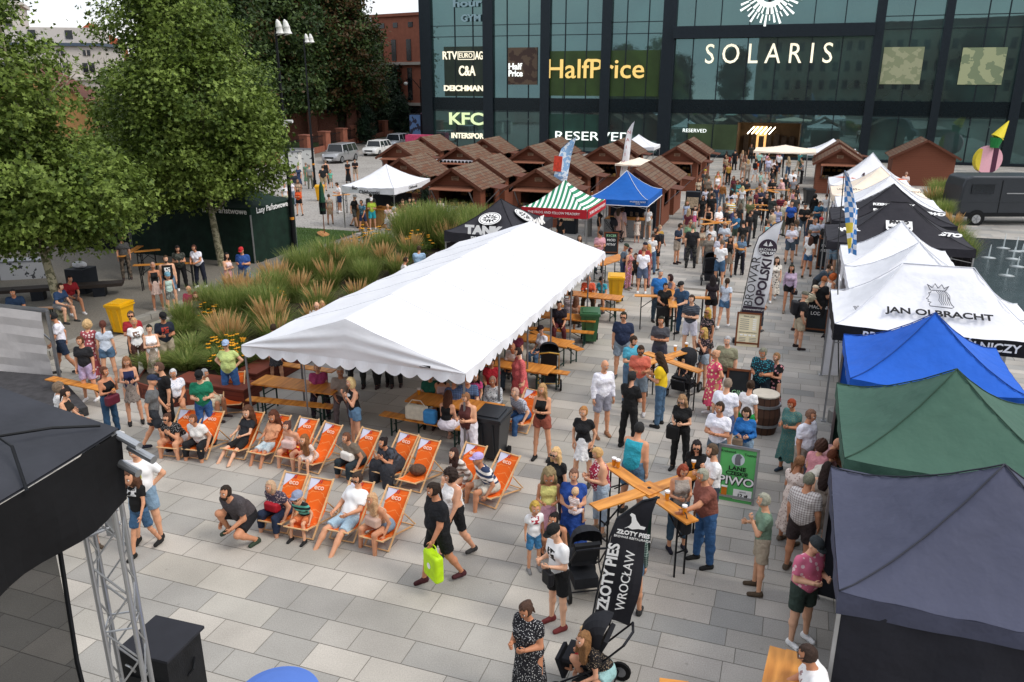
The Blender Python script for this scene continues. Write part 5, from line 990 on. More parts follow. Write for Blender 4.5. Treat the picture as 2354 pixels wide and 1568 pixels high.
for a in (('a1', 'C1', 1272, 1030, 1425, 1045, 'leftmost deckchair of the back row, woman in black dotted shirt on it'), ('a2', 'C1', 1465, 1045, 1620, 1062, 'second deckchair of the back row, woman in white blouse on it'), ('a3', 'C1', 1770, 1040, 1915, 1065, 'deckchair of the girl lying back in black'),
          ('a4', 'C1', 1978, 1068, 2120, 1095, 'deckchair of the girl in the orange tee'), ('a5', 'C2', 232, 1100, 385, 1130, 'deckchair of the woman in the red and yellow skirt'), ('a6', 'C2', 395, 1135, 540, 1178, 'deckchair with the small girl sitting on its front edge'), ('a7', 'C2', 700, 1190, 855, 1232, 'deckchair of the woman in the olive shirt'),
          ('a8', 'C2', 1000, 1225, 1140, 1265, 'deckchair of the woman with a hand on her face'), ('a9', 'C2', 1172, 1285, 1335, 1325, 'empty deckchair with a round brown bag on its seat'), ('a10', 'C2', 1540, 1330, 1690, 1370, 'deckchair of the girl with very long dark hair'), ('a11', 'C2', 1765, 1392, 1925, 1450, 'deckchair of the man in the lilac cap'),
          ('b1', 'E2', 115, 380, 285, 410, 'deckchair of the grey-haired woman with the red handbag'), ('b2', 'E2', 305, 425, 495, 460, 'deckchair of the boy in cap and sunglasses'), ('b3', 'E2', 622, 445, 815, 485, 'deckchair of the man in white tee and sunglasses'), ('b4', 'E2', 900, 505, 1085, 552, 'rightmost deckchair of the front row, blonde woman on it'),
          ('c1', 'C2', 2035, 830, 2160, 860, 'lone deckchair by the pavilion post with the bald man in checks'), ('c2', 'C1', 1745, 700, 1905, 690, 'upright deckchair shown flat beside the lime shirt woman')): dchair(*a)
# ================================================================== wheelie bins
def bin_(c1, label, loc, rz, h=1.07):
    m = mat('bin plastic ' + c1, c1, .4, 0, .06, 4, spec=.5); t = thing('wheelie_bin', (loc[0], loc[1], 0), rz, label, 'bin'); j = MB(); s = h / 1.07
    b = [(-.2, -.2), (.2, -.2), (.2, .22), (-.2, .22)]; tp = [(-.28, -.3), (.28, -.3), (.28, .3), (-.28, .3)]; k = 0
    V = [(x, y, .08) for x, y in b] + [(x, y, .92) for x, y in tp]; j.v = [(x * s, y * s, z * s) for x, y, z in V]; j.f = [(3, 2, 1, 0), (4, 5, 6, 7)] + [(i, (i + 1) % 4, 4 + (i + 1) % 4, 4 + i) for i in range(4)]; j.m = [0] * 6
    j.box((0, 0, .93 * s), (.62 * s, .66 * s, .05 * s)); 
    for x in (-.12, .12): j.box((x * s, -.262 * s, .5 * s), (.03, .03, .7 * s), rot=Euler((R(6.8), 0, 0)))
    j.build('body', m, t)
    l = MB(); l.box((0, -.01, .985 * s), (.6 * s, .66 * s, .05), rot=Euler((R(4), 0, 0))).box((0, -.03, 1.02 * s), (.46 * s, .46 * s, .03), rot=Euler((R(4), 0, 0))).tube([(-.25 * s, .36 * s, .98 * s), (.25 * s, .36 * s, .98 * s)], .02, 8); l.build('lid', m, t)
    for x in (-.24, .24): MB().tube([(x * s - .025, .26 * s, .1), (x * s + .025, .26 * s, .1)], .1, 14).build('wheel', M_rubber, t)
    return t
def gp(t, x, y): p = g(t, x, y); return (p.x, p.y)
bin_('e0a80c', 'yellow wheelie bin at the far right corner of the pavilion', gp('B3', 905, 1000), R(-8)); bin_('e0a80c', 'yellow wheelie bin behind the man in the red polo', gp('B1', 970, 1240), R(-14)); bin_('e0a80c', 'yellow wheelie bin beside the lamp post near the bakery tent', gp('B2', 555, 205), R(5))
bin_('2f5f38', 'green wheelie bin at the right side of the pavilion', gp('B3', 700, 1310), R(-5)); bin_('23272c', 'big black wheelie bin behind the deckchairs', gp('C2', 1905, 1040), R(-22), 1.12); bin_('1d1f23', 'black wheelie bin in front of the lit counter hut', gp('B4', 655, 235), R(0))
# ================================================================== A-boards and chalk boards
def aboard(t, xl, yb, xr, ytop, w, h, face, frame, label, lean=12, name='pavement_sign'):
    p = g(t, (xl + xr) / 2, yb); rz = math.atan2(p.y, p.x) - R(90) + R(face); o = thing(name, (p.x, p.y, 0), rz, label, 'sign'); L_ = R(lean)
    f = MB().box((0, 0, h / 2), (w, .03, h)).build('panel', frame[1], o); f.rotation_euler = (-L_, 0, 0)
    fr = MB(); fr.box((-w / 2, -.01, h / 2), (.05, .05, h)).box((w / 2, -.01, h / 2), (.05, .05, h)).box((0, -.01, h), (w + .05, .05, .05)).box((0, -.01, .1), (w, .05, .05)); q = fr.build('frame', frame[0], o); q.rotation_euler = (-L_, 0, 0)
    b = MB().box((0, 0, h / 2), (w, .03, h)).build('back_panel', frame[0], o); b.location = (0, 2 * h * math.sin(L_) * .99, 0); b.rotation_euler = (L_, 0, 0); return o, f
bw = mat('sign wood', '6f3f22', .6, 0, .15, 6); gn_ = mat('green poster', '5fb566', .7, 0, .12, 2); ck = mat('chalkboard', '23272a', .9, 0, .2, 3); crp = mat('cream paper', 'e3d9b8', .8, 0, .04)
def wr(f, s, size, m, x, z, bold=0., sx=1., y=-.02): return text_obj(s, size, m, f, (x, y, z), (R(90), 0, 0), .002, 'lettering', 'CENTER', sx, bold)
o, f = aboard('B3', 1845, 1345, 2020, 1080, .66, 1.0, 0, (bw, crp), 'cream drinks price board in a brown wooden frame below the white feather flag')
wr(f, 'PIWA LANE', .06, Lb, 0, .9); wr(f, 'ZESTAW DEGUSTACYJNY', .045, Lb, 0, .42)
for k in range(6): MB().box((-.12, -.018, .82 - k * .06), (.26, .004, .014)).build('text_line', Lg, f); MB().box((.17, -.018, .82 - k * .06), (.1, .004, .03)).build('price_strip', Lw, f)
for k in range(4): MB().box((-.18 + k * .12, -.018, .34), (.08, .004, .04)).build('price_strip', Lw, f); MB().box((-.15, -.018, .26 - k * .045), (.2, .004, .012)).box((.15, -.018, .26 - k * .045), (.2, .004, .012)).build('text_line', Lg, f)
o, f = aboard('C3', 1720, 1385, 1945, 1045, .7, 1.08, -4, (M_alu, gn_), 'green LANE CZESKIE PIWO 12 zł board standing right of the cross table', 8)
wr(f, 'LANE', .11, Lb, 0, .66, .003, 1.2); wr(f, 'CZESKIE', .1, Lb, 0, .56, .003, 1.1); wr(f, 'PIWO', .22, Lb, .008, .405, .016, 1.15, -.019); wr(f, 'PIWO', .22, Lw, 0, .41, .004, 1.15, -.024); MB().box((.14, -.02, .16), (.34, .004, .2)).build('price_strip', Lw, f); wr(f, '12 zł', .1, Lb, .14, .14, .003, 1, -.026); wr(f, 'nalewak', .04, Lg, .14, .22, 0, 1, -.026)
wr(f, 'Krakonoš', .07, Lb, -.19, .98, 0); wr(f, 'Trutnov', .07, Lb, .22, .96, 0)
n = 18; j = MB(); j.ext([(.12 * math.cos(6.283 * i / n), .12 * math.sin(6.283 * i / n)) for i in range(n)], (0, -.018, .84), (1, 0, 0), (0, 0, 1), -.004); q = j.build('emblem', mat('pale disc', 'c8d2d6', .7, 0, 0), f); j = MB(); j.ext([(-.05, -.1), (.05, -.1), (.04, .02), (.07, .06), (.02, .12), (-.04, .1), (-.06, .02)], (0, -.026, .84), (1, 0, 0), (0, 0, 1), -.004); j.build('emblem_figure', Lg, q)
j = MB().box((-.2, -.03, .2), (.1, .02, .17)); b_ = j.build('beer_picture', mat('beer amber', 'c8741c', .5, 0, .1), f); MB().box((-.2, -.035, .29), (.11, .02, .03)).build('foam_picture', Lw, b_)
for (t, xl, yb, xr, yt, w, h, lb, tx) in (('B4', 665, 1235, 760, 985, .62, 1.1, 'chalkboard leaning right beside the man in the flat cap', (('SMACZNE', .8), ('LODY', .6))), ('B4', 745, 745, 815, 535, .6, 1.3, 'tall chalkboard with a wooden top strip in the queue', (('PIWO', 1.0), ('MENU', .8))), ('C3', 1800, 745, 1880, 545, .5, 1.2, 'narrow dark board reading GIN behind the man in white polo', (('GIN', .66),)),
                                     ('B3', 840, 625, 895, 515, .62, 1.0, 'chalkboard reading RYCER at the far corner of the pavilion', (('RYCER', .85), ('MIÓD', .65), ('PITNY', .45))), ('B3', 385, 410, 490, 330, .7, 1.0, 'chalkboard reading MASALA beside the black badge tent', (('MASALA', .85),))):
    o, f = aboard(t, xl, yb, xr, yt, w, h, 0, (bw, ck), lb)
    for s, z in tx: wr(f, s, .15, mat('chalk green', '9fd8a8', .8, 0, 0) if s in ('GIN', 'RYCER') else Lw, 0, z)
# ================================================================== feather flags
def flag(base, z0, z1, w, lean, fm_, label, kind='feather', face=0, tipcurve=.35):
    p = G(*base); o = thing('feather_flag', (p.x, p.y, 0), math.atan2(p.y, p.x) - R(90) + R(face), label, 'flag'); H_ = z1 - z0; n = 22; L_, Rr = [], []
    for i in range(n + 1):
        u = i / n; off = lean * u
        xl = off + (w * max(0, (u - .72) / .28) ** 2.2) ; L_.append((xl, z0 + H_ * u)); Rr.append((off + w + .04 * math.sin(u * 6), z0 + H_ * u - (.22 * w * (1 - u) if u < .02 else 0)))
    j = MB()
    for i in range(n):
        for q in range(5):
            def P(ii, t): a, b = L_[ii], Rr[ii]; x = a[0] + (b[0] - a[0]) * t; return (x, .05 * math.sin(t * 3.1 + ii * .35), a[1] + (b[1] - a[1]) * t)
            j.q([P(i, q / 5), P(i, (q + 1) / 5), P(i + 1, (q + 1) / 5), P(i + 1, q / 5)])
    c = j.build('cloth', fm_, o, True); pts = [(-.03, 0, 0), (-.03, 0, z0)] + [(x - .02, .05 * math.sin(i * .35), z) for i, (x, z) in enumerate(L_)][::3] + [(L_[-1][0] + .02, 0, L_[-1][1])]
    MB().tube(pts, .014, 6).build('pole', M_dark, o); MB().tube([(-.03, 0, 0), (-.03, 0, .12)], .16, 12).build('base', M_dark, o); return o, c
brw = mat('browar cloth', 'ececee', .8, 0, .04, 3); zp = mat('black flag cloth', '26262c', .8, 0, .08, 3)
o, c = flag(Dp('B3', 1870, 1315), .98, 3.8, .62, .30, brw, 'white BROWAR OPOLSKI feather flag standing behind the drinks board')
text_obj('BROWAR', .36, Lb, c, (.24, -.08, 1.95), (R(90), R(-85), 0), .003, bold=-.003, sx=1.0); text_obj('OPOLSKI', .36, mat('plum print', '3a2f3c', .7, 0, 0), c, (.54, -.08, 1.95), (R(90), R(-85), 0), .003, bold=.012)
j = MB(); n = 24; j.ext([(.26 * math.cos(6.283 * i / n), .26 * math.sin(6.283 * i / n)) for i in range(n)], (.57, -.07, 2.98), (1, 0, 0), (0, 0, 1), -.01); q = j.build('disc_emblem', MATS['plum print'], c); text_obj('BROWAR', .11, Lw, q, (.57, -.09, 2.93), (R(90), 0, 0), .002); text_obj('OPOLSKI', .11, Lw, q, (.57, -.09, 2.83), (R(90), 0, 0), .002, bold=.004)
j = MB(); 
for s in (-1, 1):
    for k in range(3): j.ext([(0, 0), (.13 - .03 * k, .03 + .04 * k), (.11 - .03 * k, .06 + .045 * k), (.01, .02)], (.57 + s * .005, -.09, 3.03), (s, 0, 0), (0, 0, 1), -.003 * s)
j.build('hop_mark', Lw, q); j = MB(); j.q([(-.01, -.06, .97), (.61, -.06, .84), (.66, -.07, 1.18), (.03, -.07, 1.2)]); j.build('foot_band', MATS['plum print'], c); text_obj('browaropolski.pl', .085, Lw, c, (.34, -.085, 1.1), (R(90), 0, 0), .002)
o, c = flag((1362, 1486), .5, 2.45, .50, .28, zp, 'black ZŁOTY PIES WROCŁAW feather flag in front of the nearest cross table')
text_obj('ZŁOTY PIES', .21, Lw, c, (.18, -.08, 1.22), (R(90), R(-83), 0), .003, bold=.006, sx=1.0); text_obj('WROCŁAW', .18, Lw, c, (.41, -.08, 1.18), (R(90), R(-83), 0), .003, bold=0); text_obj('ZŁOTY PIES', .085, Lw, c, (.48, -.08, 1.92), (R(90), R(8), 0), .003, bold=.003); text_obj('BROWAR RESTAURACJA', .045, Lw, c, (.47, -.08, 1.85), (R(90), R(8), 0), .003)
j = MB(); j.ext([(-.14, 0), (-.1, .02), (-.04, .0), (.04, .02), (.12, .02), (.13, .06), (.06, .07), (.0, .14), (-.03, .22), (-.08, .24), (-.1, .21), (-.07, .18), (-.06, .1), (-.08, .05)], (.50, -.085, 1.99), (1, 0, -.1), (0.1, 0, 1), -.003); j.build('dog_emblem', Lw, c)
skyf = mixmat('printed sky cloth', '8fb6dc', 'dfe9f2', 'camo', 5, .8, .5)
o, c = flag((1258, 520), 1.35, 4.75, .72, .75, skyf, 'blue cloudy feather flag with a red drink glass between the huts')
MB().box((.50, -.07, 3.35), (.44, .02, .8), rot=Euler((0, R(5), 0))).build('drink_print', mat('red drink print', 'c9432f', .7, 0, .3, 8), c); MB().box((.36, -.07, 1.75), (.7, .02, .72)).build('meadow_print', mat('meadow print', '4f7a4a', .8, 0, .4, 4), c)
for k, s in enumerate(('THE FROG', 'FELLOW', 'MEADERY')): text_obj(s, .19, mat('blue print', '7a86a8', .8, 0, 0), c, (.5, -.09, 2.62 - k * .22), (R(90), 0, 0), .003)
o, c = flag((1422, 452), 1.4, 5.0, .42, .42, F_wht, 'tall white feather flag with red vertical letters behind the blue tent')
for k, s in enumerate('NAIIVI'): text_obj(s, .3, mat('red letters', 'b04050', .8, 0, 0), c, (.50 - k * .07, -.09, 4.25 - k * .48), (R(90), 0, 0), .003)
p = W(1.25, 21.0); o = thing('lozenge_flag', (p.x, p.y, 0), 0, 'blue and white lozenge flag on a thin dark pole above the right tent row', 'flag'); MB().tube([(-.15, -1.5, 0), (.35, 1.0, 3.4), (.75, 2.2, 5.3)], .014, 6).build('pole', M_black, o)
V, F, MI = [], [], []; nn = 16; mm = 5
for i in range(nn + 1):
    for k in range(mm + 1): u = i / nn; w_ = k / mm; V.append((.78 + .62 * u * .55 + w_ * (.05 + .42 * min(1, u * 2.2) * (1 - .55 * u)), 2.2 + .12 * math.sin(w_ * 6 + u * 4), 5.3 - 2.2 * u + .05 * math.sin(w_ * 5)))
for i in range(nn):
    for k in range(mm): F.append((i * (mm + 1) + k, i * (mm + 1) + k + 1, (i + 1) * (mm + 1) + k + 1, (i + 1) * (mm + 1) + k)); MI.append((i + k) % 2 if i < nn * .55 else (2 if k in (0, 1) and i % 3 else (i + k) % 2))
link(bpy.data.objects.new('cloth', npmesh('cloth', V, F, [F_wht, mat('flag blue', '4a86c4', .8, 0, .05), mat('flag yellow', 'd8c24a', .8, 0, .1)], MI, True)), o)
# ================================================================== street lamps and camera
def lamp(base, h, arm, label, camz=None):
    p = G(*base); o = thing('street_lamp', (p.x, p.y, 0), R(8), label, 'street lamp', 'tall dark lamps with twin white heads'); MB().tube([(0, 0, 0), (0, 0, .5)], .13, 12).tube([(0, 0, .5), (0, 0, h)], [.1, .045], 12).build('pole', M_black, o); MB().tube([(0, 0, h - .1), (arm * .6, -.1, h + .1)], .03, 8).build('arm', M_black, o)
    hm = mat('white lamp shell', 'd9d9d4', .4, 0, .03, spec=.5)
    for dx in (.2, .5): MB().tube([(arm + dx - .25, -.1, h + .32), (arm + dx - .22, -.1, h + .22), (arm + dx - .18, -.1, h + .02), (arm + dx - .15, -.1, h - .24), (arm + dx - .14, -.1, h - .28)], [.02, .09, .14, .19, .18], 14).build('lamp_head', hm, o)
    if camz:
        c = MB().box((.05, -.14, camz), (.22, .2, .26)).build('camera_box', mat('white box', 'd4d4d2', .5, 0, .03), o); MB().tube([(.15, -.2, camz + .1), (.42, -.3, camz + .1)], .07, 10).build('camera_head', MATS['white box'], c)
    for z in (1.6, 2.4): MB().tube([(0, 0, z), (0, 0, z + .12)], .085 if z > 2 else .1, 12).build('sticker', mat('orange sticker', 'c9842c', .7, 0, 0), o)
lamp((678, 585), 9.7, .15, 'street lamp with a white surveillance camera beside the dark green tent', 5.8); lamp((724, 430), 10.3, .2, 'farther street lamp standing by the yellow bin near the fence')
for (x, y, h, lb) in ((1000, 300, 7.5, 'ornate dark lamp by the advertising pillars left of the glass facade'), (1030, 285, 7.0, 'second ornate lamp in the street beyond the huts')):
    p = G(970 if x == 1000 else 992, 318 if x == 1000 else 300); o = thing('ornate_lamp', (p.x, p.y, 0), 0, lb, 'street lamp', 'ornate lamps in the side street'); MB().tube([(0, 0, 0), (0, 0, .8), (0, 0, h)], [.2, .1, .07], 10).build('pole', M_black, o)
    for s in (-1, 1): f = MB().tube([(0, 0, h - 1.2), (s * .9, 0, h - .1), (s * 1.5, 0, h + .2), (s * 1.9, 0, h - .3)], .05, 6).build('arm', M_black, o); MB().ball((s * 1.9, 0, h - .55), .28, 10, sc_=(1, 1, .8)).build('lamp_head', mat('white lamp shell', 'd9d9d4'), f)
# ================================================================== closed parasols, statue, kiosks, sculpture, cable
p = g('B2', 585, 475); o = thing('closed_parasol', (p.x, p.y, 0), 0, 'closed dark green parasol standing on the small lawn', 'parasol'); MB().tube([(0, 0, 0), (0, 0, 2.7)], .025, 8).build('pole', mat('brown pole', '7a4a30', .6, 0, .1), o)
MB().tube([(0, 0, 1.15), (0, 0, 1.3), (0, 0, 1.9), (0, 0, 2.5), (0, 0, 2.72)], [.13, .17, .15, .1, .03], 8).build('canopy', mat('parasol green', '234a35', .8, 0, .15, 8, .4, 12), o); MB().tube([(0, 0, 1.1), (0, 0, 1.7)], [.16, .175], 9).build('cover', M_black, o); MB().tube([(0, 0, .0), (.05, 0, .1)], [.42, .3], 12).build('sandbag', mat('sacking', 'a8784c', .9, 0, .15), o)
p = G(300, 283); o = thing('bronze_monument', (p.x, p.y, 0), 0, 'dark bronze seated figure on a pale plinth in the park', 'statue'); MB().box((0, 0, .25), (9, 4, .5)).box((0, 0, .75), (2.6, 2, .6)).build('plinth', M_st, o)
MB().tube([(0, 0, 1.0), (0, 0, 2.2), (0, 0, 3.3), (0, 0, 3.9)], [1.2, .95, .7, .35], 10).ball((0, 0, 4.5), .45, 10).build('figure', mat('dark bronze', '26302f', .5, .4, .2), o)
p = G(300, 325); o = thing('flower_border', (p.x, p.y, 0), R(6), 'dull red flower border across the park lawn', 'flower bed'); MB().box((0, 0, .2), (12, 1.2, .4)).build('flowers', mat('red bedding plants', '5c2a22', .9, 0, .5, 8), o)
for k in range(9):
    p = G(285 + 10 * k + (k % 3) * 9, 372 + (k * 13) % 42); o = thing('yellow_chair', (p.x, p.y, 0), k, 'bright yellow chair in the park cafe glimpsed under the tree crowns', 'chair', 'yellow cafe chairs in the park'); MB().box((0, 0, .45), (.5, .5, .05)).build('seat', mat('chair yellow', 'f0a418', .6, 0, .05), o); MB().box((0, .25, .75), (.5, .05, .45)).build('backrest', MATS['chair yellow'], o)
    for sx in (-1, 1):
        for sy in (-1, 1): MB().box((sx * .2, sy * .2, .22), (.04, .04, .44)).build('leg', M_dark, o)
for (x, y, w, h, c, lb) in ((957, 330, 1.6, 3.0, '6e8fc0', 'blue advertising pillar beside the parked cars'), (985, 330, 1.8, 3.2, 'b98aa0', 'pinkish advertising pillar left of the glass corner')):
    p = G(x, y); o = thing('advertising_pillar', (p.x, p.y, 0), -PH, lb, 'advertising pillar', 'advertising pillars'); MB().box((0, 0, .25), (w, .6, .5)).build('base', M_dark, o); MB().box((0, 0, .5 + h / 2), (w, .4, h)).build('frame', M_dark, o); MB().box((0, -.21, .5 + h / 2), (w - .16, .03, h - .2)).build('poster', mixmat('poster ' + c, c, '3c3c50', 'camo', 1.3, .5, .55), o)
p = G(941, 345); o = thing('pink_rickshaw', (p.x + 1.2, p.y, 0), -PH, 'low pink kiosk cart with dark tyre in front of the pillars', 'cart'); MB().box((0, 0, 1.1), (3.0, 1.2, 1.1)).build('body', mat('pink paint', 'c2466a', .5, 0, .2), o); MB().tube([(-.8, -.65, .4), (-.8, -.6, .4)], .4, 12).tube([(.8, -.65, .4), (.8, -.6, .4)], .4, 12).build('wheel', M_rubber, o)
for (x, y, lb) in ((697, 392, 'white graffiti covered utility box left of the silver car'), (672, 400, 'grey utility box with red scrawl by the brick posts')):
    p = G(x, y); o = thing('utility_box', (p.x, p.y, 0), R(-12), lb, 'utility box', 'utility boxes by the fence'); MB().box((0, 0, .9), (2.0 if x > 680 else 1.6, .6, 1.8)).build('cabinet', mixmat('graffiti paint', 'cfcfca', '3a3a3e', 'camo', 3.2, .6, .62), o); MB().box((0, 0, 1.84), (2.1 if x > 680 else 1.7, .7, .08)).build('lid', M_metal, o)
p = G(2266, 405); o = thing('ice_cream_sculpture', (p.x, p.y, 0), 0, 'round pink and yellow striped sculpture with a green and yellow cone on top', 'sculpture')
for k, c in enumerate(('d8c23a', 'e0a9b4', 'e0a9b4', '4a2038', 'e0a9b4')):
    j = MB(); n = 14; x0, x1 = -1.1 + .44 * k, -1.1 + .44 * (k + 1); j.ext([(x0 + .0, -math.sqrt(max(0, 1.21 - x0 * x0)))] + [(x0 + (x1 - x0) * i / n, -math.sqrt(max(0.0004, 1.21 - (x0 + (x1 - x0) * i / n) ** 2))) for i in range(1, n + 1)] + [(x1 - (x1 - x0) * i / n, math.sqrt(max(0.0004, 1.21 - (x1 - (x1 - x0) * i / n) ** 2))) for i in range(n + 1)], (0, 0, 1.3), (1, 0, 0), (0, 0, 1), -.5); j.build('scoop_segment', mat('sculpture ' + c, c, .5, 0, .05), o)
j = MB(); j.tube([(.1, -.2, 2.3), (.2, -.2, 3.1)], [.3, .5], 12); j.build('cone_base', mat('sculpture green', '1f7a3c', .5, 0, .05), o); j = MB(); j.tube([(.2, -.2, 3.1), (.9, -.2, 4.4)], [.5, .03], 12); j.build('cone_tip', mat('sculpture yellow', 'e2cf35', .5, 0, .05), o)
pts = [g('B2', x, y, .02) for x, y in ((90, 720), (170, 760), (260, 785), (420, 800), (330, 770), (180, 745), (110, 735), (160, 790), (20, 840))]
j = MB(); j.tube(pts, .02, 6); tag(j.build('cable', M_rubber), 'black cable looping over the path beside the dark green tent', 'cable')
p = g('B1', 665, 940); o = thing('dark_bin_box', (p.x, p.y, .13), R(-12), 'dark square waste box right of the man in the red shirt', 'waste bin'); MB().box((0, 0, .45), (.75, .75, .9)).build('body', mat('dark box', '23272d', .7, 0, .1), o); q = link(bpy.data.objects.new('white_bag', MB().ball((0, 0, .12), .22, 8, sc_=(1.3, .8, .6)).mesh('white_bag', F_wht, True))); q.location = (p.x, p.y, 1.03); tag(q, 'crumpled white bag on top of the dark waste box', 'bag')
o = thing('stone_bench', gp('B1', 300, 1020) + (.13,), R(17), 'long dark timber bench on the gravel where the two men sit', 'bench'); MB().box((0, .3, .4), (5.6, .55, .12)).build('seat', mat('dark timber', '3b332e', .8, 0, .2, 4), o); MB().box((-2, .3, .17), (.4, .5, .34)).box((2, .3, .17), (.4, .5, .34)).box((0, .3, .17), (.4, .5, .34)).build('base', M_dark, o)
# white generator trailer under the tree
p = g('B1', 220, 830); o = thing('silver_case', (p.x, p.y, .13), R(14), 'silver flight case with black patches under the left tree', 'case'); MB().box((0, 0, .35), (1.7, .6, .7)).build('body', mixmat('worn silver', 'b4b6ba', '46484c', 'camo', 4, .5, .62), o); MB().box((0, 0, .72), (1.74, .64, .05)).build('lid', M_metal, o)
# barrel and concrete blocks
p = g('C4', 300, 830); o = thing('wooden_barrel', (p.x, p.y, 0), 0, 'upright dark wooden barrel behind the woman with green trousers', 'barrel'); MB().tube([(0, 0, 0), (0, 0, .45), (0, 0, .9)], [.28, .36, .28], 16).build('staves', mixmat('barrel wood', '4a3226', '35231b', 'vstripes', 8, .7, .2), o); MB().tube([(0, 0, .2), (0, 0, .26)], .345, 16).tube([(0, 0, .66), (0, 0, .72)], .345, 16).build('hoop', M_metal, o); MB().tube([(0, 0, .9), (0, 0, .93)], .3, 16).build('top', mat('pale board', 'b9b2a4', .7, 0, .1), o)
for (t, x, y, lb) in (('C4', 870, 760, 'grey concrete block tied to the green tent corner'), ('B3', 865, 1045, 'concrete foot beside the far yellow bin')): p = g(t, x, y); o = thing('concrete_weight', (p.x, p.y, 0), 0, lb, 'weight', 'concrete tent weights'); MB().tube([(0, 0, 0), (0, 0, .3)], .18, 12).build('block', cw, o); MB().tube([(-.06, 0, .3), (0, 0, .36), (.06, 0, .3)], .012, 6).build('handle', M_black, o)
for (x, y) in ((690, 480), (1160, 500)): p = g('B3', x, y); o = thing('bollard', (p.x, p.y, 0), 0, 'grey stone bollard %s of the blue tent opening' % ('left' if x < 900 else 'right'), 'bollard', 'grey bollards'); MB().tube([(0, 0, 0), (0, 0, .9), (0, 0, .95)], [.19, .19, .15], 14).build('post', cw, o); MB().tube([(0, 0, .7), (0, 0, .76)], .195, 14).build('band', M_metal, o)
# ================================================================== vehicles
def wheel(t, x, y, r, s):
    w = MB().tube([(x, y - s * .1, r), (x, y + s * .1, r)], r, 18).build('wheel', M_rubber, t); MB().tube([(x, y + s * .08, r), (x, y + s * .115, r)], r * .66, 14).build('rim', M_alu, w)
    j = MB()
    for k in range(5): a = k * 1.2566; j.bar((x, y + s * .12, r), (x + r * .6 * math.cos(a), y + s * .12, r + r * .6 * math.sin(a)), .03)
    j.build('spokes', M_metal, w)
def car(loc, rz, L_, W_, H_, paint, label, roof0, roof1, hood, kind='suv', cat='car', nm='parked_car', group='cars parked along the church fence'):
    t = thing(nm, (loc[0], loc[1], 0), rz, label, cat, group); hw = W_ / 2; r = .35 if kind == 'suv' else .31; f = L_ / 2; gh = H_ * .55
    # sections along x (front = -x): (x, half width, bottom, shoulder z)
    secs = [(-f, .78, .35, .62), (-f + .12, .93, .28, hood - .12), (-f + .45, .99, .24, hood - .02), (-f + 1.15, 1, .22, hood + .04), (-f + 1.5, 1, .22, gh + .04), (0, 1, .22, gh + .06), (f - 1.0, 1, .22, gh + .08), (f - .25, .98, .26, gh + .08), (f, .88, .36, gh)]
    V, F = [], []
    for (x, k, zb, zs) in secs: V += [(x, -hw * k * .94, zb), (x, -hw * k, (zb + zs) / 2), (x, -hw * k * .95, zs), (x, 0, zs + .03), (x, hw * k * .95, zs), (x, hw * k, (zb + zs) / 2), (x, hw * k * .94, zb)]
    for i in range(len(secs) - 1):
        for j in range(7): a, b = i * 7 + j, i * 7 + (j + 1) % 7; F.append((a, b, b + 7, a + 7))
    j = MB(); j.v = V; j.f = F + [tuple(range(7))[::-1], tuple(len(V) - 7 + q for q in range(7))]; j.m = [0] * len(j.f); body = j.build('body', paint, t, True)
    m_ = body.modifiers.new('b', 'BEVEL'); m_.width = .04; m_.segments = 2; m_.angle_limit = R(25)
    base = gh + .05; x0, x1 = -f + 1.2, f - (.12 if kind == 'suv' else .25); tw = .76
    ring = lambda z, a, b, k: [(a, -hw * k, z), (b, -hw * k, z), (b, hw * k, z), (a, hw * k, z)]
    lo, hi = ring(base, x0, x1, .93), ring(H_ - .04, roof0, roof1, tw); j = MB(); j.v = lo + hi; j.f = [(0, 1, 5, 4), (1, 2, 6, 5), (2, 3, 7, 6), (3, 0, 4, 7)]; j.m = [0] * 4; gl = j.build('windows', WDk, t)
    j = MB(); j.v = ring(H_ - .045, roof0 - .03, roof1 + .05, tw + .02) + ring(H_, roof0 + .12, roof1 - .05, tw - .06); j.f = [(3, 2, 1, 0), (4, 5, 6, 7)] + [(i, (i + 1) % 4, 4 + (i + 1) % 4, 4 + i) for i in range(4)]; j.m = [0] * 6; j.build('roof', paint, t)
    j = MB()
    for s in (-1, 1):
        for (xa, xb) in ((x0, roof0), (x0 + (x1 - x0) * .38, roof0 + (roof1 - roof0) * .36), (x0 + (x1 - x0) * .7, roof0 + (roof1 - roof0) * .7), (x1, roof1)): j.bar((xa, s * hw * .93, base), (xb, s * hw * tw, H_ - .04), .07, .05)
    j.build('pillars', paint, t)
    for s in (-1, 1):
        for x in (-f + .85, f - .8): wheel(t, x, s * (hw - .1), r, s)
        MB().ball((-f + .18, s * hw * .72, hood - .2), .17, 8, sc_=(.7, 1, .6)).build('headlight', mat('headlight glass', 'd0d6da', .1, 0, .1, spec=.6), t); MB().ball((f - .08, s * hw * .8, gh - .1), .12, 8, sc_=(.6, .8, 1.5)).build('tail_light', mat('tail light', '8c1c1c', .3), t)
        MB().box((x0 + .25, s * (hw + .08), base + .08), (.12, .2, .14)).build('mirror', paint, t); MB().box((0, s * (hw * .985), .75), (.02, .02, .5)).box((-.2, s * (hw + .0), .86), (.16, .02, .03)).build('door_handle', M_dark, t)
    MB().box((-f + .0, 0, .56), (.06, W_ * .5, .14)).build('grille', M_black, t); MB().box((-f - .01, 0, .38), (.04, .52, .11)).build('number_plate', Lw, t); return t
SVp = mat('silver car paint', 'a9aaac', .3, .5, .03, spec=.6); WHp = mat('white car paint', 'd6d6d4', .3, 0, .03, spec=.6); GYp = mat('pale grey car paint', '8f949a', .3, .4, .03, spec=.6)
def cz(t, xa, ya, xb, yb, side, L_, W_): pass
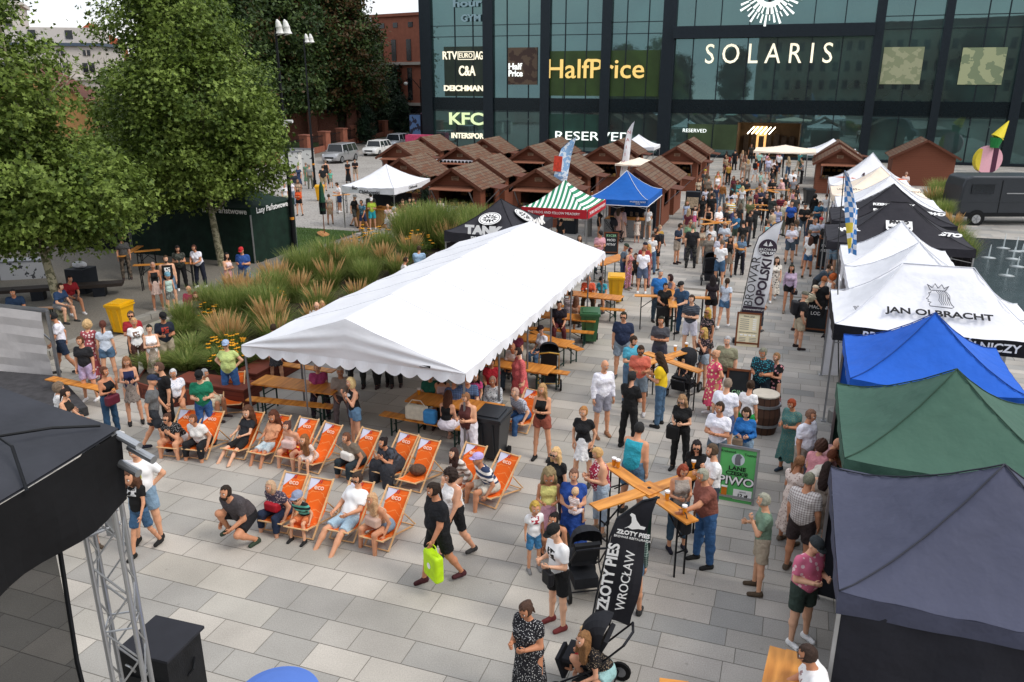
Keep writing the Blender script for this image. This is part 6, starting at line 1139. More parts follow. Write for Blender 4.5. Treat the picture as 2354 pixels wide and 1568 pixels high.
dv = Vector((-15.22 + 16.21, 79.76 - 76.47, 0)).normalized(); rzc = math.atan2(dv.y, dv.x)
car(Vector((-15.7, 78.1, 0)) + Vector((-dv.y, dv.x, 0)) * .85, rzc, 4.4, 1.85, 1.72, SVp, 'silver off-road car parked first by the fence, black glass roof panel', -.85, 1.75, .98)
car(Vector((-13.3, 85.4, 0)) + Vector((-dv.y, dv.x, 0)) * .85, rzc, 4.2, 1.76, 1.5, WHp, 'white hatchback parked behind the silver car', -.75, 1.35, .85, 'hatch')
car(Vector((-12.4, 93.5, 0)) + Vector((-dv.y, dv.x, 0)) * .85, rzc, 4.4, 1.8, 1.62, GYp, 'pale grey estate car parked last in line', -.8, 1.8, .9, 'suv')
vn = thing('parked_van', (0, 0, 0), 0, 'long dark grey delivery van standing at the right edge by the fountain', 'van'); a, b = g('B4', 1925, 400), Vector((24.85, 45.42, 0)); rzv = R(-2)
VP = mat('dark grey van paint', '34383d', .35, .4, .06, 1, spec=.6); vn.location = (27.4, 44.4, 0); vn.rotation_euler = (0, 0, rzv)
prof = [(-3.0, .45), (-3.02, 1.2), (-2.98, 2.1), (-2.85, 2.55), (-2.5, 2.66), (1.7, 2.66), (2.3, 2.2), (2.75, 1.35), (3.4, 1.1), (3.5, .5)]
j = MB(); j.ext(prof, (0, -1.0, 0), (1, 0, 0), (0, 0, 1), -2.0); q = j.build('body', VP, vn); m_ = q.modifiers.new('b', 'BEVEL'); m_.width = .1; m_.segments = 3
MB().box((.2, -1.02, 1.75), (1.6, .03, .05)).build('rail', M_alu, vn); MB().box((-.4, -1.01, 1.3), (5.4, .02, .06)).build('swage_line', mat('van shade', '33373b', .5), vn); MB().box((-.9, -1.012, 1.5), (.03, .02, 1.9)).box((1.1, -1.012, 1.5), (.03, .02, 1.9)).build('door_gap', M_black, vn); MB().box((0, -1.02, .62), (5.8, .05, .16)).build('sill', M_black, vn); MB().box((-1.9, -1.03, 1.98), (1.2, .02, .5)).build('side_window', WDk, vn)
for x in (-2.0, 2.45): MB().tube([(x, -1.04, .4), (x, -.98, .4)], .46, 18).build('wheel_arch', M_black, vn); wheel(vn, x, -.95, .36, -1)
# ================================================================== people: implicit surfaces turned into meshes, one per pose and build
def snets(f, o, h):
    s = f < 0; nx, ny, nz = f.shape; c = np.zeros((nx - 1, ny - 1, nz - 1), dtype=np.int32); cor = [(i, j, k) for i in (0, 1) for j in (0, 1) for k in (0, 1)]
    def sl(a, i, j, k): return a[i:nx - 1 + i, j:ny - 1 + j, k:nz - 1 + k]
    for i, j, k in cor: c += sl(s, i, j, k)
    m = (c > 0) & (c < 8); ids = -np.ones(m.shape, dtype=np.int64); n = int(m.sum()); ids[m] = np.arange(n); P = np.zeros((n, 3)); cnt = np.zeros(n); I = np.argwhere(m)
    for a in range(8):
        for b in range(a + 1, 8):
            A, B = cor[a], cor[b]
            if sum(abs(x - y) for x, y in zip(A, B)) != 1: continue
            fa, fb_ = sl(f, *A)[m], sl(f, *B)[m]; x = (fa < 0) != (fb_ < 0); t = np.where(x, fa / np.where(fa == fb_, 1, fa - fb_), 0)
            for q in range(3): P[:, q] += np.where(x, A[q] + (B[q] - A[q]) * t, 0)
            cnt += x
    V = (I + P / cnt[:, None]) * h + o; F = []
    for ax in range(3):
        S = [slice(None)] * 3; S2 = [slice(None)] * 3; S[ax] = slice(0, -1); S2[ax] = slice(1, None); cr = s[tuple(S)] != s[tuple(S2)]; sg_ = s[tuple(S)]
        u, v = [(1, 2), (2, 0), (0, 1)][ax]; idx = np.argwhere(cr); idx = idx[(idx[:, u] > 0) & (idx[:, v] > 0) & (idx[:, u] < f.shape[u] - 1) & (idx[:, v] < f.shape[v] - 1)]
        if not len(idx): continue
        def g_(du, dv): q = idx.copy(); q[:, u] += du; q[:, v] += dv; return ids[q[:, 0], q[:, 1], q[:, 2]]
        Q = np.stack([g_(-1, -1), g_(0, -1), g_(0, 0), g_(-1, 0)], 1); fl = ~sg_[idx[:, 0], idx[:, 1], idx[:, 2]]; Q[fl] = Q[fl][:, ::-1]; F.append(Q)
    return V, np.concatenate(F)
def smin(a, b, k): h = np.clip(.5 + .5 * (b - a) / k, 0, 1); return b + (a - b) * h - k * h * (1 - h)
def cone(P, a, b, ra, rb, fdir=None, flat=1., cut0=None, cut1=None):
    a, b = np.array(a, float), np.array(b, float); d = b - a; L = np.linalg.norm(d) + 1e-9; u = d / L; q = P - a; t = np.clip(q @ u / L, 0, 1)
    r = q - t[..., None] * d
    if fdir is not None and flat != 1.: fd = np.array(fdir, float); c = r @ fd; r = r + (c * (1 / flat - 1))[..., None] * fd
    D_ = np.linalg.norm(r, axis=-1) - (ra + (rb - ra) * t)
    if flat < 1: D_ = D_ * (.5 + .5 * flat)
    if cut0 is not None: D_ = np.maximum(D_, -(q @ u) + cut0 * L)
    if cut1 is not None: D_ = np.maximum(D_, (q @ u) - cut1 * L)
    return D_
def rotx(v, a): c, s = math.cos(a), math.sin(a); return np.array([v[0], v[1] * c - v[2] * s, v[1] * s + v[2] * c])
nrm = lambda v: np.array(v, float) / np.linalg.norm(v)
# pose: lean (deg forward), pelvis height, legs [(thigh pitch, spread, knee flex)] right/left, arms [(upper dir),(fore dir)] as (out, fwd, down), head pitch, yaw
AD = ((.16, .02, 1), (.06, .22, 1)); CRS = ((.12, .3, 1), (-1, .62, -.12)); HLD = ((.14, .12, 1), (-.42, 1, -.25)); HIP = ((.75, -.3, 1), (-.8, .35, .8)); POK = ((.3, -.25, 1), (-.1, .45, 1)); UPf = ((.2, .45, .9), (-.35, .45, -1)); LAP = ((.12, .3, 1), (-.3, 1, .45)); TBL = ((.2, .6, 1), (-.45, 1, .05)); REST = ((.3, .1, 1), (.05, 1, .5)); RCH = ((.15, 1, .5), (-.1, 1, .2)); ELB = ((.1, .75, .7), (-.35, .2, -1))
POSE = dict(
    st=(2, .93, ((1, 4, 0), (-1, 5, 2)), (AD, AD), 5, 0), s2=(2, .92, ((4, 6, 4), (-2, 7, 0)), (AD, HLD), 5, 8), cr=(0, .92, ((2, 5, 0), (0, 7, 3)), (CRS, CRS), 5, -6), hd=(4, .92, ((2, 4, 2), (0, 5, 0)), (HLD, HLD), 22, 0),
    hp=(0, .92, ((2, 6, 0), (1, 8, 2)), (HIP, HIP), 3, 8), pk=(2, .92, ((3, 5, 2), (0, 6, 0)), (POK, POK), 6, -5), ph=(2, .92, ((2, 5, 0), (0, 5, 0)), (HLD, UPf), 3, 5), p2=(2, .92, ((2, 5, 0), (0, 5, 0)), (UPf, UPf), 3, 5),
    wk=(4, .91, ((17, 2, 5), (-13, 2, 18)), (((.14, -.35, 1), (.05, .1, 1)), ((.14, .35, 1), (0, .7, 1))), 6, 0), tb=(18, .91, ((4, 5, 2), (-2, 6, 0)), (TBL, TBL), 4, 0), rc=(10, .92, ((3, 5, 0), (-2, 6, 0)), (AD, RCH), 6, 10),
    cb=(-3, .92, ((2, 4, 0), (0, 5, 0)), (((.1, .2, 1), (-.75, .8, .1)), ((.1, .15, 1), (-.6, .9, -.1))), 3, 0), bd=(42, .90, ((-8, 5, 4), (-8, 6, 2)), (RCH, RCH), -5, 0),
    si=(8, .56, ((84, 7, 84), (82, 8, 80)), (LAP, LAP), 8, 0), s3=(22, .56, ((84, 9, 88), (82, 9, 80)), (TBL, TBL), 2, 0), sf=(30, .38, ((96, 9, 92), (95, 10, 88)), (REST, REST), -12, 0), sc=(34, .38, ((97, 10, 96), (96, 11, 94)), (ELB, ELB), -14, 0),
    dk=(-34, .34, ((86, 7, 58), (84, 8, 50)), (LAP, LAP), 24, 0), dl=(-32, .34, ((84, 6, 40), (82, 12, 32)), (((.3, .2, 1), (-.2, .8, .5)), LAP), 22, 8), sq=(38, .36, ((112, 10, 138), (72, 14, 126)), (REST, TBL), -18, 10))
BUILD = {  # shoulder, hip, chest r, waist r, hip r, arm, leg, bust, head
    'm': (.166, .088, .135, .122, .130, .047, .080, 0, 1.), 'f': (.145, .090, .112, .098, .132, .039, .080, .05, .98), 'h': (.180, .098, .160, .175, .165, .056, .095, .02, 1.), 'g': (.158, .100, .142, .150, .172, .050, .096, .075, .98), 'c': (.150, .075, .105, .105, .108, .036, .062, 0, 1.32)}
SKEL = {}
def skel(pose, bd):
    if (pose, bd) in SKEL: return SKEL[pose, bd]
    lean, ph, legs, arms, hp_, hy = POSE[pose]; sh, hw_, rc, rw, rh, ra, rl, bust, hs = BUILD[bd]; lr = .92 if bd == 'c' else 1.
    pel = np.array([0, 0, ph]); la = R(lean)
    def T(x, y, z): return pel + rotx((x, y, z), la)          # torso frame: +y back, leaning forward turns z towards -y
    J = dict(pel=pel, waist=T(0, 0, .16), chest=T(0, -.005, .36), neck=T(0, .01, .50), head=T(0, -.015, .50) + rotx((0, -.02, .165), R(hp_) * .3 + la * .4), T=T, la=la, hp=R(hp_) + la * .0, hy=R(hy), hs=hs)
    J['hpitch'] = R(hp_) + la * .35
    for i, s in ((0, -1), (1, 1)):
        th, spd, kf = legs[i]; hip = pel + np.array([s * hw_, 0, -.02]); t = R(th); k_ = R(spd); d1 = np.array([s * math.sin(k_), -math.sin(t) * math.cos(k_), -math.cos(t) * math.cos(k_)]); knee = hip + d1 * .44 * lr
        t2 = t - R(kf); d2 = np.array([s * math.sin(k_) * .5, -math.sin(t2), -math.cos(t2)]); d2 /= np.linalg.norm(d2); ank = knee + d2 * .42 * lr; J['hip%d' % i], J['knee%d' % i], J['ank%d' % i] = hip, knee, ank
        ua, fa = arms[i]; shp = T(s * sh, .01, .435); mk = lambda v: rotx(nrm((s * v[0], -v[1], -v[2])), la * .8); elb = shp + mk(ua) * .275 * lr; wr_ = elb + mk(fa) * .245 * lr; J['sh%d' % i], J['elb%d' % i], J['wr%d' % i] = shp, elb, wr_; J['hd%d' % i] = nrm(wr_ - elb)
    lo = min(J['ank0'][2], J['ank1'][2]) - .075; dz = -lo if pose[0] not in 'sd' or pose in ('st', 's2') or pose == 'sq' else 0
    for k in list(J):
        if isinstance(J[k], np.ndarray) and k[:2] != 'hd' or k[:4] == 'head': J[k] = J[k] + np.array([0, 0, dz])
    J['dz'] = dz; T0 = T; J['T'] = lambda x, y, z: T0(x, y, z) + np.array([0, 0, dz]); J['down'] = dz; SKEL[pose, bd] = J; return J
def fld(pts, h, pad=.1):
    a = np.min(pts, 0) - pad; b = np.max(pts, 0) + pad; n = np.maximum(3, np.ceil((b - a) / h).astype(int)); ax = [a[i] + h * np.arange(n[i] + 1) for i in range(3)]; return np.stack(np.meshgrid(*ax, indexing='ij'), -1), a
def headmesh(hs):
    j = MB(); n, m_ = 20, 18; a, b, c = .076 * hs, .096 * hs, .118 * hs
    for i in range(m_ + 1):
        ph = math.pi * i / m_
        for k in range(n):
            t = 2 * math.pi * k / n; x, y, z = math.sin(ph) * math.sin(t), -math.sin(ph) * math.cos(t), math.cos(ph)
            jaw = 1 - .30 * max(0, -z) ** 1.5; X, Y, Z = a * x * jaw, b * y * (1 - .12 * max(0, -z) if y > 0 else 1), c * z
            if y < 0:
                Y *= 1 - .08 * (1 - abs(x)); ax_ = abs(x)
                Y -= .020 * hs * math.exp(-((ax_ / .13) ** 2) - ((z + .14) / .16) ** 2)                         # nose
                Y += .010 * hs * math.exp(-(((ax_ - .36) / .16) ** 2) - ((z - .08) / .13) ** 2)                # eye sockets
                Y -= .006 * hs * math.exp(-((ax_ / .3) ** 2) - ((z + .42) / .07) ** 2)                          # lips
                Y -= .006 * hs * math.exp(-((ax_ / .25) ** 2) - ((z + .80) / .15) ** 2)                         # chin
            j.v.append((X, Y, Z))
    for i in range(m_):
        for k in range(n):
            k2 = (k + 1) % n; zc = math.cos(math.pi * (i + .5) / m_); tc_ = 2 * math.pi * (k + .5) / n; lip = abs(zc + .42) < .075 and math.cos(tc_) > .93
            j.f.append((i * n + k, (i + 1) * n + k, (i + 1) * n + k2, i * n + k2)); j.m.append(3 if lip else 0)
    for s in (-1, 1):
        j.ball((s * .030 * hs, -.076 * hs, .010 * hs), .013 * hs, 8, mi=1); j.ball((s * .030 * hs, -.0865 * hs, .010 * hs), .006 * hs, 6, mi=2); j.box((s * .030 * hs, -.087 * hs, .033 * hs), (.028 * hs, .008, .005), mi=2)
        j.ball((s * .077 * hs, .006, -.005), .026 * hs, 8, mi=0, sc_=(.35, .7, 1.2))
    return j
def handmesh(s, kind):
    """palm, four unequal bent fingers, thumb from the side of the palm; hand points along -z, palm faces +x*s"""
    j = MB(); cv = {'rel': 22, 'grip': 62}[kind]
    V = [(-.012, -.036, -.01), (.012, -.036, -.01), (.012, .036, -.01), (-.012, .036, -.01), (-.011, -.042, -.088), (.011, -.042, -.088), (.011, .040, -.088), (-.011, .040, -.088)]
    j.v = [(x, y, z) for x, y, z in V]; j.f = [(3, 2, 1, 0), (4, 5, 6, 7)] + [(i, (i + 1) % 4, 4 + (i + 1) % 4, 4 + i) for i in range(4)]; j.m = [0] * 6
    for q, (y, L_) in enumerate(((-.032, .068), (-.011, .078), (.010, .072), (.030, .056))):
        p = Vector((0, y, -.084)); pts = [p]; a = R(cv * .4 + q * 3)
        for seg in (.45, .32, .23): p = p + Vector((-s * math.sin(a), 0, -math.cos(a))) * L_ * seg; pts.append(p); a += R(cv)
        j.tube(pts, [.0095, .0088, .0078, .006], 5)
    j.tube([(0, -.03, -.025), (-s * .018, -.055, -.055), (-s * .028, -.060, -.088)], [.011, .0095, .007], 5); return j
def addmb(dst, src, M, off=0):
    b = len(dst[0]); dst[0] += [tuple(M @ Vector(v)) for v in src.v]
    for f, m in zip(src.f, src.m): dst[1].append(tuple(b + i for i in f)); dst[2].append(m)
SKm = {}; BODY = {}
HMAT = {}
def head_matrix(J): return Matrix.Translation(Vector(J['head'])) @ Matrix.Rotation(J['hy'], 4, 'Z') @ Matrix.Rotation(J['hpitch'], 4, 'X')
def torso(P, J, bd, o=0., arms=True, hl=None):
    sh, hw_, rc, rw, rh, ra, rl, bust, hs = BUILD[bd]; up = nrm(J['chest'] - J['pel']); fd = nrm(np.cross((1, 0, 0), up)); fx = (1., 0., 0.)
    Tt = J['T']; d = cone(P, Tt(-.045, 0, .02), Tt(.045, 0, .02), rh * .82 + o, rh * .82 + o)
    d = smin(d, cone(P, Tt(-.03, 0, .16), Tt(.03, 0, .16), rw * .9 + o, rw * .9 + o), .08)
    d = smin(d, cone(P, Tt(-sh * .42, 0, .34), Tt(sh * .42, 0, .34), rc * .86 + o, rc * .86 + o), .07)
    d = smin(d, cone(P, Tt(-sh * .82, .01, .44), Tt(sh * .82, .01, .44), .052 + o, .052 + o), .05)
    if bust:
        for s in (-1, 1): d = smin(d, np.linalg.norm(P - Tt(s * .07, -.07 - bust * .4, .31), axis=-1) - (.05 + bust * .35 + o), .04)
    if bd in 'hg': d = smin(d, np.linalg.norm(P - Tt(0, -.06, .14), axis=-1) - (.135 + o), .06)
    return d
def build_body(pose, bd):
    J = skel(pose, bd); sh, hw_, rc, rw, rh, ra, rl, bust, hs = BUILD[bd]; pts = np.array([J[k] for k in ('pel', 'waist', 'chest', 'neck', 'hip0', 'hip1', 'knee0', 'knee1', 'ank0', 'ank1', 'sh0', 'sh1', 'elb0', 'elb1', 'wr0', 'wr1')]); P, o = fld(pts, .021, .2)
    d = torso(P, J, bd); d = smin(d, cone(P, J['neck'] - (J['head'] - J['neck']) * .2, J['head'], .052 * (1.1 if bd in 'mh' else .92), .05), .04)
    for i in (0, 1):
        k, a = J['knee%d' % i], J['ank%d' % i]; d = smin(d, cone(P, J['hip%d' % i], k, rl, rl * .66), .05); d = smin(d, cone(P, k, a, rl * .66, .036), .02); c = k + (a - k) * .3 + np.array([0, .014, 0]); d = smin(d, np.linalg.norm(P - c, axis=-1) - rl * .62, .04)
        d = smin(d, cone(P, a + np.array([0, .03, -.045]), a + np.array([0, -.14, -.05]), .036, .03), .03)
        d = smin(d, cone(P, J['sh%d' % i], J['elb%d' % i], ra * 1.08, ra * .84), .04); d = smin(d, cone(P, J['elb%d' % i], J['wr%d' % i], ra * .86, ra * .56), .02)
    V, F = snets(d, o, .021); acc = [[tuple(v) for v in V], [tuple(int(q) for q in f) for f in F], [0] * len(F)]
    addmb(acc, headmesh(hs), head_matrix(J))
    for i, s in ((0, -1), (1, 1)):
        w = Vector(J['wr%d' % i]); dv_ = Vector(J['hd%d' % i]); q = Vector((0, 0, -1)).rotation_difference(dv_); M = Matrix.Translation(w - dv_ * .01) @ q.to_matrix().to_4x4() @ Matrix.Diagonal((.95 if bd != 'c' else .75,) * 3 + (1,)); addmb(acc, handmesh(s, 'grip' if pose in ('hd', 'ph', 'p2', 'tb', 'sf', 'cr') else 'rel'), M)
    me = bpy.data.meshes.new('body'); me.from_pydata(acc[0], [], acc[1]); me.polygons.foreach_set('material_index', acc[2]); me.polygons.foreach_set('use_smooth', [True] * len(acc[1]))
    for m in (skin('d9a07c'), mat('eye white', 'e8e4de', .4, 0, 0), mat('eye dark', '2a1c14', .4, 0, 0), mat('lip', 'a85a50', .6, 0, 0)): me.materials.append(m)
    me.update(); return me
def skin(c): return mat('skin ' + c, c, .6, 0, .05, 12, spec=.3)
def build_garment(pose, bd, kind):
    J = skel(pose, bd); sh, hw_, rc, rw, rh, ra, rl, bust, hs = BUILD[bd]; seated = pose in ('si', 's3', 'sf', 'sc', 'dk', 'dl', 'sq'); Tt = J['T']; up = Tt(0, 0, 1) - Tt(0, 0, 0); d = None; h = .02
    if kind in ('tee', 'long', 'tank', 'cami', 'dress', 'dressl', 'dressm'):
        pts = np.array([J[k] for k in ('pel', 'chest', 'neck', 'sh0', 'sh1')] + ([J['elb0'], J['elb1']] if kind in ('tee', 'dress', 'dressl', 'long', 'dressm') else []) + ([J['wr0'], J['wr1']] if kind == 'long' else []) + ([J['knee0'], J['knee1'], J['ank0'], J['ank1']] if kind[:5] == 'dress' else []))
        P, o = fld(pts, h, .22); rel_ = (P - Tt(0, 0, 0)) @ up; d = torso(P, J, bd, .012)
        top_ = .515 if kind not in ('tank', 'cami') else (.43 if kind == 'cami' else .475)
        if kind == 'cami': d = np.maximum(d, np.abs(P[..., 0]) - sh * .80)
        if kind == 'tank': d = np.maximum(d, np.abs(P[..., 0]) - sh * .92)
        d = np.maximum(d, rel_ - top_)
        # hem: flare a little below the waist
        if kind[:5] != 'dress': hem = -.13 if bd in 'mhc' else -.09; d = np.maximum(d, -(rel_ - hem))
        if kind in ('tee', 'long', 'dress', 'dressl', 'dressm'):
            for i in (0, 1):
                a = cone(P, J['sh%d' % i], J['elb%d' % i], ra * 1.08 + .014, ra * .9 + .02, cut1=None if kind == 'long' else (.72 if bd in 'mh' else .5)); d = smin(d, a, .03)
                if kind == 'long': d = smin(d, cone(P, J['elb%d' % i], J['wr%d' % i], ra * .9 + .02, ra * .6 + .016, cut1=.9), .02)
        if kind[:5] == 'dress':
            if seated:
                for i in (0, 1): d = smin(d, cone(P, J['hip%d' % i], J['knee%d' % i], rl + .03, rl * .8 + .04, cut1=.95), .12)
                if kind == 'dressl':
                    for i in (0, 1): d = smin(d, cone(P, J['knee%d' % i], J['ank%d' % i], .11, .10, cut1=.8), .14)
            else:
                L_ = {'dress': .40, 'dressm': .62, 'dressl': .80}[kind]; b = J['pel'] - np.array([0, 0, L_]); s_ = cone(P, J['pel'] + np.array([0, 0, .08]), b, rw + .015, rh + .09, cut1=1.); s_ = s_ + .012 * np.sin(np.arctan2(P[..., 1], P[..., 0]) * 9) * np.clip((J['pel'][2] - P[..., 2]) / .3, 0, 1); d = smin(d, s_, .04)
    elif kind in ('trousers', 'shorts', 'bike', 'capri', 'skirt', 'skirtl'):
        pts = np.array([J[k] for k in ('pel', 'hip0', 'hip1', 'knee0', 'knee1', 'ank0', 'ank1')]); P, o = fld(pts, h, .2); rel_ = (P - Tt(0, 0, 0)) @ up
        d = np.maximum(np.minimum(cone(P, Tt(-.045, 0, .02), Tt(.045, 0, .02), rh * .82 + .012, rh * .82 + .012), torso(P, J, bd, .010)), rel_ - .12)
        ex = {'shorts': .024, 'bike': .010, 'trousers': .016, 'capri': .013}.get(kind, .02)
        if kind in ('trousers', 'shorts', 'bike', 'capri'):
            for i in (0, 1):
                cut = {'shorts': .78 if bd in 'mhc' else .42, 'bike': .8}.get(kind); d = smin(d, cone(P, J['hip%d' % i], J['knee%d' % i], rl + ex, rl * .68 + ex + (.012 if kind == 'shorts' else 0), cut1=cut), .03)
                if kind in ('trousers', 'capri'): d = smin(d, cone(P, J['knee%d' % i], J['ank%d' % i], rl * .68 + ex, .042 + ex, cut1=.97 if kind == 'trousers' else .66), .02); k, a = J['knee%d' % i], J['ank%d' % i]; d = smin(d, np.linalg.norm(P - (k + (a - k) * .3 + np.array([0, .014, 0])), axis=-1) - rl * .62 - ex, .04)
        elif seated:
            for i in (0, 1): d = smin(d, cone(P, J['hip%d' % i], J['knee%d' % i], rl + .03, rl * .8 + .05, cut1=.6 if kind == 'skirt' else .98), .12)
            if kind == 'skirtl':
                for i in (0, 1): d = smin(d, cone(P, J['knee%d' % i], J['ank%d' % i], .11, .12, cut1=.95), .16)
        else:
            L_ = .36 if kind == 'skirt' else .80; s_ = cone(P, J['pel'] + np.array([0, 0, .1]), J['pel'] - np.array([0, 0, L_]), rw + .012, rh + (.05 if kind == 'skirt' else .10), cut1=1.); s_ = s_ + .01 * np.sin(np.arctan2(P[..., 1], P[..., 0]) * 10) * np.clip((J['pel'][2] - P[..., 2]) / .3, 0, 1); d = smin(d, s_, .03)
    elif kind[:4] == 'shoe':
        i = int(kind[4]); a = J['ank%d' % i]; P, o = fld(np.array([a + np.array([0, .06, 0]), a + np.array([0, -.17, -.06])]), .015, .09); d = smin(cone(P, a + np.array([0, .035, -.043]), a + np.array([0, -.145, -.05]), .045, .038), cone(P, a + np.array([0, .01, .0]), a + np.array([0, .01, -.04]), .044, .044), .03); d = np.maximum(d, -(P[..., 2] - (a[2] - .078))); h = .015
        d = np.maximum(d, P[..., 2] - (a[2] + .02))
    # soft cloth folds
    if kind[:4] != 'shoe': d = d + .005 * np.sin(P[..., 2] * 31 + P[..., 0] * 17) * np.sin(P[..., 0] * 23 + P[..., 1] * 13)
    V, F = snets(d, o, h); me = npmesh(kind, V, F, mat('x cloth', '888888'), smooth=True); return me
def hair_mesh(style):
    P, o = fld(np.array([(-.12, -.2, -.5 if style in 'l' else -.25), (.12, .22, .16)]), .0125, .03); E_ = lambda c, r: (np.sqrt((((P - np.array(c)) / np.array(r)) ** 2).sum(-1)) - 1) * min(r)
    x, y, z = P[..., 0], P[..., 1], P[..., 2]; cap = E_((0, .008, .012), (.088, .108, .124)); cap = np.maximum(cap, -np.maximum(np.maximum(y + .045 - .35 * np.clip(z, -1, .06), z - .082), -.2 - z))
    w = .004 * np.sin(x * 90) * np.sin(z * 60 + y * 50)
    if style == 's': d = np.maximum(cap, -z - .045)
    elif style == 'w': d = np.maximum(smin(cap, E_((0, .02, -.04), (.105, .10, .13)), .03), -np.maximum(y + .04, z - .06)); d = np.maximum(d, -z - .13)
    elif style == 'l': d = smin(cap, np.maximum(E_((0, .055, -.16), (.10, .065, .26)), -z - .38), .04); d = smin(d, cone(P, (.08, -.01, -.02), (.10, .0, -.26), .026, .018), .03); d = smin(d, cone(P, (-.08, -.01, -.02), (-.10, .0, -.24), .026, .018), .03)
    elif style == 't': d = smin(np.maximum(cap, -z - .05), cone(P, (0, .10, .05), (0, .13, -.22), .035, .014), .03)
    elif style == 'u': d = smin(np.maximum(cap, -z - .05), E_((0, .10, .07), (.045, .045, .045)), .02)
    elif style == 'k': d = smin(cap, E_((0, .03, 0), (.125, .13, .14)), .03); d = np.maximum(d, -np.maximum(y + .05, z - .06)); w = w * 3
    V, F = snets(d + w, o, .0125); return npmesh('hair', V, F, mat('x cloth', '888888'), smooth=True)
def cap_mesh():
    j = MB(); n = 16
    for i, (r, z) in enumerate(((.093, .045), (.094, .075), (.082, .11), (.05, .134), (.004, .142))):
        for k in range(n): t = 2 * math.pi * k / n; j.v.append((r * math.cos(t) * .97, .008 + r * 1.16 * math.sin(t), z))
    for i in range(4):
        for k in range(n): k2 = (k + 1) % n; j.f.append((i * n + k, i * n + k2, (i + 1) * n + k2, (i + 1) * n + k)); j.m.append(0)
    j.tube([(0, 0, 0), (0, 0, 0)], .001, 3) if 0 else None
    br = [(-.07, -.075), (-.06, -.135), (-.03, -.165), (.03, -.165), (.06, -.135), (.07, -.075)]; j.prism(br[::-1], .044, .052); return j.mesh('cap', mat('x cloth', '888888'), True)
def visor(): return MB().box((-.033, -.098, .012), (.046, .008, .032)).box((.033, -.098, .012), (.046, .008, .032)).box((0, -.1, .02), (.03, .006, .006)).box((-.075, -.04, .018), (.006, .12, .008)).box((.075, -.04, .018), (.006, .12, .008)).mesh('sunglasses', mat('dark lenses', '14161a', .2, 0, 0, spec=.6))
def beardm():
    P, o = fld(np.array([(-.1, -.13, -.13), (.1, .02, -.02)]), .0125, .02); E_ = lambda c, r: (np.sqrt((((P - np.array(c)) / np.array(r)) ** 2).sum(-1)) - 1) * min(r); d = np.maximum(E_((0, -.006, -.02), (.071, .095, .110)), P[..., 2] + .05); d = np.maximum(d, P[..., 1] + .02); d = np.maximum(d, -E_((0, -.1, -.048), (.022, .03, .012))); V, F = snets(d, o, .0125); return npmesh('beard', V, F, mat('x cloth', '888888'), smooth=True)
GC, HC = {}, {}
def ds(c):   # slightly washed colours
    c = ''.join(k * 2 for k in c) if len(c) == 3 else c; v = [int(c[i:i + 2], 16) for i in (0, 2, 4)]; m = sum(v) / 3; return '%02x%02x%02x' % tuple(int(m + (k - m) * .82) for k in v)
def cmat(s):
    """cloth colour codes: rrggbb plain, d: dots, f: floral, s: stripes, v: vertical, k: plaid, p: print, c: camo"""
    if s == '0': s = '333'
    q = s.split('/')
    if len(q) == 1: return mat('cloth ' + q[0], ds(q[0]), .85, 0, .1, 9, .7, 15)
    kinds = dict(d=('dots', 46, .26), f=('floral', 24, .34), F=('floral', 13, .34), s=('stripes', 22, .4), S=('stripes', 9, .5), v=('vstripes', 40, .3), k=('plaid', 26, .4), p=('print', 1, .5), c=('camo', 12, .5)); k, sc_, th = kinds[q[0]]
    return mixmat('cloth ' + s, ds(q[1]), ds(q[2]), k, sc_, .85, th)
SKINS = ['dba583', 'd39a78', 'c98e6c', 'e0ae8e', 'bf8463', 'd69f80']; PN = 0; PMATS = {}
def part(parent, name, me, m, M=None):
    o = bpy.data.objects.new(name, me); link(o, parent); o.material_slots[0].link = 'OBJECT'; o.material_slots[0].material = m
    if M is not None: o.matrix_local = M
    return o
def person(tile, x, y, pose, face, bd, h, hair, top, bot, shoe, label, group=None, feet=False, zb=0.):
    """x, y: top of the head in the survey tile; face: degrees, 0 = towards the viewer, + = to the viewer's right"""
    global PN; PN += 1; J = skel(pose, bd); s = h / (1.56 if bd == 'c' else 1.74) ; hd = J['head']; ztop = (hd[2] + .125 * J['hs']) * s + zb; dx, dy = Dp(tile, x, y); vx = rayd(dx, dy); az = math.atan2(vx[0], vx[1]); rz = R(face) - az
    if feet: root = G(dx, dy, zb)
    else: p = G(dx, dy, ztop); off = Matrix.Rotation(rz, 3, 'Z') @ Vector((hd[0] * s, hd[1] * s, 0)); root = Vector((p.x - off.x, p.y - off.y, zb))
    return person_at(root, rz, pose, bd, s, hair, top, bot, shoe, label, group)
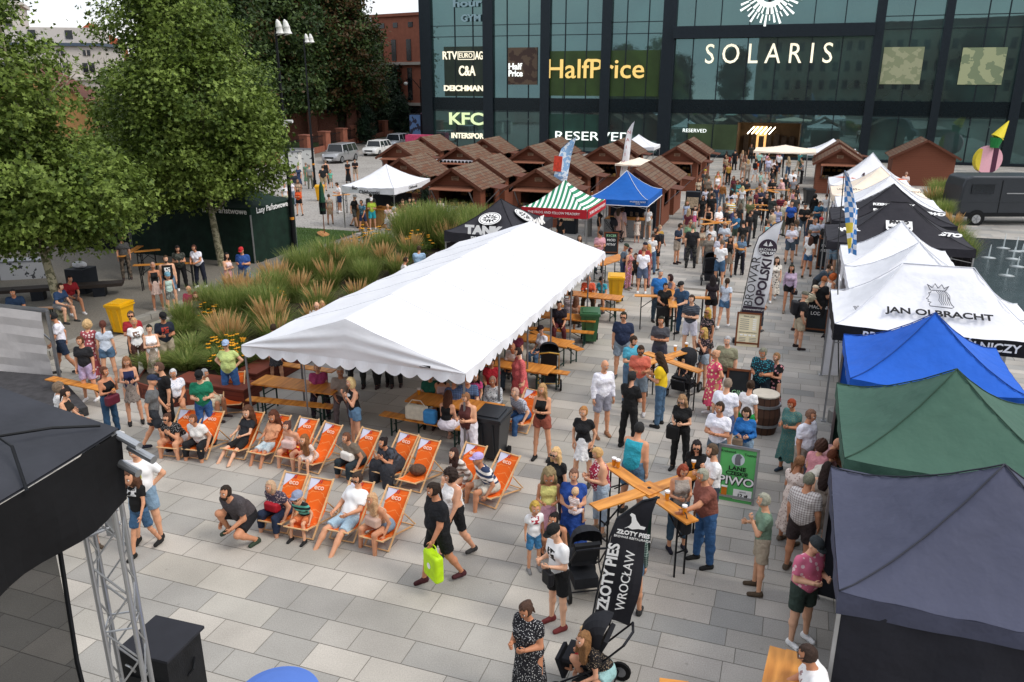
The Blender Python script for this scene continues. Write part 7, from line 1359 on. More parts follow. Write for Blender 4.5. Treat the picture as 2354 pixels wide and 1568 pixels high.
def person_at(root, rz, pose, bd, s, hair, top, bot, shoe, label, group=None):
    J = skel(pose, bd); t = thing('person', root, rz, label, 'person', group, s); sk_ = SKINS[(PN * 7) % 6] if 'x' not in hair[1:2] else 'a86b4c'
    if (pose, bd) not in BODY: BODY[pose, bd] = build_body(pose, bd)
    part(t, 'body', BODY[pose, bd], skin(sk_))
    def gar(kind, m, nm):
        if kind == 'none': return
        if (pose, bd, kind) not in GC: GC[pose, bd, kind] = build_garment(pose, bd, kind)
        part(t, nm, GC[pose, bd, kind], m)
    NM = dict(tee='shirt', long='shirt', tank='tank_top', cami='tank_top', dress='dress', dressl='dress', dressm='dress', skirt='skirt', skirtl='skirt', bike='shorts', capri='trousers')
    k, c = top.split(':'); gar(k, cmat(c), NM.get(k, k))
    if bot: k, c = bot.split(':'); gar(k, cmat(c), NM.get(k, k))
    if shoe:
        for i in (0, 1): gar('shoe%d' % i, cmat(shoe), 'shoe')
    M = head_matrix(J) @ Matrix.Diagonal((J['hs'],) * 3 + (1,))
    for tok in hair.split('+'):
        st_, c = tok.split(':') if ':' in tok else (tok, '3a2a1e')
        if st_ == 'b': continue
        if st_ not in HC: HC[st_] = {'c': cap_mesh, 'g': visor, 'd': beardm}[st_]() if st_ in 'cgd' else hair_mesh(st_)
        part(t, {'c': 'cap', 'g': 'sunglasses', 'd': 'beard'}.get(st_, 'hair'), HC[st_], MATS['dark lenses'] if st_ == 'g' else mat('hair ' + c, c, .7, 0, .25, 40, .4, 90) if st_ not in 'c' else cmat(c), M)
    return t, root, rz, s, J
# columns: tile x y pose face build height(cm) hair top bottom shoe | label
PPL = """
C3 825 275 st 25 m 185 b long:eef shorts:99a 964|bald man in white shirt and grey shorts standing alone
C3 1250 215 hd -110 m 180 l:321 tee:p/f2c60a/7a6a10 trousers:468 222|long curly haired man in a yellow tee and jeans
C3 1430 550 hd -20 f 170 l:975+g tee:1c1c1e trousers:1a1a1c 222|woman in black with sunglasses in her fair hair, holding a phone
C3 1105 160 hd 0 m 180 s:321+g+d:321 tee:e76a52 shorts:789 bbb|man in coral tee with diagonal black strap and denim shorts
C3 1040 365 cr 150 m 178 t:222 tee:1b1b1d trousers:1b1b1d 222|man all in black seen from behind in front of the coral tee
B3 1050 1262 hd 40 m 178 s:321+d:321 tee:3fa9c9 trousers:579 333|bearded man in a turquoise printed tee behind the coral tee man
B3 970 1075 st -8 h 186 s:221+g tee:232f4e shorts:89a 555|big man in navy polo and sunglasses carrying a camera
B3 1265 1110 cr -8 m 178 s:221 tee:4c4d55 shorts:445 333|man in dark grey tee with crossed arms below the cross table
B3 1505 942 cr -15 m 182 s:321 tee:s/2c3440/555c68 shorts:ccd 333|man in navy and grey polo with white shorts, arms crossed
B3 1630 1045 st -30 f 168 l:b94+g dress:f/222/a88 none:0 533|blonde woman in a black floral dress behind the phone woman
B3 1600 1200 p2 -60 f 165 l:b95+g tee:f/2a2228/977 shorts:9ab 543|blonde woman in dark floral blouse and denim shorts lifting her phone
B3 1260 745 s2 20 h 176 s:999 tee:1d6fc4 trousers:345 222|grey-haired man in a bright blue tee at the cross table
B3 1335 778 tb -60 f 163 w:2c1414 tank:v/889/556 shorts:334 333|woman with a dark red bob leaning on the table beside the blue tee
B3 1300 848 tb 10 g 165 s:111 tee:1d1e20 trousers:1b1b1d 222|smiling woman in black with short black hair leaning on the table
B3 1420 838 tb -40 h 178 c:222+g tee:2c4c6e trousers:234a72 333|man in navy polo and black cap leaning at the cross table
B3 990 540 hd 80 m 172 c:343 tee:5f6f80 trousers:346 333|man in grey cap and blue grey tee at the pavilion corner table
B3 1025 572 st 60 f 162 s:4a1420 tank:f/a55/caa trousers:F/b77/e8d 876|woman with plum hair in pink patterned clothes, back half turned
B3 1065 615 st 0 c 118 s:532 tee:444 shorts:333 333|small child between the plum-haired woman and the white polo
B3 1130 565 hd 175 m 176 s:754 tee:eef shorts:568 eee|man in white polo seen from behind by the yellow bin
B3 1140 530 st 160 m 176 c:223 tee:a33 trousers:222 333|man in navy cap just behind the white polo man
B3 1165 545 st -100 f 166 l:c95 tee:f/822/b87 trousers:F/a66/765 533|blonde woman in a red leafy blouse right of the white polo
B3 1225 410 st -50 m 182 s:222+d:321 tee:1c1c20 shorts:1d1d20 333|bearded man in black with a dark rucksack by the blue tent
B3 790 440 hd 20 m 178 c:222 tee:d99aa6 trousers:345 333|man in pink tee and black cap behind the pavilion corner
B3 625 475 st 10 f 165 l:543 tee:998 trousers:345 333|long-haired woman whose head shows over the pavilion roof edge
B3 480 345 hd 150 f 168 s:222 tee:222 trousers:222 222|dark-haired woman in black by the MASALA board
B3 790 250 st 90 f 168 s:222 tee:222 shorts:222 333|person in black pushing the pram at the blue tent
B3 930 250 hd 175 f 168 l:543 dressl:c99a8c none:0 876|woman in long dusty pink dress at the blue tent table
B3 965 248 st 150 g 165 w:321 long:caa skirtl:b98 876|woman in a pale pink tunic next to the dusty pink dress
B3 1080 325 st 0 c 118 l:543 dress:f/dcb/a88 none:0 a77|little girl in a beige dress in front of the blue tent
B3 1165 245 hd 178 f 166 t:321 tee:ddd shorts:987 eee|woman in white tee at the right of the blue tent counter
B3 1415 380 hd 60 m 178 s:321+g tee:243248 shorts:a98 322|man in sunglasses, navy tee and beige shorts facing the crowd
B3 1495 360 st 0 m 176 s:876+g tee:7fa87a trousers:445 333|man in a pale green tee behind the big man in black
B3 1515 388 pk 180 h 186 s:665 tee:222226 trousers:c/22242a/4a4a44 111|big man in black tee and camouflage trousers seen from behind
B3 1590 405 hd 10 f 164 l:654 long:b9a68c trousers:a98 765|woman in a beige cardigan with a cream bag
B3 1645 460 st 20 m 170 s:321 tee:7c7468 trousers:555 333|young man in a taupe tee beside the black pram
B3 1735 465 st 30 m 174 s:321 tee:ccd trousers:345 333|man in pale tee behind the back of the white tee man
B3 1745 510 hd 165 m 182 s:654 tee:eee shorts:3c6288 999|man in white tee and denim shorts seen from behind by the high table
B3 1810 485 st 0 f 166 l:321 tank:1c1c1e skirt:876 333|dark-haired woman in a black top facing out by the white flag
B3 1660 390 st 10 m 172 s:222 tee:ddd trousers:333 333|dark-haired man in white behind the taupe tee
B3 1765 368 hd 0 m 176 s:b97+g tee:v/ccd4de/a9b7c8 trousers:456 333|fair-haired man in glasses and pale blue shirt
B3 1725 245 cr 55 h 182 b tee:eee trousers:667 333|bald man in a white polo with arms crossed in the crowd
B3 1640 250 tb 0 f 165 t:421 tank:1b1b1d shorts:222 333|woman in a black tank top leaning on the table by the bald man
B3 1790 245 st 80 m 174 s:543 tee:222 trousers:333 333|man in dark jacket right behind the bald man
B3 1815 178 s2 178 m 176 c:223 tee:S/e2b81c/f0f0ee trousers:558 333|man in yellow and white tee with dark blue cap, back view
B3 1850 292 rc -40 m 175 s:321 tee:2f6f9c shorts:454 333|man in a steel blue tee leaning on the crowd table
B3 1890 225 st 150 f 165 l:654 tee:333 trousers:333 333|woman with brown hair in black behind the steel blue tee
B3 1910 355 st 200 m 170 s:222 tee:222 shorts:465a68 333|dark-haired youth in black left of the flag
B3 1905 470 rc 170 f 165 t:432 tee:68a trousers:223 333|person in grey blue with dark trousers beside the flag edge
B3 1595 160 st 0 f 170 l:321+g dress:1a1a1c none:0 433|woman in a short black dress beside the child group
B3 1468 200 st 15 c 135 l:653 dress:f/9ac/ddd none:0 876|girl in a light blue summer dress left of the black dress
B3 1532 245 st 0 c 110 l:322 cami:eee skirt:e5588a 433|little girl in a white top and pink skirt
B3 1665 140 st 170 h 178 s:222 tee:1a1a1c trousers:222 222|person in black bending behind the black dress woman
B3 1615 95 hd 180 f 165 t:543 long:ccd trousers:456 333|woman in a white blouse near the rear huts
B3 1715 -10 st -10 f 168 t:654 tank:e8e0e0 trousers:c43a30 543|woman with white top and red cloth bag by the hut corner
B3 1755 55 st 160 f 166 s:754 long:a0642c trousers:678 543|woman in a rust brown jacket seen from behind
B3 1640 10 st 160 m 172 s:543 tee:876 trousers:543 333|man in brown beside the rust jacket woman
B3 1840 118 st 170 f 164 s:222 tee:ddd trousers:444 333|dark-haired woman in white near the long-haired blonde
B3 1905 88 st 175 f 165 l:cb8 tee:ddd trousers:998 333|blonde with long hair and white top, back to us
B3 2075 35 st -100 m 176 s:998 tee:k/ccc/888 trousers:556 333|grey-haired man in a checked shirt at the far table
B3 2140 22 hd 10 m 178 s:222 tee:222 trousers:333 333|man in black printed tee at the far table
B3 2205 25 tb -120 m 176 c:e8e2d8 long:d0a0a0 trousers:aaa 333|man in pink shirt and cream cap leaning on the far table
B3 2300 -40 st 175 h 182 s:876 tee:eee shorts:223 555|heavy man in white tee and navy shorts walking away
B3 2175 645 wk 8 f 168 l:321 dressm:F/e6dfd0/1a1a1a none:0 ddd|woman in a black and white patterned long dress walking towards us
B3 2290 705 wk 0 f 170 l:221 long:b9a0bc shorts:1b1b1d 876|woman in lilac blouse and black shorts walking towards us
B3 2090 680 hd 25 f 166 u:543 cami:d62a3e skirt:a44 432|woman in a bright red top with folded arms by the flag
B3 2060 830 st 150 f 165 t:543 tee:1b1c1f capri:3c444c 555|woman in black tee and grey leggings seen from behind
B3 2155 370 st 170 f 166 l:c95 dress:1c1c1e none:0 433|blonde woman in a black dress just right of the flag top
B3 2108 352 st 185 f 168 s:654 tank:8cc skirt:722 eee|woman in mint top and wine red skirt behind the flag
B3 2290 380 hd 10 f 166 l:432 tee:c/9a8c78/5c5040 shorts:3c4c7c 543|woman in leopard blouse and denim shorts holding a phone
B3 1675 785 st 178 f 172 l:1c1416 tee:2a2228 shorts:151517 333|woman with very long black hair in dark tee and black shorts
B3 1785 810 wk 168 f 166 t:321 tee:c4d0e0 shorts:4c7aa8 eee|woman with a braid in pale blue tee and denim shorts
C3 655 640 pk -15 f 170 t:a74 tee:1d1d20 skirt:eee 333|woman in black blouse and white shorts with hands in pockets
C3 1095 765 rc 150 h 182 s:222 tank:1fa6bd shorts:4d7290 333|broad man in turquoise sleeveless tee seen from behind at the cross table
C3 1690 200 hp -70 g 166 u:c97+g dressm:F/e8446a/f6e6a0 none:0 eee|blonde woman in a pink and yellow flowered dress leaning on the table end
C3 1785 90 st -15 h 178 s:aaa tee:8a8a6c trousers:223 333|grey-haired man in an olive tee behind the flowered dress
C3 2065 180 hd -20 h 178 s:776+d:998 tee:f/16303e/2aa0b4 trousers:1c2a38 222|man in a teal patterned tee beside the rose dress woman
C3 2170 220 cr -30 f 164 s:864 dressm:F/1a1a1c/d68890 none:0 222|woman in a black rose dress with crossed arms
C3 1790 420 st 165 h 178 s:876 tee:eef shorts:569 eee|man in white tee with dark strap seen from behind beside the GIN board
C3 1970 435 st 160 f 170 u:321 tee:eee trousers:1faa4c eee|woman in white tee and bright green trousers seen from behind
C3 1725 605 cr -20 m 182 s:321 tee:eef trousers:567 333|man in a white polo with crossed arms in front of the blue blouse
C3 1935 645 hd -8 f 168 w:321 long:1a6cc0 shorts:8fb0cc 876|dark-haired woman in a blue blouse and frayed denim shorts
C3 2290 580 hd -35 g 165 s:8a3a1c dressm:d/3e7470/9a8c5c none:0 345|red-haired woman in a green dress holding a paper cup
C3 1545 910 rc -10 f 166 l:1e1616+g tee:1a1a1c trousers:222 222|long dark-haired woman in black tee with sunglasses on her head
C3 1665 935 ph -70 m 180 s:543+d:654 tee:eee trousers:345 333|man in white tee with a phone at his ear, black rucksack strap
C3 1440 1095 hd 20 f 166 w:8a3c24 tank:a89c92 capri:38546a 223|auburn-haired woman in a grey top holding a beer at the table
C3 1590 1130 rc -60 h 178 s:998 tee:8a4a3c trousers:2f5c92 222|balding man in a brick brown polo with a black bag and a beer
C3 435 965 st -35 f 166 l:d9b27c+g tee:1b1b1d trousers:223 333|blonde woman in a black tee behind the girl in yellow
C3 385 1120 hd 0 c 152 l:875 tank:e8e07a skirt:e0a0b4 333|girl in a yellow tank top and pink shorts
C3 580 1130 cb -5 g 168 s:754 dressm:1c46a0 none:0 543|woman in a royal blue dress holding a baby in both arms
C3 765 962 hd -70 g 168 s:c9a26a tank:f/b01c3c/f0d8d8 capri:a8bcd0 876|fair-haired woman in a red flowered blouse beside the blue dress
C3 275 1385 st 15 c 118 s:b94 tee:p/eeeeee/c03040 shorts:3c86c0 888|blond boy in a white printed tee and blue shorts
C3 420 1480 sq -35 f 166 u:1a1414 tank:1a1a1c shorts:1a1a1c ccc|dark-haired woman in black crouching behind the boy in the cap
E3 425 335 hd -55 m 172 c:1a1a1a tee:p/eeeeee/222222 shorts:17171a 7a2c2c|youth in a black cap, white scrawled tee and black shorts
E3 200 940 hd -35 g 168 t:4a3428 dressl:d/1c1c22/d8d8d8 none:0 222|woman in a long black dress with white dots at the bottom
E3 650 1180 sq -60 f 168 l:86603c tee:d/1e1a1c/b8a080 shorts:9cc 333|auburn long-haired woman crouching in front of the pushchair
E3 2070 90 ph -80 m 172 s:998 tee:74957a shorts:b5a48a 543|grey curly-haired man in a sage green shirt drinking dark beer
E3 1075 250 rc 165 f 165 w:543 long:k/2c4a44/8aa098 shorts:4c7090 333|person in green checked shirt half hidden behind the black flag
C4 675 1160 st 160 h 178 s:776 tee:k/d8d0cc/8c7c78 shorts:3c3030 654|grey-haired man in a checked shirt and dark shorts, back to us
C4 820 1080 hd 165 f 170 l:2a1a16 tank:a8988a skirt:9a8c7c 765|woman with very long dark hair in a beige dress
C4 600 1030 hd 140 f 166 t:7a5438 dressm:f/e4d0c4/b89a8c none:0 765|ponytailed woman in a pale flowered dress in the beer queue
C4 775 900 hd 155 g 162 k:4a3024 tee:e08c94 trousers:776 333|curly dark-haired woman in a pink top
C4 860 980 bd 120 f 165 s:6a3a24 tee:e4dccc trousers:345 333|brown-haired woman in a cream top bending towards the tent
C4 905 885 bd 90 h 172 b tee:c48e8e trousers:445 333|person in a dusty pink shirt bending into the green tent
C4 690 665 st 60 h 176 s:7a5a48 tee:eef shorts:b0a090 433|balding man in a white linen shirt looking towards the tents
E4 415 250 hd 50 h 176 c:343a3c tee:F/e8688c/f6c8d0 shorts:35463e eee|man in a pink flowered shirt and turquoise peaked cap
E4 378 732 tb -80 h 178 s:3a2a22+g tee:p/eeeeee/a88888 shorts:456 333|heavy man in glasses and white tee at the bottom edge table
B4 640 915 pk 110 h 176 c:6c6a5a tee:1c1c1f shorts:b9a98c 322|man in a flat cap, black rucksack and beige shorts
B4 720 868 bd 120 f 165 c:d8c4a4 tee:s/e8d8b0/333333 shorts:543 433|person in a beige cap and striped tee beside the flat cap man
B4 790 795 hd 150 m 178 s:9a5a30 tee:1b1b1e trousers:222 222|ginger man in black tee with a bright red back stripe
B4 865 775 hd 120 f 164 k:c0602c tank:e8e2da skirt:a99 654|orange-haired woman in a cream top at the counter
B4 835 700 bd 80 m 172 s:321 tee:3c4a58 trousers:333 333|man bending over the counter of the plain white tent
B4 685 485 wk 170 f 168 l:4a2c20 tee:e8e4dc shorts:35608c 432|long-haired woman in white tee and denim shorts with a thin strap
B4 675 430 st 160 f 166 s:654 tank:e8e8ea shorts:b8b0a4 654|woman in white just behind the denim shorts woman
B4 540 385 hd 0 m 176 s:432 tee:dde shorts:456 333|man in a pale tee between leopard blouse and the queue
B4 575 350 st 200 c 150 t:543 tee:ccc shorts:456 876|boy with fair hair walking beside the leopard blouse
B4 722 340 cr 20 m 176 s:654 tee:a9b6c8 shorts:1b1c20 333|man in pale blue tee with crossed arms and black shorts
B4 765 335 st 10 m 174 c:c22a30 tee:dde trousers:345 333|man in a red cap in the queue
B4 812 370 st 150 m 178 s:321 tee:222 trousers:222 222|man in black with brown hair in front of the charcoal tent
B4 870 310 st 0 m 176 s:432+d:321 tee:2c1c1c trousers:222 222|man in dark maroon tee at the charcoal tent
B4 875 440 st 175 m 176 s:876 tee:3c4254 shorts:7fa0b8 333|man in slate blue shirt and pale denim shorts, back view
B4 640 225 hd 0 h 182 s:222+g tee:18181a trousers:456 333|big man in a black printed tee facing us
B4 715 150 hd 190 f 168 k:1a1616 long:151517 trousers:222 222|woman in black with voluminous black hair
B4 808 150 hd 180 f 166 s:4a3020 tee:eee shorts:7a9cc0 543|woman in a white tee and light denim shorts near the brown hut
B4 878 185 st 150 f 166 s:c95 tee:eef trousers:9ab 333|fair-haired woman in white near the white tents
B4 755 205 hd 30 m 174 s:432 tee:k/2f7fae/1c3a50 trousers:345 333|man in a blue plaid shirt in the queue
B4 535 205 st 0 m 184 s:321 tee:1f50b4 shorts:16171a 333|tall man in a royal blue tee, front view
B4 565 145 st 190 m 178 s:543 tee:444 trousers:333 333|man in a grey tee behind the royal blue tee
B4 485 205 st 120 m 176 b tee:cfcaa8 trousers:776 333|bald man in a cream shirt left of the royal blue tee
B4 430 245 st 172 f 168 s:c9a090 dressm:S/8a8ebc/a9adcc none:0 654|woman in a lilac blue striped dress seen from behind
B4 455 150 st 170 m 174 s:432 tee:S/8a2436/54202c trousers:333 333|man in a wine red striped polo
B4 390 158 tb 150 m 178 s:321 tee:2e3432 trousers:333 333|man in a dark olive tee at the crowd table
B4 340 140 tb 0 m 176 s:222 tee:1b1b1d trousers:222 222|man in black leaning on the crowd table
B4 265 240 bd 160 m 174 s:222 tee:1b1b1d trousers:222 222|person in black bending over beside the crowd table
B4 25 180 wk 170 f 168 s:543 tee:654 trousers:456 333|brown-haired woman amid the far left of the crowd
B4 320 30 st 20 m 172 s:998 tee:a9a9a4 trousers:444 333|grey man beside the far table end
B4 60 120 st 150 f 162 l:321 tee:dde trousers:333 333|woman in white with dark long hair in mid crowd
B4 215 125 st 60 m 172 s:432 tee:776 trousers:333 333|man in khaki tee in mid crowd
B4 490 165 st 200 f 165 l:432 tee:eee trousers:556 333|woman in white behind the bald cream shirt man
B4 690 300 st 160 f 165 s:432 tank:333 trousers:445 333|woman in a dark strappy top in the queue
B4 870 255 st 160 f 165 l:222 tank:222 trousers:333 333|long black-haired woman close to the charcoal tent corner
A4 250 1250 wk 160 m 178 s:321 tee:e8541c shorts:eee 888|man in orange tee and white shorts with a black rucksack
A4 385 1248 hd 0 f 170 s:321 long:e8dede shorts:222 333|woman in a loose white shirt and black shorts near the entrance
A4 345 1232 st 10 m 176 s:543 tee:cce shorts:889 333|man in pale lilac tee near the entrance
A4 185 1252 st 180 f 170 l:c9a26a tee:b8ac98 trousers:a98 543|tall blonde with hair down her back near the orange tee
A4 150 1240 st 170 f 166 l:754 tank:b9a58c shorts:987 543|woman in tan clothes beside the tall blonde
A4 82 1172 st 180 m 178 s:222 tee:1b1b22 trousers:222 222|man in dark clothes in front of the lit entrance
A4 40 1235 st 150 f 166 l:9a3020 tee:544 trousers:333 333|red-haired woman left of the entrance
A4 140 1390 st 20 m 174 s:321 tee:443a34 trousers:333 333|dark man at the left of the far table
A4 10 1200 st 180 f 166 s:321 dress:2a1c20 none:0 333|woman in dark red dress by the hut near the entrance
A4 160 1190 st 180 f 168 l:432 tank:6a4438 trousers:333 333|woman in brown at the entrance threshold
A4 275 1185 st 170 m 178 s:321 tee:9cb trousers:345 333|man in a mint tee walking into the entrance
A4 430 1200 wk 180 m 176 s:222 tee:ddd shorts:222 333|man in white and black under the cream parasol
A4 310 1190 st 170 f 166 l:543 tee:bbb trousers:333 333|woman in light grey under the parasol edge
A4 210 1130 st 0 m 176 s:222 tee:3a3630 trousers:222 222|dark figure standing inside the lit doorway
A4 605 1230 st 160 f 164 s:432 dress:3c5a48 none:0 333|woman in a green dress at the side of the lit hut
A4 1425 1350 st 170 m 176 s:a87 tee:e8d0c8 trousers:654 333|bald man in a pale tee between tent row and closed hut
A3 1625 1360 st 180 f 164 s:654 tee:765 trousers:444 333|woman in brown by the far hut flap
A3 1610 1330 st 190 m 174 c:c2b020 tee:444 trousers:333 333|man with a yellow cap by the far hut flap
A3 1710 1365 st 0 f 170 s:c43 tank:eee shorts:d65 543|woman with a white top and orange bag straps
A3 1780 1185 st 170 f 168 l:222 dress:222 none:0 333|woman in black between the rear huts and entrance
A3 1850 1178 st 180 f 170 s:543 dress:1c1c22 none:0 333|woman in a dark dress carrying a bag near the entrance
A3 1905 1180 st 175 f 168 l:a86 tank:a98 trousers:765 333|woman in tan halter top near the entrance
M1 520 375 st 170 m 172 s:432 tee:5c5248 trousers:333 333|man in taupe near the white rear banner
M1 490 290 st 160 f 164 l:543 tee:776 trousers:333 333|woman in grey green behind the rear hut corner
M1 700 315 st 20 m 176 s:321 tee:4a3c38 trousers:333 333|man in a brown tee near the far table
M1 730 320 st 180 m 174 s:222 tee:333 trousers:333 333|man in charcoal near the far table
M1 815 280 st 30 c 120 s:765 tee:9cb shorts:888 333|child in a mint tee near the far table
M1 1135 412 st 0 f 166 l:222 long:1a1a1c trousers:222 222|woman in black with a dark jacket by the black bin
B2 680 60 hd -70 m 178 s:321 tee:eee shorts:2c4a7c eee|man in white tee and blue shorts at the narrow high table
B2 615 150 st 190 f 166 s:543 tee:a98 skirt:b09070 876|person in tan hidden behind the closed green parasol
B2 820 158 wk 60 m 178 c:eee tee:1d1e20 shorts:4c504c 333|man in a white cap and black tee by the bakery tent
B2 870 198 wk -40 m 168 s:321 tee:f/1c5a78/a8d0d8 shorts:24345c 543|youth in a blue leafy shirt beside the white cap man
B2 950 178 hd 0 m 170 c:eee+g tee:c8e83c shorts:22b8c8 ccc|cyclist in neon yellow top and turquoise shorts
B2 945 140 st 170 h 180 s:321+d:432 tee:767a72 trousers:333 333|stocky bearded man at the bakery counter
B2 1025 105 hd 0 f 168 s:543 long:c9a99a apron:0 333|vendor in a rose beige shirt inside the bakery tent
B2 1090 300 si 0 m 178 s:876+g tee:e0dce0 trousers:998 333|seated man in glasses and white shirt before the bakery
B2 1132 250 rc 60 m 176 t:bbb long:e2c4cc trousers:c0b4ac 765|grey-ponytailed man in a pinkish shirt with the bicycle
B2 1078 232 st 180 f 160 s:c9a080 tee:caa trousers:776 333|person in beige in front of the bakery counter
B2 1195 190 hd 0 m 178 s:432 long:6c1c24 trousers:b9a090 eee|man in a dark red shirt right of the bakery counter
B2 1250 182 st 0 f 168 l:222 tank:1c1c20 trousers:222 222|dark-haired woman in black beside the red shirt man
B2 1280 180 st -20 f 168 l:321 tee:223 trousers:445 333|second dark-haired woman behind the pale blue jacket
B2 1297 200 hd -45 f 168 l:2a1c18 long:b4c4d4 skirt:1c1c1e b98|woman in a pale blue jacket and black skirt
B2 1492 182 hd 178 f 168 s:321 tee:d8ccc8 trousers:e4e0dc eee|woman in white trousers with a beige rucksack at the food hut
B2 1625 248 st -80 c 140 s:765 tee:eef shorts:888 333|fair-haired child in white beside the food hut
A2 590 1258 st 180 m 178 s:765 tank:1c1c1c trousers:222 222|woman with bare shoulders near the silver car
A2 567 1300 pk 180 h 178 s:432 tee:1e2024 shorts:a8906c 543|man in black tee and tan shorts seen from behind on the cobbles
A2 628 1332 st 0 c 120 s:543 tee:5fb89c shorts:887 333|child in a mint green tee on the cobbles
A2 762 1258 cr 0 f 172 s:654 dressl:17181c none:0 111|woman in a long black dress near the silver car
A2 820 1246 hd 0 m 176 s:222 tee:1c181e shorts:b8a088 333|man in dark tee and beige shorts beside the long black dress
A2 435 1276 st 175 f 168 s:876 dressm:5f8464 none:0 654|woman in a sage green dress by the graffiti box
A2 462 1290 st 180 m 174 s:876 tee:8a8c88 trousers:665 333|man in grey beside the sage green dress
A2 375 1300 st 0 f 166 s:432 dressm:2c3c5c none:0 333|woman in a dark blue dress in the left background group
A2 312 1330 st 180 c 150 s:432 tee:f06a28 trousers:333 333|child in an orange top in the left background group
A2 340 1345 st 20 m 174 s:321 tee:222a36 trousers:333 333|man in dark navy in the left background group
A2 322 1405 st 0 f 168 l:322 tee:e4dce4 trousers:8ca0b8 333|woman in white tee and wide pale jeans by the lamp post
A2 372 1408 st -20 f 162 l:765 dress:b89a80 none:0 543|woman in a beige dress behind the orange hoodie
A2 372 1468 cr -20 f 166 l:765 long:f0541e shorts:1a1a1c 333|woman in an orange hoodie and black shorts
A2 268 1438 st 20 f 164 s:432 tee:e4e0e4 trousers:cca 333|woman in white left of the lamp post
B1 1388 556 hd 0 g 170 l:1f1816 tee:c/4c5048/2e322c trousers:17171a eee|woman in a camouflage top behind the long high table
B1 1517 550 tb -30 g 170 s:4a2a20 tee:eef trousers:1e2436 eee|woman in a white tee leaning at the long high table
B1 1295 632 st 0 h 182 s:432+d:543 tank:p/18181a/dddddd shorts:6a8aa8 543|tattooed man in a black printed tank top
B1 1193 686 st 0 f 168 s:b98 cami:18181a skirt:d8b8a8 b98|woman in black camisole and short beige skirt
B1 1310 764 st 10 c 126 c:6aa0b8 tank:b8d8cc shorts:c/8a8c84/5c5c58 876|boy in a blue cap and mint sleeveless top
B1 1775 612 cr 40 f 166 l:1a1414 cami:e4c8c4 skirtl:d89a98 b98|woman in a long pink skirt by the plane tree trunk
B1 1888 568 hd -20 h 178 c:d02428 tee:2854a8 shorts:7890a8 543|man in a red cap, blue tee and denim shorts
B1 542 790 s3 20 m 176 s:2a1c18 tee:b01c26 shorts:766 eee|youth in a red tee sitting on the dark bench
B1 470 850 s3 40 m 174 s:321 tee:2c4a74 shorts:888 333|person in blue sitting behind the pale tree trunk
B1 95 895 s3 -10 h 176 s:222 tee:1c3454 shorts:345 333|man in a navy tee sitting at the far left bench
B1 1475 868 si -20 m 176 b tee:c42858 shorts:345 333|bald man in a magenta tee seated at the bed edge
B1 1530 918 si -10 f 168 l:6a3a28 tank:77706a skirt:876 765|brown-haired woman leaning on the magenta tee man
B1 1020 1068 cr 0 m 178 s:543+g+d:654 tee:b0202a trousers:3c3a40 333|man in glasses and red polo with arms crossed
B1 1045 1122 st 5 f 168 s:c9a070 tee:p/f0f0f0/7a5a48 trousers:5a3a34 876|woman in a white tee with a brown picture print
B1 1165 1176 cr 5 f 166 u:221 tank:eee skirtl:f/a09080/c4b8a8 876|dark-haired woman in a white lace top, arms folded
B1 1273 1080 hd 8 m 180 c:18181a tee:p/202838/c03a2c shorts:b4a48c 333|man in black cap and navy tee holding a paper plate
B1 680 1136 st 160 f 170 k:c9a878 dressl:F/b04850/f0d8d4 none:0 876|curly blonde woman in a red and white patterned long dress
B1 800 1142 st 168 f 172 t:5a3024 tee:c0ccdc shorts:4c7090 876|woman in pale blue tee with a brown ponytail, back view
B1 620 1268 st -30 m 170 s:5a3820 tee:26262a shorts:b8a4cc eee|young man in charcoal tee and lilac shorts
B1 410 1078 wk -100 m 178 s:222 tee:eef shorts:24344e 333|man in white tee and navy shorts half behind the sheet wall
C1 1765 122 hp -20 g 168 c:9ab4d8+g tee:c4d87c trousers:2f62a4 333|woman in lime shirt, pale blue cap, hands on her hips
C1 815 330 ph 40 f 166 u:5a3422 cami:16161a trousers:24486c eee|woman in black one-shoulder top and jeans with a maroon bag
C1 985 252 hd 0 f 168 l:8a6040 cami:1c2450 skirt:f/8c8078/6a6058 222|woman in navy camisole and short taupe skirt
C1 1240 296 st -70 m 180 s:5a4034 tee:161618 trousers:1a1a1c 222|man all in black in profile by the planting bed
C1 1190 396 wk 80 m 176 c:24304c tee:66686a shorts:2c3038 223|man in navy cap and grey tee walking past
C1 1352 346 si -8 g 164 s:ccc tee:f/e8e8f0/b8c8e0 shorts:433 333|white-haired woman in pastel blouse on the wooden seat box
C1 1556 362 hd -6 m 174 c:161618 tee:12805c trousers:2a5a9c 333|man in a green tee and black cap with belt bag
C1 1600 346 si 60 g 164 s:999 dress:d8c8a8 none:0 433|grey-haired woman in cream sitting on the seat box edge
C1 460 452 si 90 f 165 k:765 long:d/ddd/333 trousers:333 333|fair curly-haired woman in chequered white beside the stage roof
C1 510 502 si 60 f 162 t:2a1c16 tank:2a2620 skirt:eee 333|girl with dark braids in a black top beside the stage roof
@a1 0 0 sc 0 g 168 u:4a3024+g tee:d/18181a/c8c8c8 shorts:ddd a87|woman in black dotted blouse resting her chin on her hands
@a2 0 0 sf 0 g 166 s:6a4028 tee:d/ece8e4/b0a8a0 capri:1c1c20 543|smiling woman in a white blouse and black capri trousers
@a3 0 0 dl -8 c 145 l:5a3a28 tee:26282e shorts:222 876|girl in dark tee stretched out in a deckchair
@a4 0 0 dk 0 c 138 l:5a3424 tee:dc9468 shorts:c8dce4 a87|girl in an orange tee with light shorts in a deckchair
@a5 0 0 sf 0 f 168 u:5a3c34 cami:d8b0a0 skirt:F/d8361c/f0b030 678|woman with a pink hair bow and fiery red yellow skirt
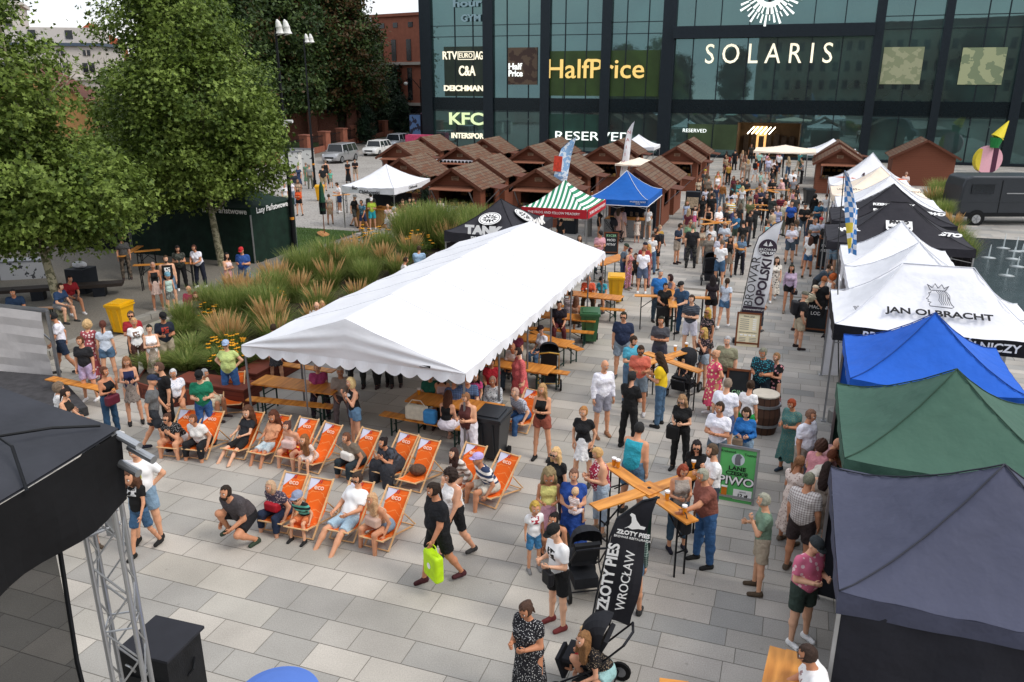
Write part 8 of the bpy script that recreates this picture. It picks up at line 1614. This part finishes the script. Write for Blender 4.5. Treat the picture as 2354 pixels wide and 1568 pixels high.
@a6 0 -.2 sf 0 c 112 l:8a5c38 dress:eed8cc none:0 a98|small fair-haired girl in a pale dress on a deckchair edge
@a7 0 0 sf -10 g 164 s:6a4430 tee:7c6e5c capri:26323a 433|woman in an olive brown shirt with white bags on her lap
@a8 0 0 sc -10 g 166 u:1c1414 tee:c/2c3038/454c58 skirtl:30323a 222|woman in dark patterned shirt covering her face with a hand
@a10 0 0 sf -15 f 164 l:3a2420 long:S/8a7468/e0d8d0 shorts:998 caa|girl with very long dark hair in a striped jumper
@a11 0 -.1 sf -25 m 178 c:b8a4e0 tee:S/ece8e0/2c3c60 shorts:c8c0b0 3a8|man in lilac cap and striped tee with green socks
@b1 0 0 sf -10 g 164 w:c0a080 tee:f/443c50/b89c98 capri:22304c 543|grey-blonde woman in a patterned blouse with a red handbag
@b2 0 -.1 sf 0 c 122 c:8a94b0+g tee:S/58b8a4/222428 shorts:e87840 222|boy in a colourful cap and sunglasses, mint and black tee
@b3 0 0 dl -12 m 182 s:3a2c24+g tee:p/f0f0f0/202838 shorts:a4c4d8 222|man in sunglasses and white tee lying back, legs stretched
@b4 0 0 sf -15 f 170 l:c9a078 cami:d8ae8c shorts:8098b0 222|tanned blonde woman in a sand coloured top holding papers
@c1 0 0 sf -20 m 174 s:b98 tee:k/c8ccd8/54607c trousers:2c5488 222|balding man in a small check shirt and jeans
C2 1430 1240 wk -62 h 182 t:2a1e16 tee:1a1b20 shorts:17181b 4a1c22|long-haired man in black with a lime green shopping bag
C2 1560 1130 wk -55 g 170 k:2a1c16 tank:eeeae8 bike:18181c 333|dark-haired woman in a white tank top and cycling shorts
C1 1047 945 hp -20 h 184 s:7a5a40 tee:p/f0f0f0/c8c830 shorts:7fa0bc 222|stout man in a white tee with a lanyard by the stage
C1 1010 1130 wk -40 c 150 l:5a3a28 tee:p/161618/cccccc shorts:3a6088 222|long-haired girl in a black lettered tee and denim shorts
C1 1760 1265 sq -50 h 182 s:2a2018+d:2a2018 tee:4a4446 shorts:1c1c20 343|bearded man in a dark grey tee squatting with a camera
C2 525 300 si 0 g 166 s:b98 tee:b83c74 trousers:f/2c2434/58444c 333|woman in a pink tee at the empty-looking beer table
C2 705 330 si 0 m 174 s:cba tee:a8988c trousers:655 333|man in a beige shirt beside the pink tee woman
C2 785 412 p2 -70 f 168 w:e0c48c tank:p/18181c/d8d8d8 shorts:5c84a8 876|blonde woman in a black printed tank top taking a photograph
C2 1410 365 si 0 g 164 s:876 tee:1f6c58 trousers:333 333|person in a dark green tee at the crowded front right table
C2 1500 375 si -10 f 164 l:432 cami:caa skirt:543 433|woman in a pale halter top holding a phone at the crowded table
C2 1600 400 si 170 g 166 s:876 tee:k/30446c/5c78a4 trousers:333 333|person in a navy blue blouse with back turned at the table
C2 1705 395 s3 0 m 178 b tee:k/5c7cac/283c64 trousers:346 333|bald man in a blue plaid shirt at the crowded table
C2 1900 405 si -20 g 164 s:a87 long:f/c8ccd0/586068 trousers:444 333|curly-haired woman in a grey white patterned blouse
C2 1555 515 si 150 f 168 l:4a2818 cami:18181a skirt:e4dce8 a87|woman in a black top and white shorts sitting on the bench
C2 1690 530 hd -40 g 168 s:8a6040 tank:5c2c28 capri:e8e4ec a98|woman in a sleeveless brown tunic and white trousers with phone
C2 2290 465 cr -20 f 172 l:b08a5c cami:141416 shorts:a4503c 222|blonde woman in a black top and rust shorts, arms folded
C2 1892 262 si 0 g 164 s:321 tee:c81c2c trousers:333 333|person in a bright red top under the pavilion
C2 2100 180 st -70 g 166 s:2a1a16 long:f/e06060/c84048 skirt:d85050 333|dark curly-haired woman in a coral tunic standing by the tent pole
C2 2055 138 s3 -30 m 174 b tee:d8d0d0 trousers:345 333|bald man in a pale shirt seated behind the coral tunic
C2 2278 8 si -50 f 166 c:241820+g tee:eef trousers:3a5878 333|woman in a plum cap and white tee sitting sideways
C2 1760 360 si 0 c 140 l:432 tee:d84080 trousers:333 333|child in a pink top at the back of the pavilion
B3 795 800 s3 -20 f 164 c:181818 tee:30a4bc shorts:bbb 333|girl in a turquoise tee and black cap at the far table
B3 695 790 s3 0 m 176 b tee:f05c38 trousers:543 333|man in an orange shirt sitting at the far beer table
B3 555 905 si 150 g 166 s:432 tee:s/d8ccd0/806070 trousers:444 333|person in a striped tee seated with back turned
B3 600 950 si 160 f 166 l:6a4430 cami:b88a70 skirt:765 765|brown-haired woman seated with her back to the green bin
B3 465 985 si 0 m 174 s:222 tee:24202c trousers:602028 333|man in dark clothes and wine red trousers under the tent
B3 120 1210 si 0 g 166 s:432 tee:6c1c34 trousers:333 333|woman in wine red beside the woman with the plum cap
B2 1325 556 si 170 h 178 s:432 tee:9cc0e4 trousers:345 333|man in a light blue shirt sitting behind the pavilion roof
B2 1222 645 si 100 m 174 s:321 tee:e4dcd8 trousers:987 333|dark-haired man in white bending beside the light blue shirt
B2 520 995 si 0 m 176 b tee:eee trousers:345 333|bald man whose head shows over the pavilion roof ridge
B2 562 988 si 0 c 120 s:c9a070 tee:ddd shorts:888 333|fair-haired child next to the bald head by the roof
E3 690 1480 dk -70 c 1 s:d9b48c none:0 none:0 0|skip
""".strip().split('\n')
DH = dict(m=178, f=166, h=180, g=166, c=120)
POS = {}
for ln in PPL:
    a, lb = ln.split('|'); a = a.split()
    if lb == 'skip': continue
    t, x, y, po, fc, bd, hh, hair, top, bot, shoe = a; x, y, fc, hh = float(x), float(y), float(fc), float(hh) / 100
    if bot == 'apron:0': bot = 'trousers:333'
    if t[0] == '@':
        loc, rz = CH_[t[1:]]; PN += 1; s = hh / (1.56 if bd == 'c' else 1.74); M = Matrix.Rotation(rz, 3, 'Z'); o = M @ Vector((x, y + (.02 if po[0] == 's' else -.02), .34 * (1 - s) * (1 if bd == 'c' else 0) - .035))
        POS[lb] = person_at(loc + o, rz + R(fc), po, bd, s, hair, top, bot, shoe, lb)
    else:
        tb_ = (t == 'B1' and (y < 1060 and x > 1100 or y < 900) and 'seated at the bed' not in lb and 'leaning on the magenta' not in lb)
        POS[lb] = person(t, x, y, po, fc, bd, hh, hair, top, bot, shoe, lb, zb=.13 if tb_ and x < 1700 else 0.)
# a few figures whose heads are hidden in the picture are placed by their feet
person('B1', 1000, 820, 'st', 0, 'm', 1.76, 's:321', 'tee:555', 'trousers:c/7a6a58/544a40', '433', 'man in mottled brown trousers under the plane tree branches', feet=True, zb=.13)
person('C2', 222, 470, 'st', 160, 'f', 1.66, 's:321', 'tank:333', 'skirt:d/333338/777', '433', 'woman in a dark dotted skirt half hidden under the pavilion edge', feet=True)
for k, (x, y, c) in enumerate(((860, 440, '2a2a30'), (960, 445, '3a3436'), (1080, 440, '44485a'), (1150, 430, '3c2c30'))): person('C2', x, y, 'si', -10, 'g', 1.66, 's:543', 'tee:' + c, 'trousers:333', '433', ['seated guest in black deep under the pavilion, second pair of legs from left', 'seated guest in dark brown deep under the pavilion', 'seated guest in slate grey deep under the pavilion', 'seated guest in wine brown with sandals deep under the pavilion'][k], feet=True)
person('E1', 760, 470, 'wk', 30, 'c', 1.3, 's:321', 'tee:F/d8a02c/8a2c20', 'shorts:345', '543', 'child in a yellow red top behind the truss tower', feet=True)

# the dense far part of the crowd between the huts and the right tent row
r_ = random.Random(21); TOPC = dict(teal='3c8a8a', navy='26304a', white='e8e6e4', black='1c1c1f', grey='84848a', maroon='6a2430', olive='62663c', mustard='b88a2c', pink='cf8f9c', sand='b8a488'); BOTC = dict(denim='4c6c90', black='1e1e22', beige='a8977c', khaki='6e6a50', charcoal='3c3c42')
used_, occ = set(), [v[1] for v in POS.values()]; n_ = 0
for _ in range(900):
    if n_ >= 34: break
    b, a = r_.uniform(-5.8, .6), r_.uniform(31, 77); p = W(b, a)
    if min((p - q).length for q in occ) < .62: continue
    f = r_.random() < .5; tk, bk = r_.choice(list(TOPC)), r_.choice(list(BOTC)); key = (f, tk, bk)
    if key in used_: continue
    used_.add(key); occ.append(p); n_ += 1; PN += 1
    hc_ = r_.choice(['3a2a20', '5c4030', '1e1814', '8a6a48', 'a89070']); kind = r_.choice(['trousers', 'shorts', 'trousers']); back = r_.random() < .6
    person_at(p, R(r_.uniform(120, 240) if back else r_.uniform(-60, 60)), r_.choice(['st', 's2', 'hd', 'wk', 'cr']), 'f' if f else 'm', r_.uniform(.93, 1.02), ('l:' if f and r_.random() < .6 else 's:') + hc_, 'tee:' + TOPC[tk], kind + ':' + BOTC[bk], '433', '%s in a %s tee and %s %s %s in the dense far crowd' % ('woman' if f else 'man', tk, bk, kind, 'seen from behind' if back else 'facing the stage'), 'visitors in the dense far crowd')
# ================================================================== pushchairs, bags, cups, bicycle, dog
def pushchair(loc, rz, label, c='1c1d22', trim='1c1d22', s=1.):
    t = thing('pushchair', (loc[0], loc[1], 0), rz, label, 'pushchair', None, s); f = mat('pram cloth ' + c, c, .8, 0, .15, 8); tm = mat('pram frame ' + trim, trim, .4, .3, .05)
    MB().tube([(-.26, -.3, .2), (-.25, .1, .5), (-.24, .5, 1.0)], .014, 8).tube([(.26, -.3, .2), (.25, .1, .5), (.24, .5, 1.0)], .014, 8).tube([(-.24, .5, 1.0), (0, .56, 1.05), (.24, .5, 1.0)], .018, 8).tube([(-.26, .34, .16), (-.25, .0, .5)], .012, 6).tube([(.26, .34, .16), (.25, .0, .5)], .012, 6).tube([(-.26, .34, .16), (.26, .34, .16)], .012, 6).build('frame', tm, t)
    for x, y, r in ((-.28, -.34, .1), (.28, -.34, .1), (-.3, .36, .14), (.3, .36, .14)): w = MB().tube([(x - .02, y, r), (x + .02, y, r)], r, 16).build('wheel', M_rubber, t); MB().tube([(x - .026, y, r), (x + .026, y, r)], r * .55, 12).build('hub', M_metal, w)
    j = MB(); j.box((0, -.1, .5), (.4, .42, .06)).box((0, .16, .72), (.4, .06, .5), rot=Euler((R(-24), 0, 0))).box((0, -.34, .34), (.36, .05, .3), rot=Euler((R(20), 0, 0))); j.build('seat', f, t); MB().box((0, .1, .25), (.38, .36, .18)).build('basket', f, t)
    j = MB(); n = 8
    for i in range(n):
        for k in range(8):
            def P(i, k): a = R(-15 + 120 * i / n); b = math.pi * k / 8; return (.25 * math.cos(b), .2 - .36 * math.cos(a) * math.sin(b) * .9, .86 + .34 * math.sin(a) * math.sin(b) ** .5)
            j.q([P(i, k), P(i + 1, k), P(i + 1, k + 1), P(i, k + 1)])
    j.build('hood', f, t, True); return t
pushchair(gp('C2', 2340, 470), R(178), 'black pushchair with gold frame beside the pavilion tables', trim='b08a3c', s=1.05); pushchair(gp('C3', 1430, 540), R(-35), 'black buggy with a toddler under the cross table'); pushchair(gp('B3', 900, 520), R(80), 'grey black pram in front of the blue tent'); pushchair(gp('B3', 1640, 850), R(170), 'tall black pram among the crowd behind the high table', s=1.1)
pushchair(gp('E3', 640, 820), R(190), 'black grey pushchair with orange toy behind the black flag', '26282c'); P5 = pushchair(gp('E3', 690, 1610), R(-112), 'black pushchair with a blond baby at the bottom of the picture')
def baby(loc, rz, s, hair, top, bot, lb): global PN; PN += 1; person_at(loc, rz, 'si', 'c', s, hair, top, bot, '', lb)
baby(P5.location + Vector((-.02, -.02, .28)), R(-112), .5, 's:e0c090', 'tee:s/f0e8e4/d09080', 'shorts:c33', 'blond baby in a striped romper sitting in the bottom pushchair'); q = g('C3', 1430, 540); baby(q + Vector((0, 0, .22)), R(-35), .55, 's:c9a070', 'tee:334', 'shorts:333', 'toddler in dark clothes sitting in the buggy')
def held(lb, dx, dy, dz):
    o = POS[lb]; t, root, rz, s, J = o; return root + Matrix.Rotation(rz, 3, 'Z') @ (Vector((dx, dy, dz)) * s), rz, s
k_ = 'woman in a royal blue dress holding a baby in both arms'; p, rz, s = held(k_, .02, -.24, .78); baby(p, rz + R(150), .5, 's:d8b48c', 'tee:s/f0e8e4/d09080', 'shorts:dcc', 'blond baby in striped clothes carried by the blue dress woman')
def bag(nm, p, rz, d, c, lb, strap=0, cat='bag'):
    t = thing(nm, p, rz, lb, cat); m = mat('bag ' + c, c, .6, 0, .12, 10); q = MB().box((0, 0, d[2] / 2), d).build('bag_body', m, t); b = q.modifiers.new('b', 'BEVEL'); b.width = min(d) * .3; b.segments = 3
    if strap: MB().tube([(-d[0] * .45, 0, d[2] * .9), (-d[0] * .2, 0, d[2] + strap), (d[0] * .2, 0, d[2] + strap), (d[0] * .45, 0, d[2] * .9)], .01, 6).build('strap', m, t)
    return t
def hb(lb, i, nm, d, c, tl, drop=.08, strap=.1):
    t, root, rz, s, J = POS[lb]; w = J['wr%d' % i]; p = root + Matrix.Rotation(rz, 3, 'Z') @ Vector((w[0] * s, w[1] * s, w[2] * s)); p.z -= drop + strap + d[2]; return bag(nm, p, rz, d, c, tl, strap)
lm = hb('long-haired man in black with a lime green shopping bag', 1, 'shopping_bag', (.42, .16, .46), 'b8e01c', 'lime green plastic shopping bag hanging from the walking man\'s hand', .05, .14); MB().tube([(0, -.082, .25), (0, -.087, .25)], .05, 14).build('logo_disc', Lw, lm)
for lb, i, nm, d, c, tl in (('balding man in a brick brown polo with a black bag and a beer', 1, 'shoulder_bag', (.36, .16, .28), '18191c', 'black shoulder bag at the hip of the brick brown polo man'), ('woman in black one-shoulder top and jeans with a maroon bag', 0, 'handbag', (.34, .14, .22), '5a1c2c', 'maroon handbag hanging beside the jeans woman'), ('woman in black with sunglasses in her fair hair, holding a phone', 0, 'handbag', (.26, .12, .3), '141416', 'black jacket and bag hanging from the phone woman'),
                            ('woman in black blouse and white shorts with hands in pockets', 1, 'belt_bag', (.24, .1, .2), '17171a', 'small black bag at the hip above the white shorts'), ('youth in a black cap, white scrawled tee and black shorts', 1, 'belt_bag', (.2, .1, .22), '17171b', 'small black crossbody bag of the youth in the black cap'), ('smiling woman in black with short black hair leaning on the table', 0, 'handbag', (.34, .16, .34), '1a1a1c', 'black bag hanging at the table beside the smiling woman'),
                            ('dark-haired woman in a blue blouse and frayed denim shorts', 0, 'handbag', (.2, .08, .14), 'a08870', 'small taupe handbag over the frayed denim shorts'), ('woman in lilac blouse and black shorts walking towards us', 1, 'handbag', (.2, .08, .14), '2a2226', 'small dark handbag of the lilac blouse woman')): hb(lb, i, nm, d, c, tl, 0, .06)
for lb, c, tl in (('man in a flat cap, black rucksack and beige shorts', '1c1c20', 'black rucksack on the flat cap man'), ('man in orange tee and white shorts with a black rucksack', '1a1c24', 'dark rucksack on the man in the orange tee'), ('woman in white trousers with a beige rucksack at the food hut', 'cabca8', 'beige rucksack on the white trousers woman'), ('bearded man in black with a dark rucksack by the blue tent', '26262a', 'dark grey rucksack near the blue tent')):
    p, rz, s = held(lb, 0, .2, 1.05); bag('rucksack', p, rz, (.3, .18, .42), c, tl)
p = g('C2', 1310, 740, .48); bag('tote_bag', (p.x, p.y, .475), R(-18), (.52, .2, .34), 'd8d0bc', 'large pale tote bag standing on the beer bench', .12); p = g('C2', 1415, 770, .48); bag('carrier_bag', (p.x, p.y, .475), R(-18), (.3, .18, .32), '3c86c0', 'blue printed carrier bag beside the pale tote bag')
loc, rz = CH_['a9']; j = MB().ball((0, 0, .1), .17, 12, sc_=(1, .8, .7)); q = link(bpy.data.objects.new('round_bag', j.mesh('round_bag', mat('brown bag', '5c4638', .8, 0, .3, 20, .5, 30), True))); q.location = loc + Vector((0, 0, .22)); tag(q, 'round brown bag lying in the empty deckchair', 'bag')
for lb, c, tl in (('woman in an olive brown shirt with white bags on her lap', 'e8e4dc', 'white cloth bag on the lap of the olive shirt woman'), ('grey-blonde woman in a patterned blouse with a red handbag', 'b01c2c', 'shiny red handbag on the lap of the grey-blonde woman'), ('woman with a pink hair bow and fiery red yellow skirt', 'd8b8b0', 'pale pink bag on the lap of the red yellow skirt woman'), ('tanned blonde woman in a sand coloured top holding papers', 'c8a898', 'pale rose clutch bag on the blonde woman\'s lap')): p, rz, s = held(lb, 0, -.3, .46); bag('handbag', p, rz, (.3, .16, .18), c, tl)
bm = mat('lager', 'd88a1c', .2, 0, .05, spec=.6); n_ = 0
for t, x, y, lb in (('C3', 893, 1100, 'full beer at the far left tip of the nearest cross table'), ('C3', 925, 1115, 'half empty cup beside the full beer on the cross table'), ('C3', 1310, 1365, 'beer in front of the auburn-haired woman'), ('C3', 1445, 1480, 'beer in front of the brick brown polo man'), ('C3', 1515, 1120, 'cup on the far right arm of the cross table'), ('C3', 1372, 205, 'white cup on the second cross table'), ('C3', 1460, 185, 'paper plate and cup at the tip of the second cross table'), ('B3', 680, 925, 'beer on the far beer table'), ('C2', 1325, 545, 'dark drink cup on the elderly group table'), ('B3', 720, 150, 'cup on the display table')):
    z = .775 if t in ('C2',) or 'far beer' in lb else (.9 if 'display' in lb else 1.135); p = g(t, x, y, z); o = thing('beer_cup', (p.x, p.y, z), 0, lb, 'cup', 'drinks on the tables'); MB().tube([(0, 0, 0), (0, 0, .12)], [.032, .042], 12).build('drink', bm, o); MB().tube([(0, 0, .12), (0, 0, .15)], [.042, .044], 12).build('foam', Lw, o)
# bicycle by the bakery tent
p = g('B2', 1190, 480); o = thing('bicycle', (p.x - .3, p.y + .4, 0), R(25), 'bicycle pushed by the grey-ponytailed man behind the tall grasses', 'bicycle')
for x in (-.52, .52):
    pts = [(x + .33 * math.cos(6.283 * i / 20), 0, .34 + .33 * math.sin(6.283 * i / 20)) for i in range(21)]; w = MB().tube(pts, .018, 5).build('wheel', M_rubber, o); j = MB()
    for i in range(8): a = 6.283 * i / 8; j.tube([(x, 0, .34), (x + .32 * math.cos(a), 0, .34 + .32 * math.sin(a))], .003, 3)
    j.build('spokes', M_alu, w)
MB().tube([(-.52, 0, .34), (-.08, 0, .3), (-.18, 0, .78), (-.52, 0, .34)], .014, 6).tube([(-.08, 0, .3), (.4, 0, .72), (-.17, 0, .76)], .016, 6).tube([(.52, 0, .34), (.4, 0, .72), (.37, 0, .95)], .015, 6).build('frame', M_dark, o); MB().tube([(.3, -.28, 1.0), (.37, 0, .97), (.3, .28, 1.0)], .012, 6).build('handlebar', M_alu, o); MB().ball((-.2, 0, .88), .11, 8, sc_=(1.2, .7, .35)).build('saddle', M_black, o); MB().tube([(-.18, 0, .76), (-.2, 0, .87)], .013, 6).build('seat_post', M_alu, o)
# small dark dog beside the chalkboard
p = g('B4', 825, 1345); o = thing('dog', (p.x, p.y, 0), R(-60), 'small black and tan dog standing at the tent edge', 'dog'); P, oo = fld(np.array([(-.12, -.4, 0), (.12, .36, .45)]), .013, .04)
d = cone(P, (0, -.14, .24), (0, .16, .25), .088, .066)
for a, b, ra, rb_ in (((0, -.17, .27), (0, -.27, .38), .055, .045), ((0, -.27, .39), (0, -.30, .39), .055, .05), ((0, -.32, .375), (0, -.40, .36), .032, .022), ((0, .19, .28), (0, .30, .38), .02, .012), ((.035, -.26, .43), (.055, -.25, .36), .018, .02), ((-.035, -.26, .43), (-.055, -.25, .36), .018, .02)): d = smin(d, cone(P, a, b, ra, rb_), .025)
for s in (-1, 1):
    for q in (((s * .05, -.14, .22), (s * .05, -.13, .12)), ((s * .05, -.13, .12), (s * .05, -.145, .02)), ((s * .05, .15, .22), (s * .055, .11, .15)), ((s * .055, .11, .15), (s * .055, .18, .09)), ((s * .055, .18, .09), (s * .055, .165, .02))): d = smin(d, cone(P, q[0], q[1], .032, .02), .02)
    d = smin(d, cone(P, (s * .05, -.145, .018), (s * .05, -.18, .016), .02, .018), .015); d = smin(d, cone(P, (s * .055, .165, .018), (s * .055, .13, .016), .02, .018), .015)
V, F = snets(d, oo, .013); link(bpy.data.objects.new('body', npmesh('body', V, F, mixmat('dog coat', '17161a', '6a4a34', 'camo', 7, .8, .62), smooth=True)), o); MB().tube([(0, -.2, .35), (0, -.24, .31)], .056, 10).build('collar', mat('dog collar', '2a5ca0'), o)
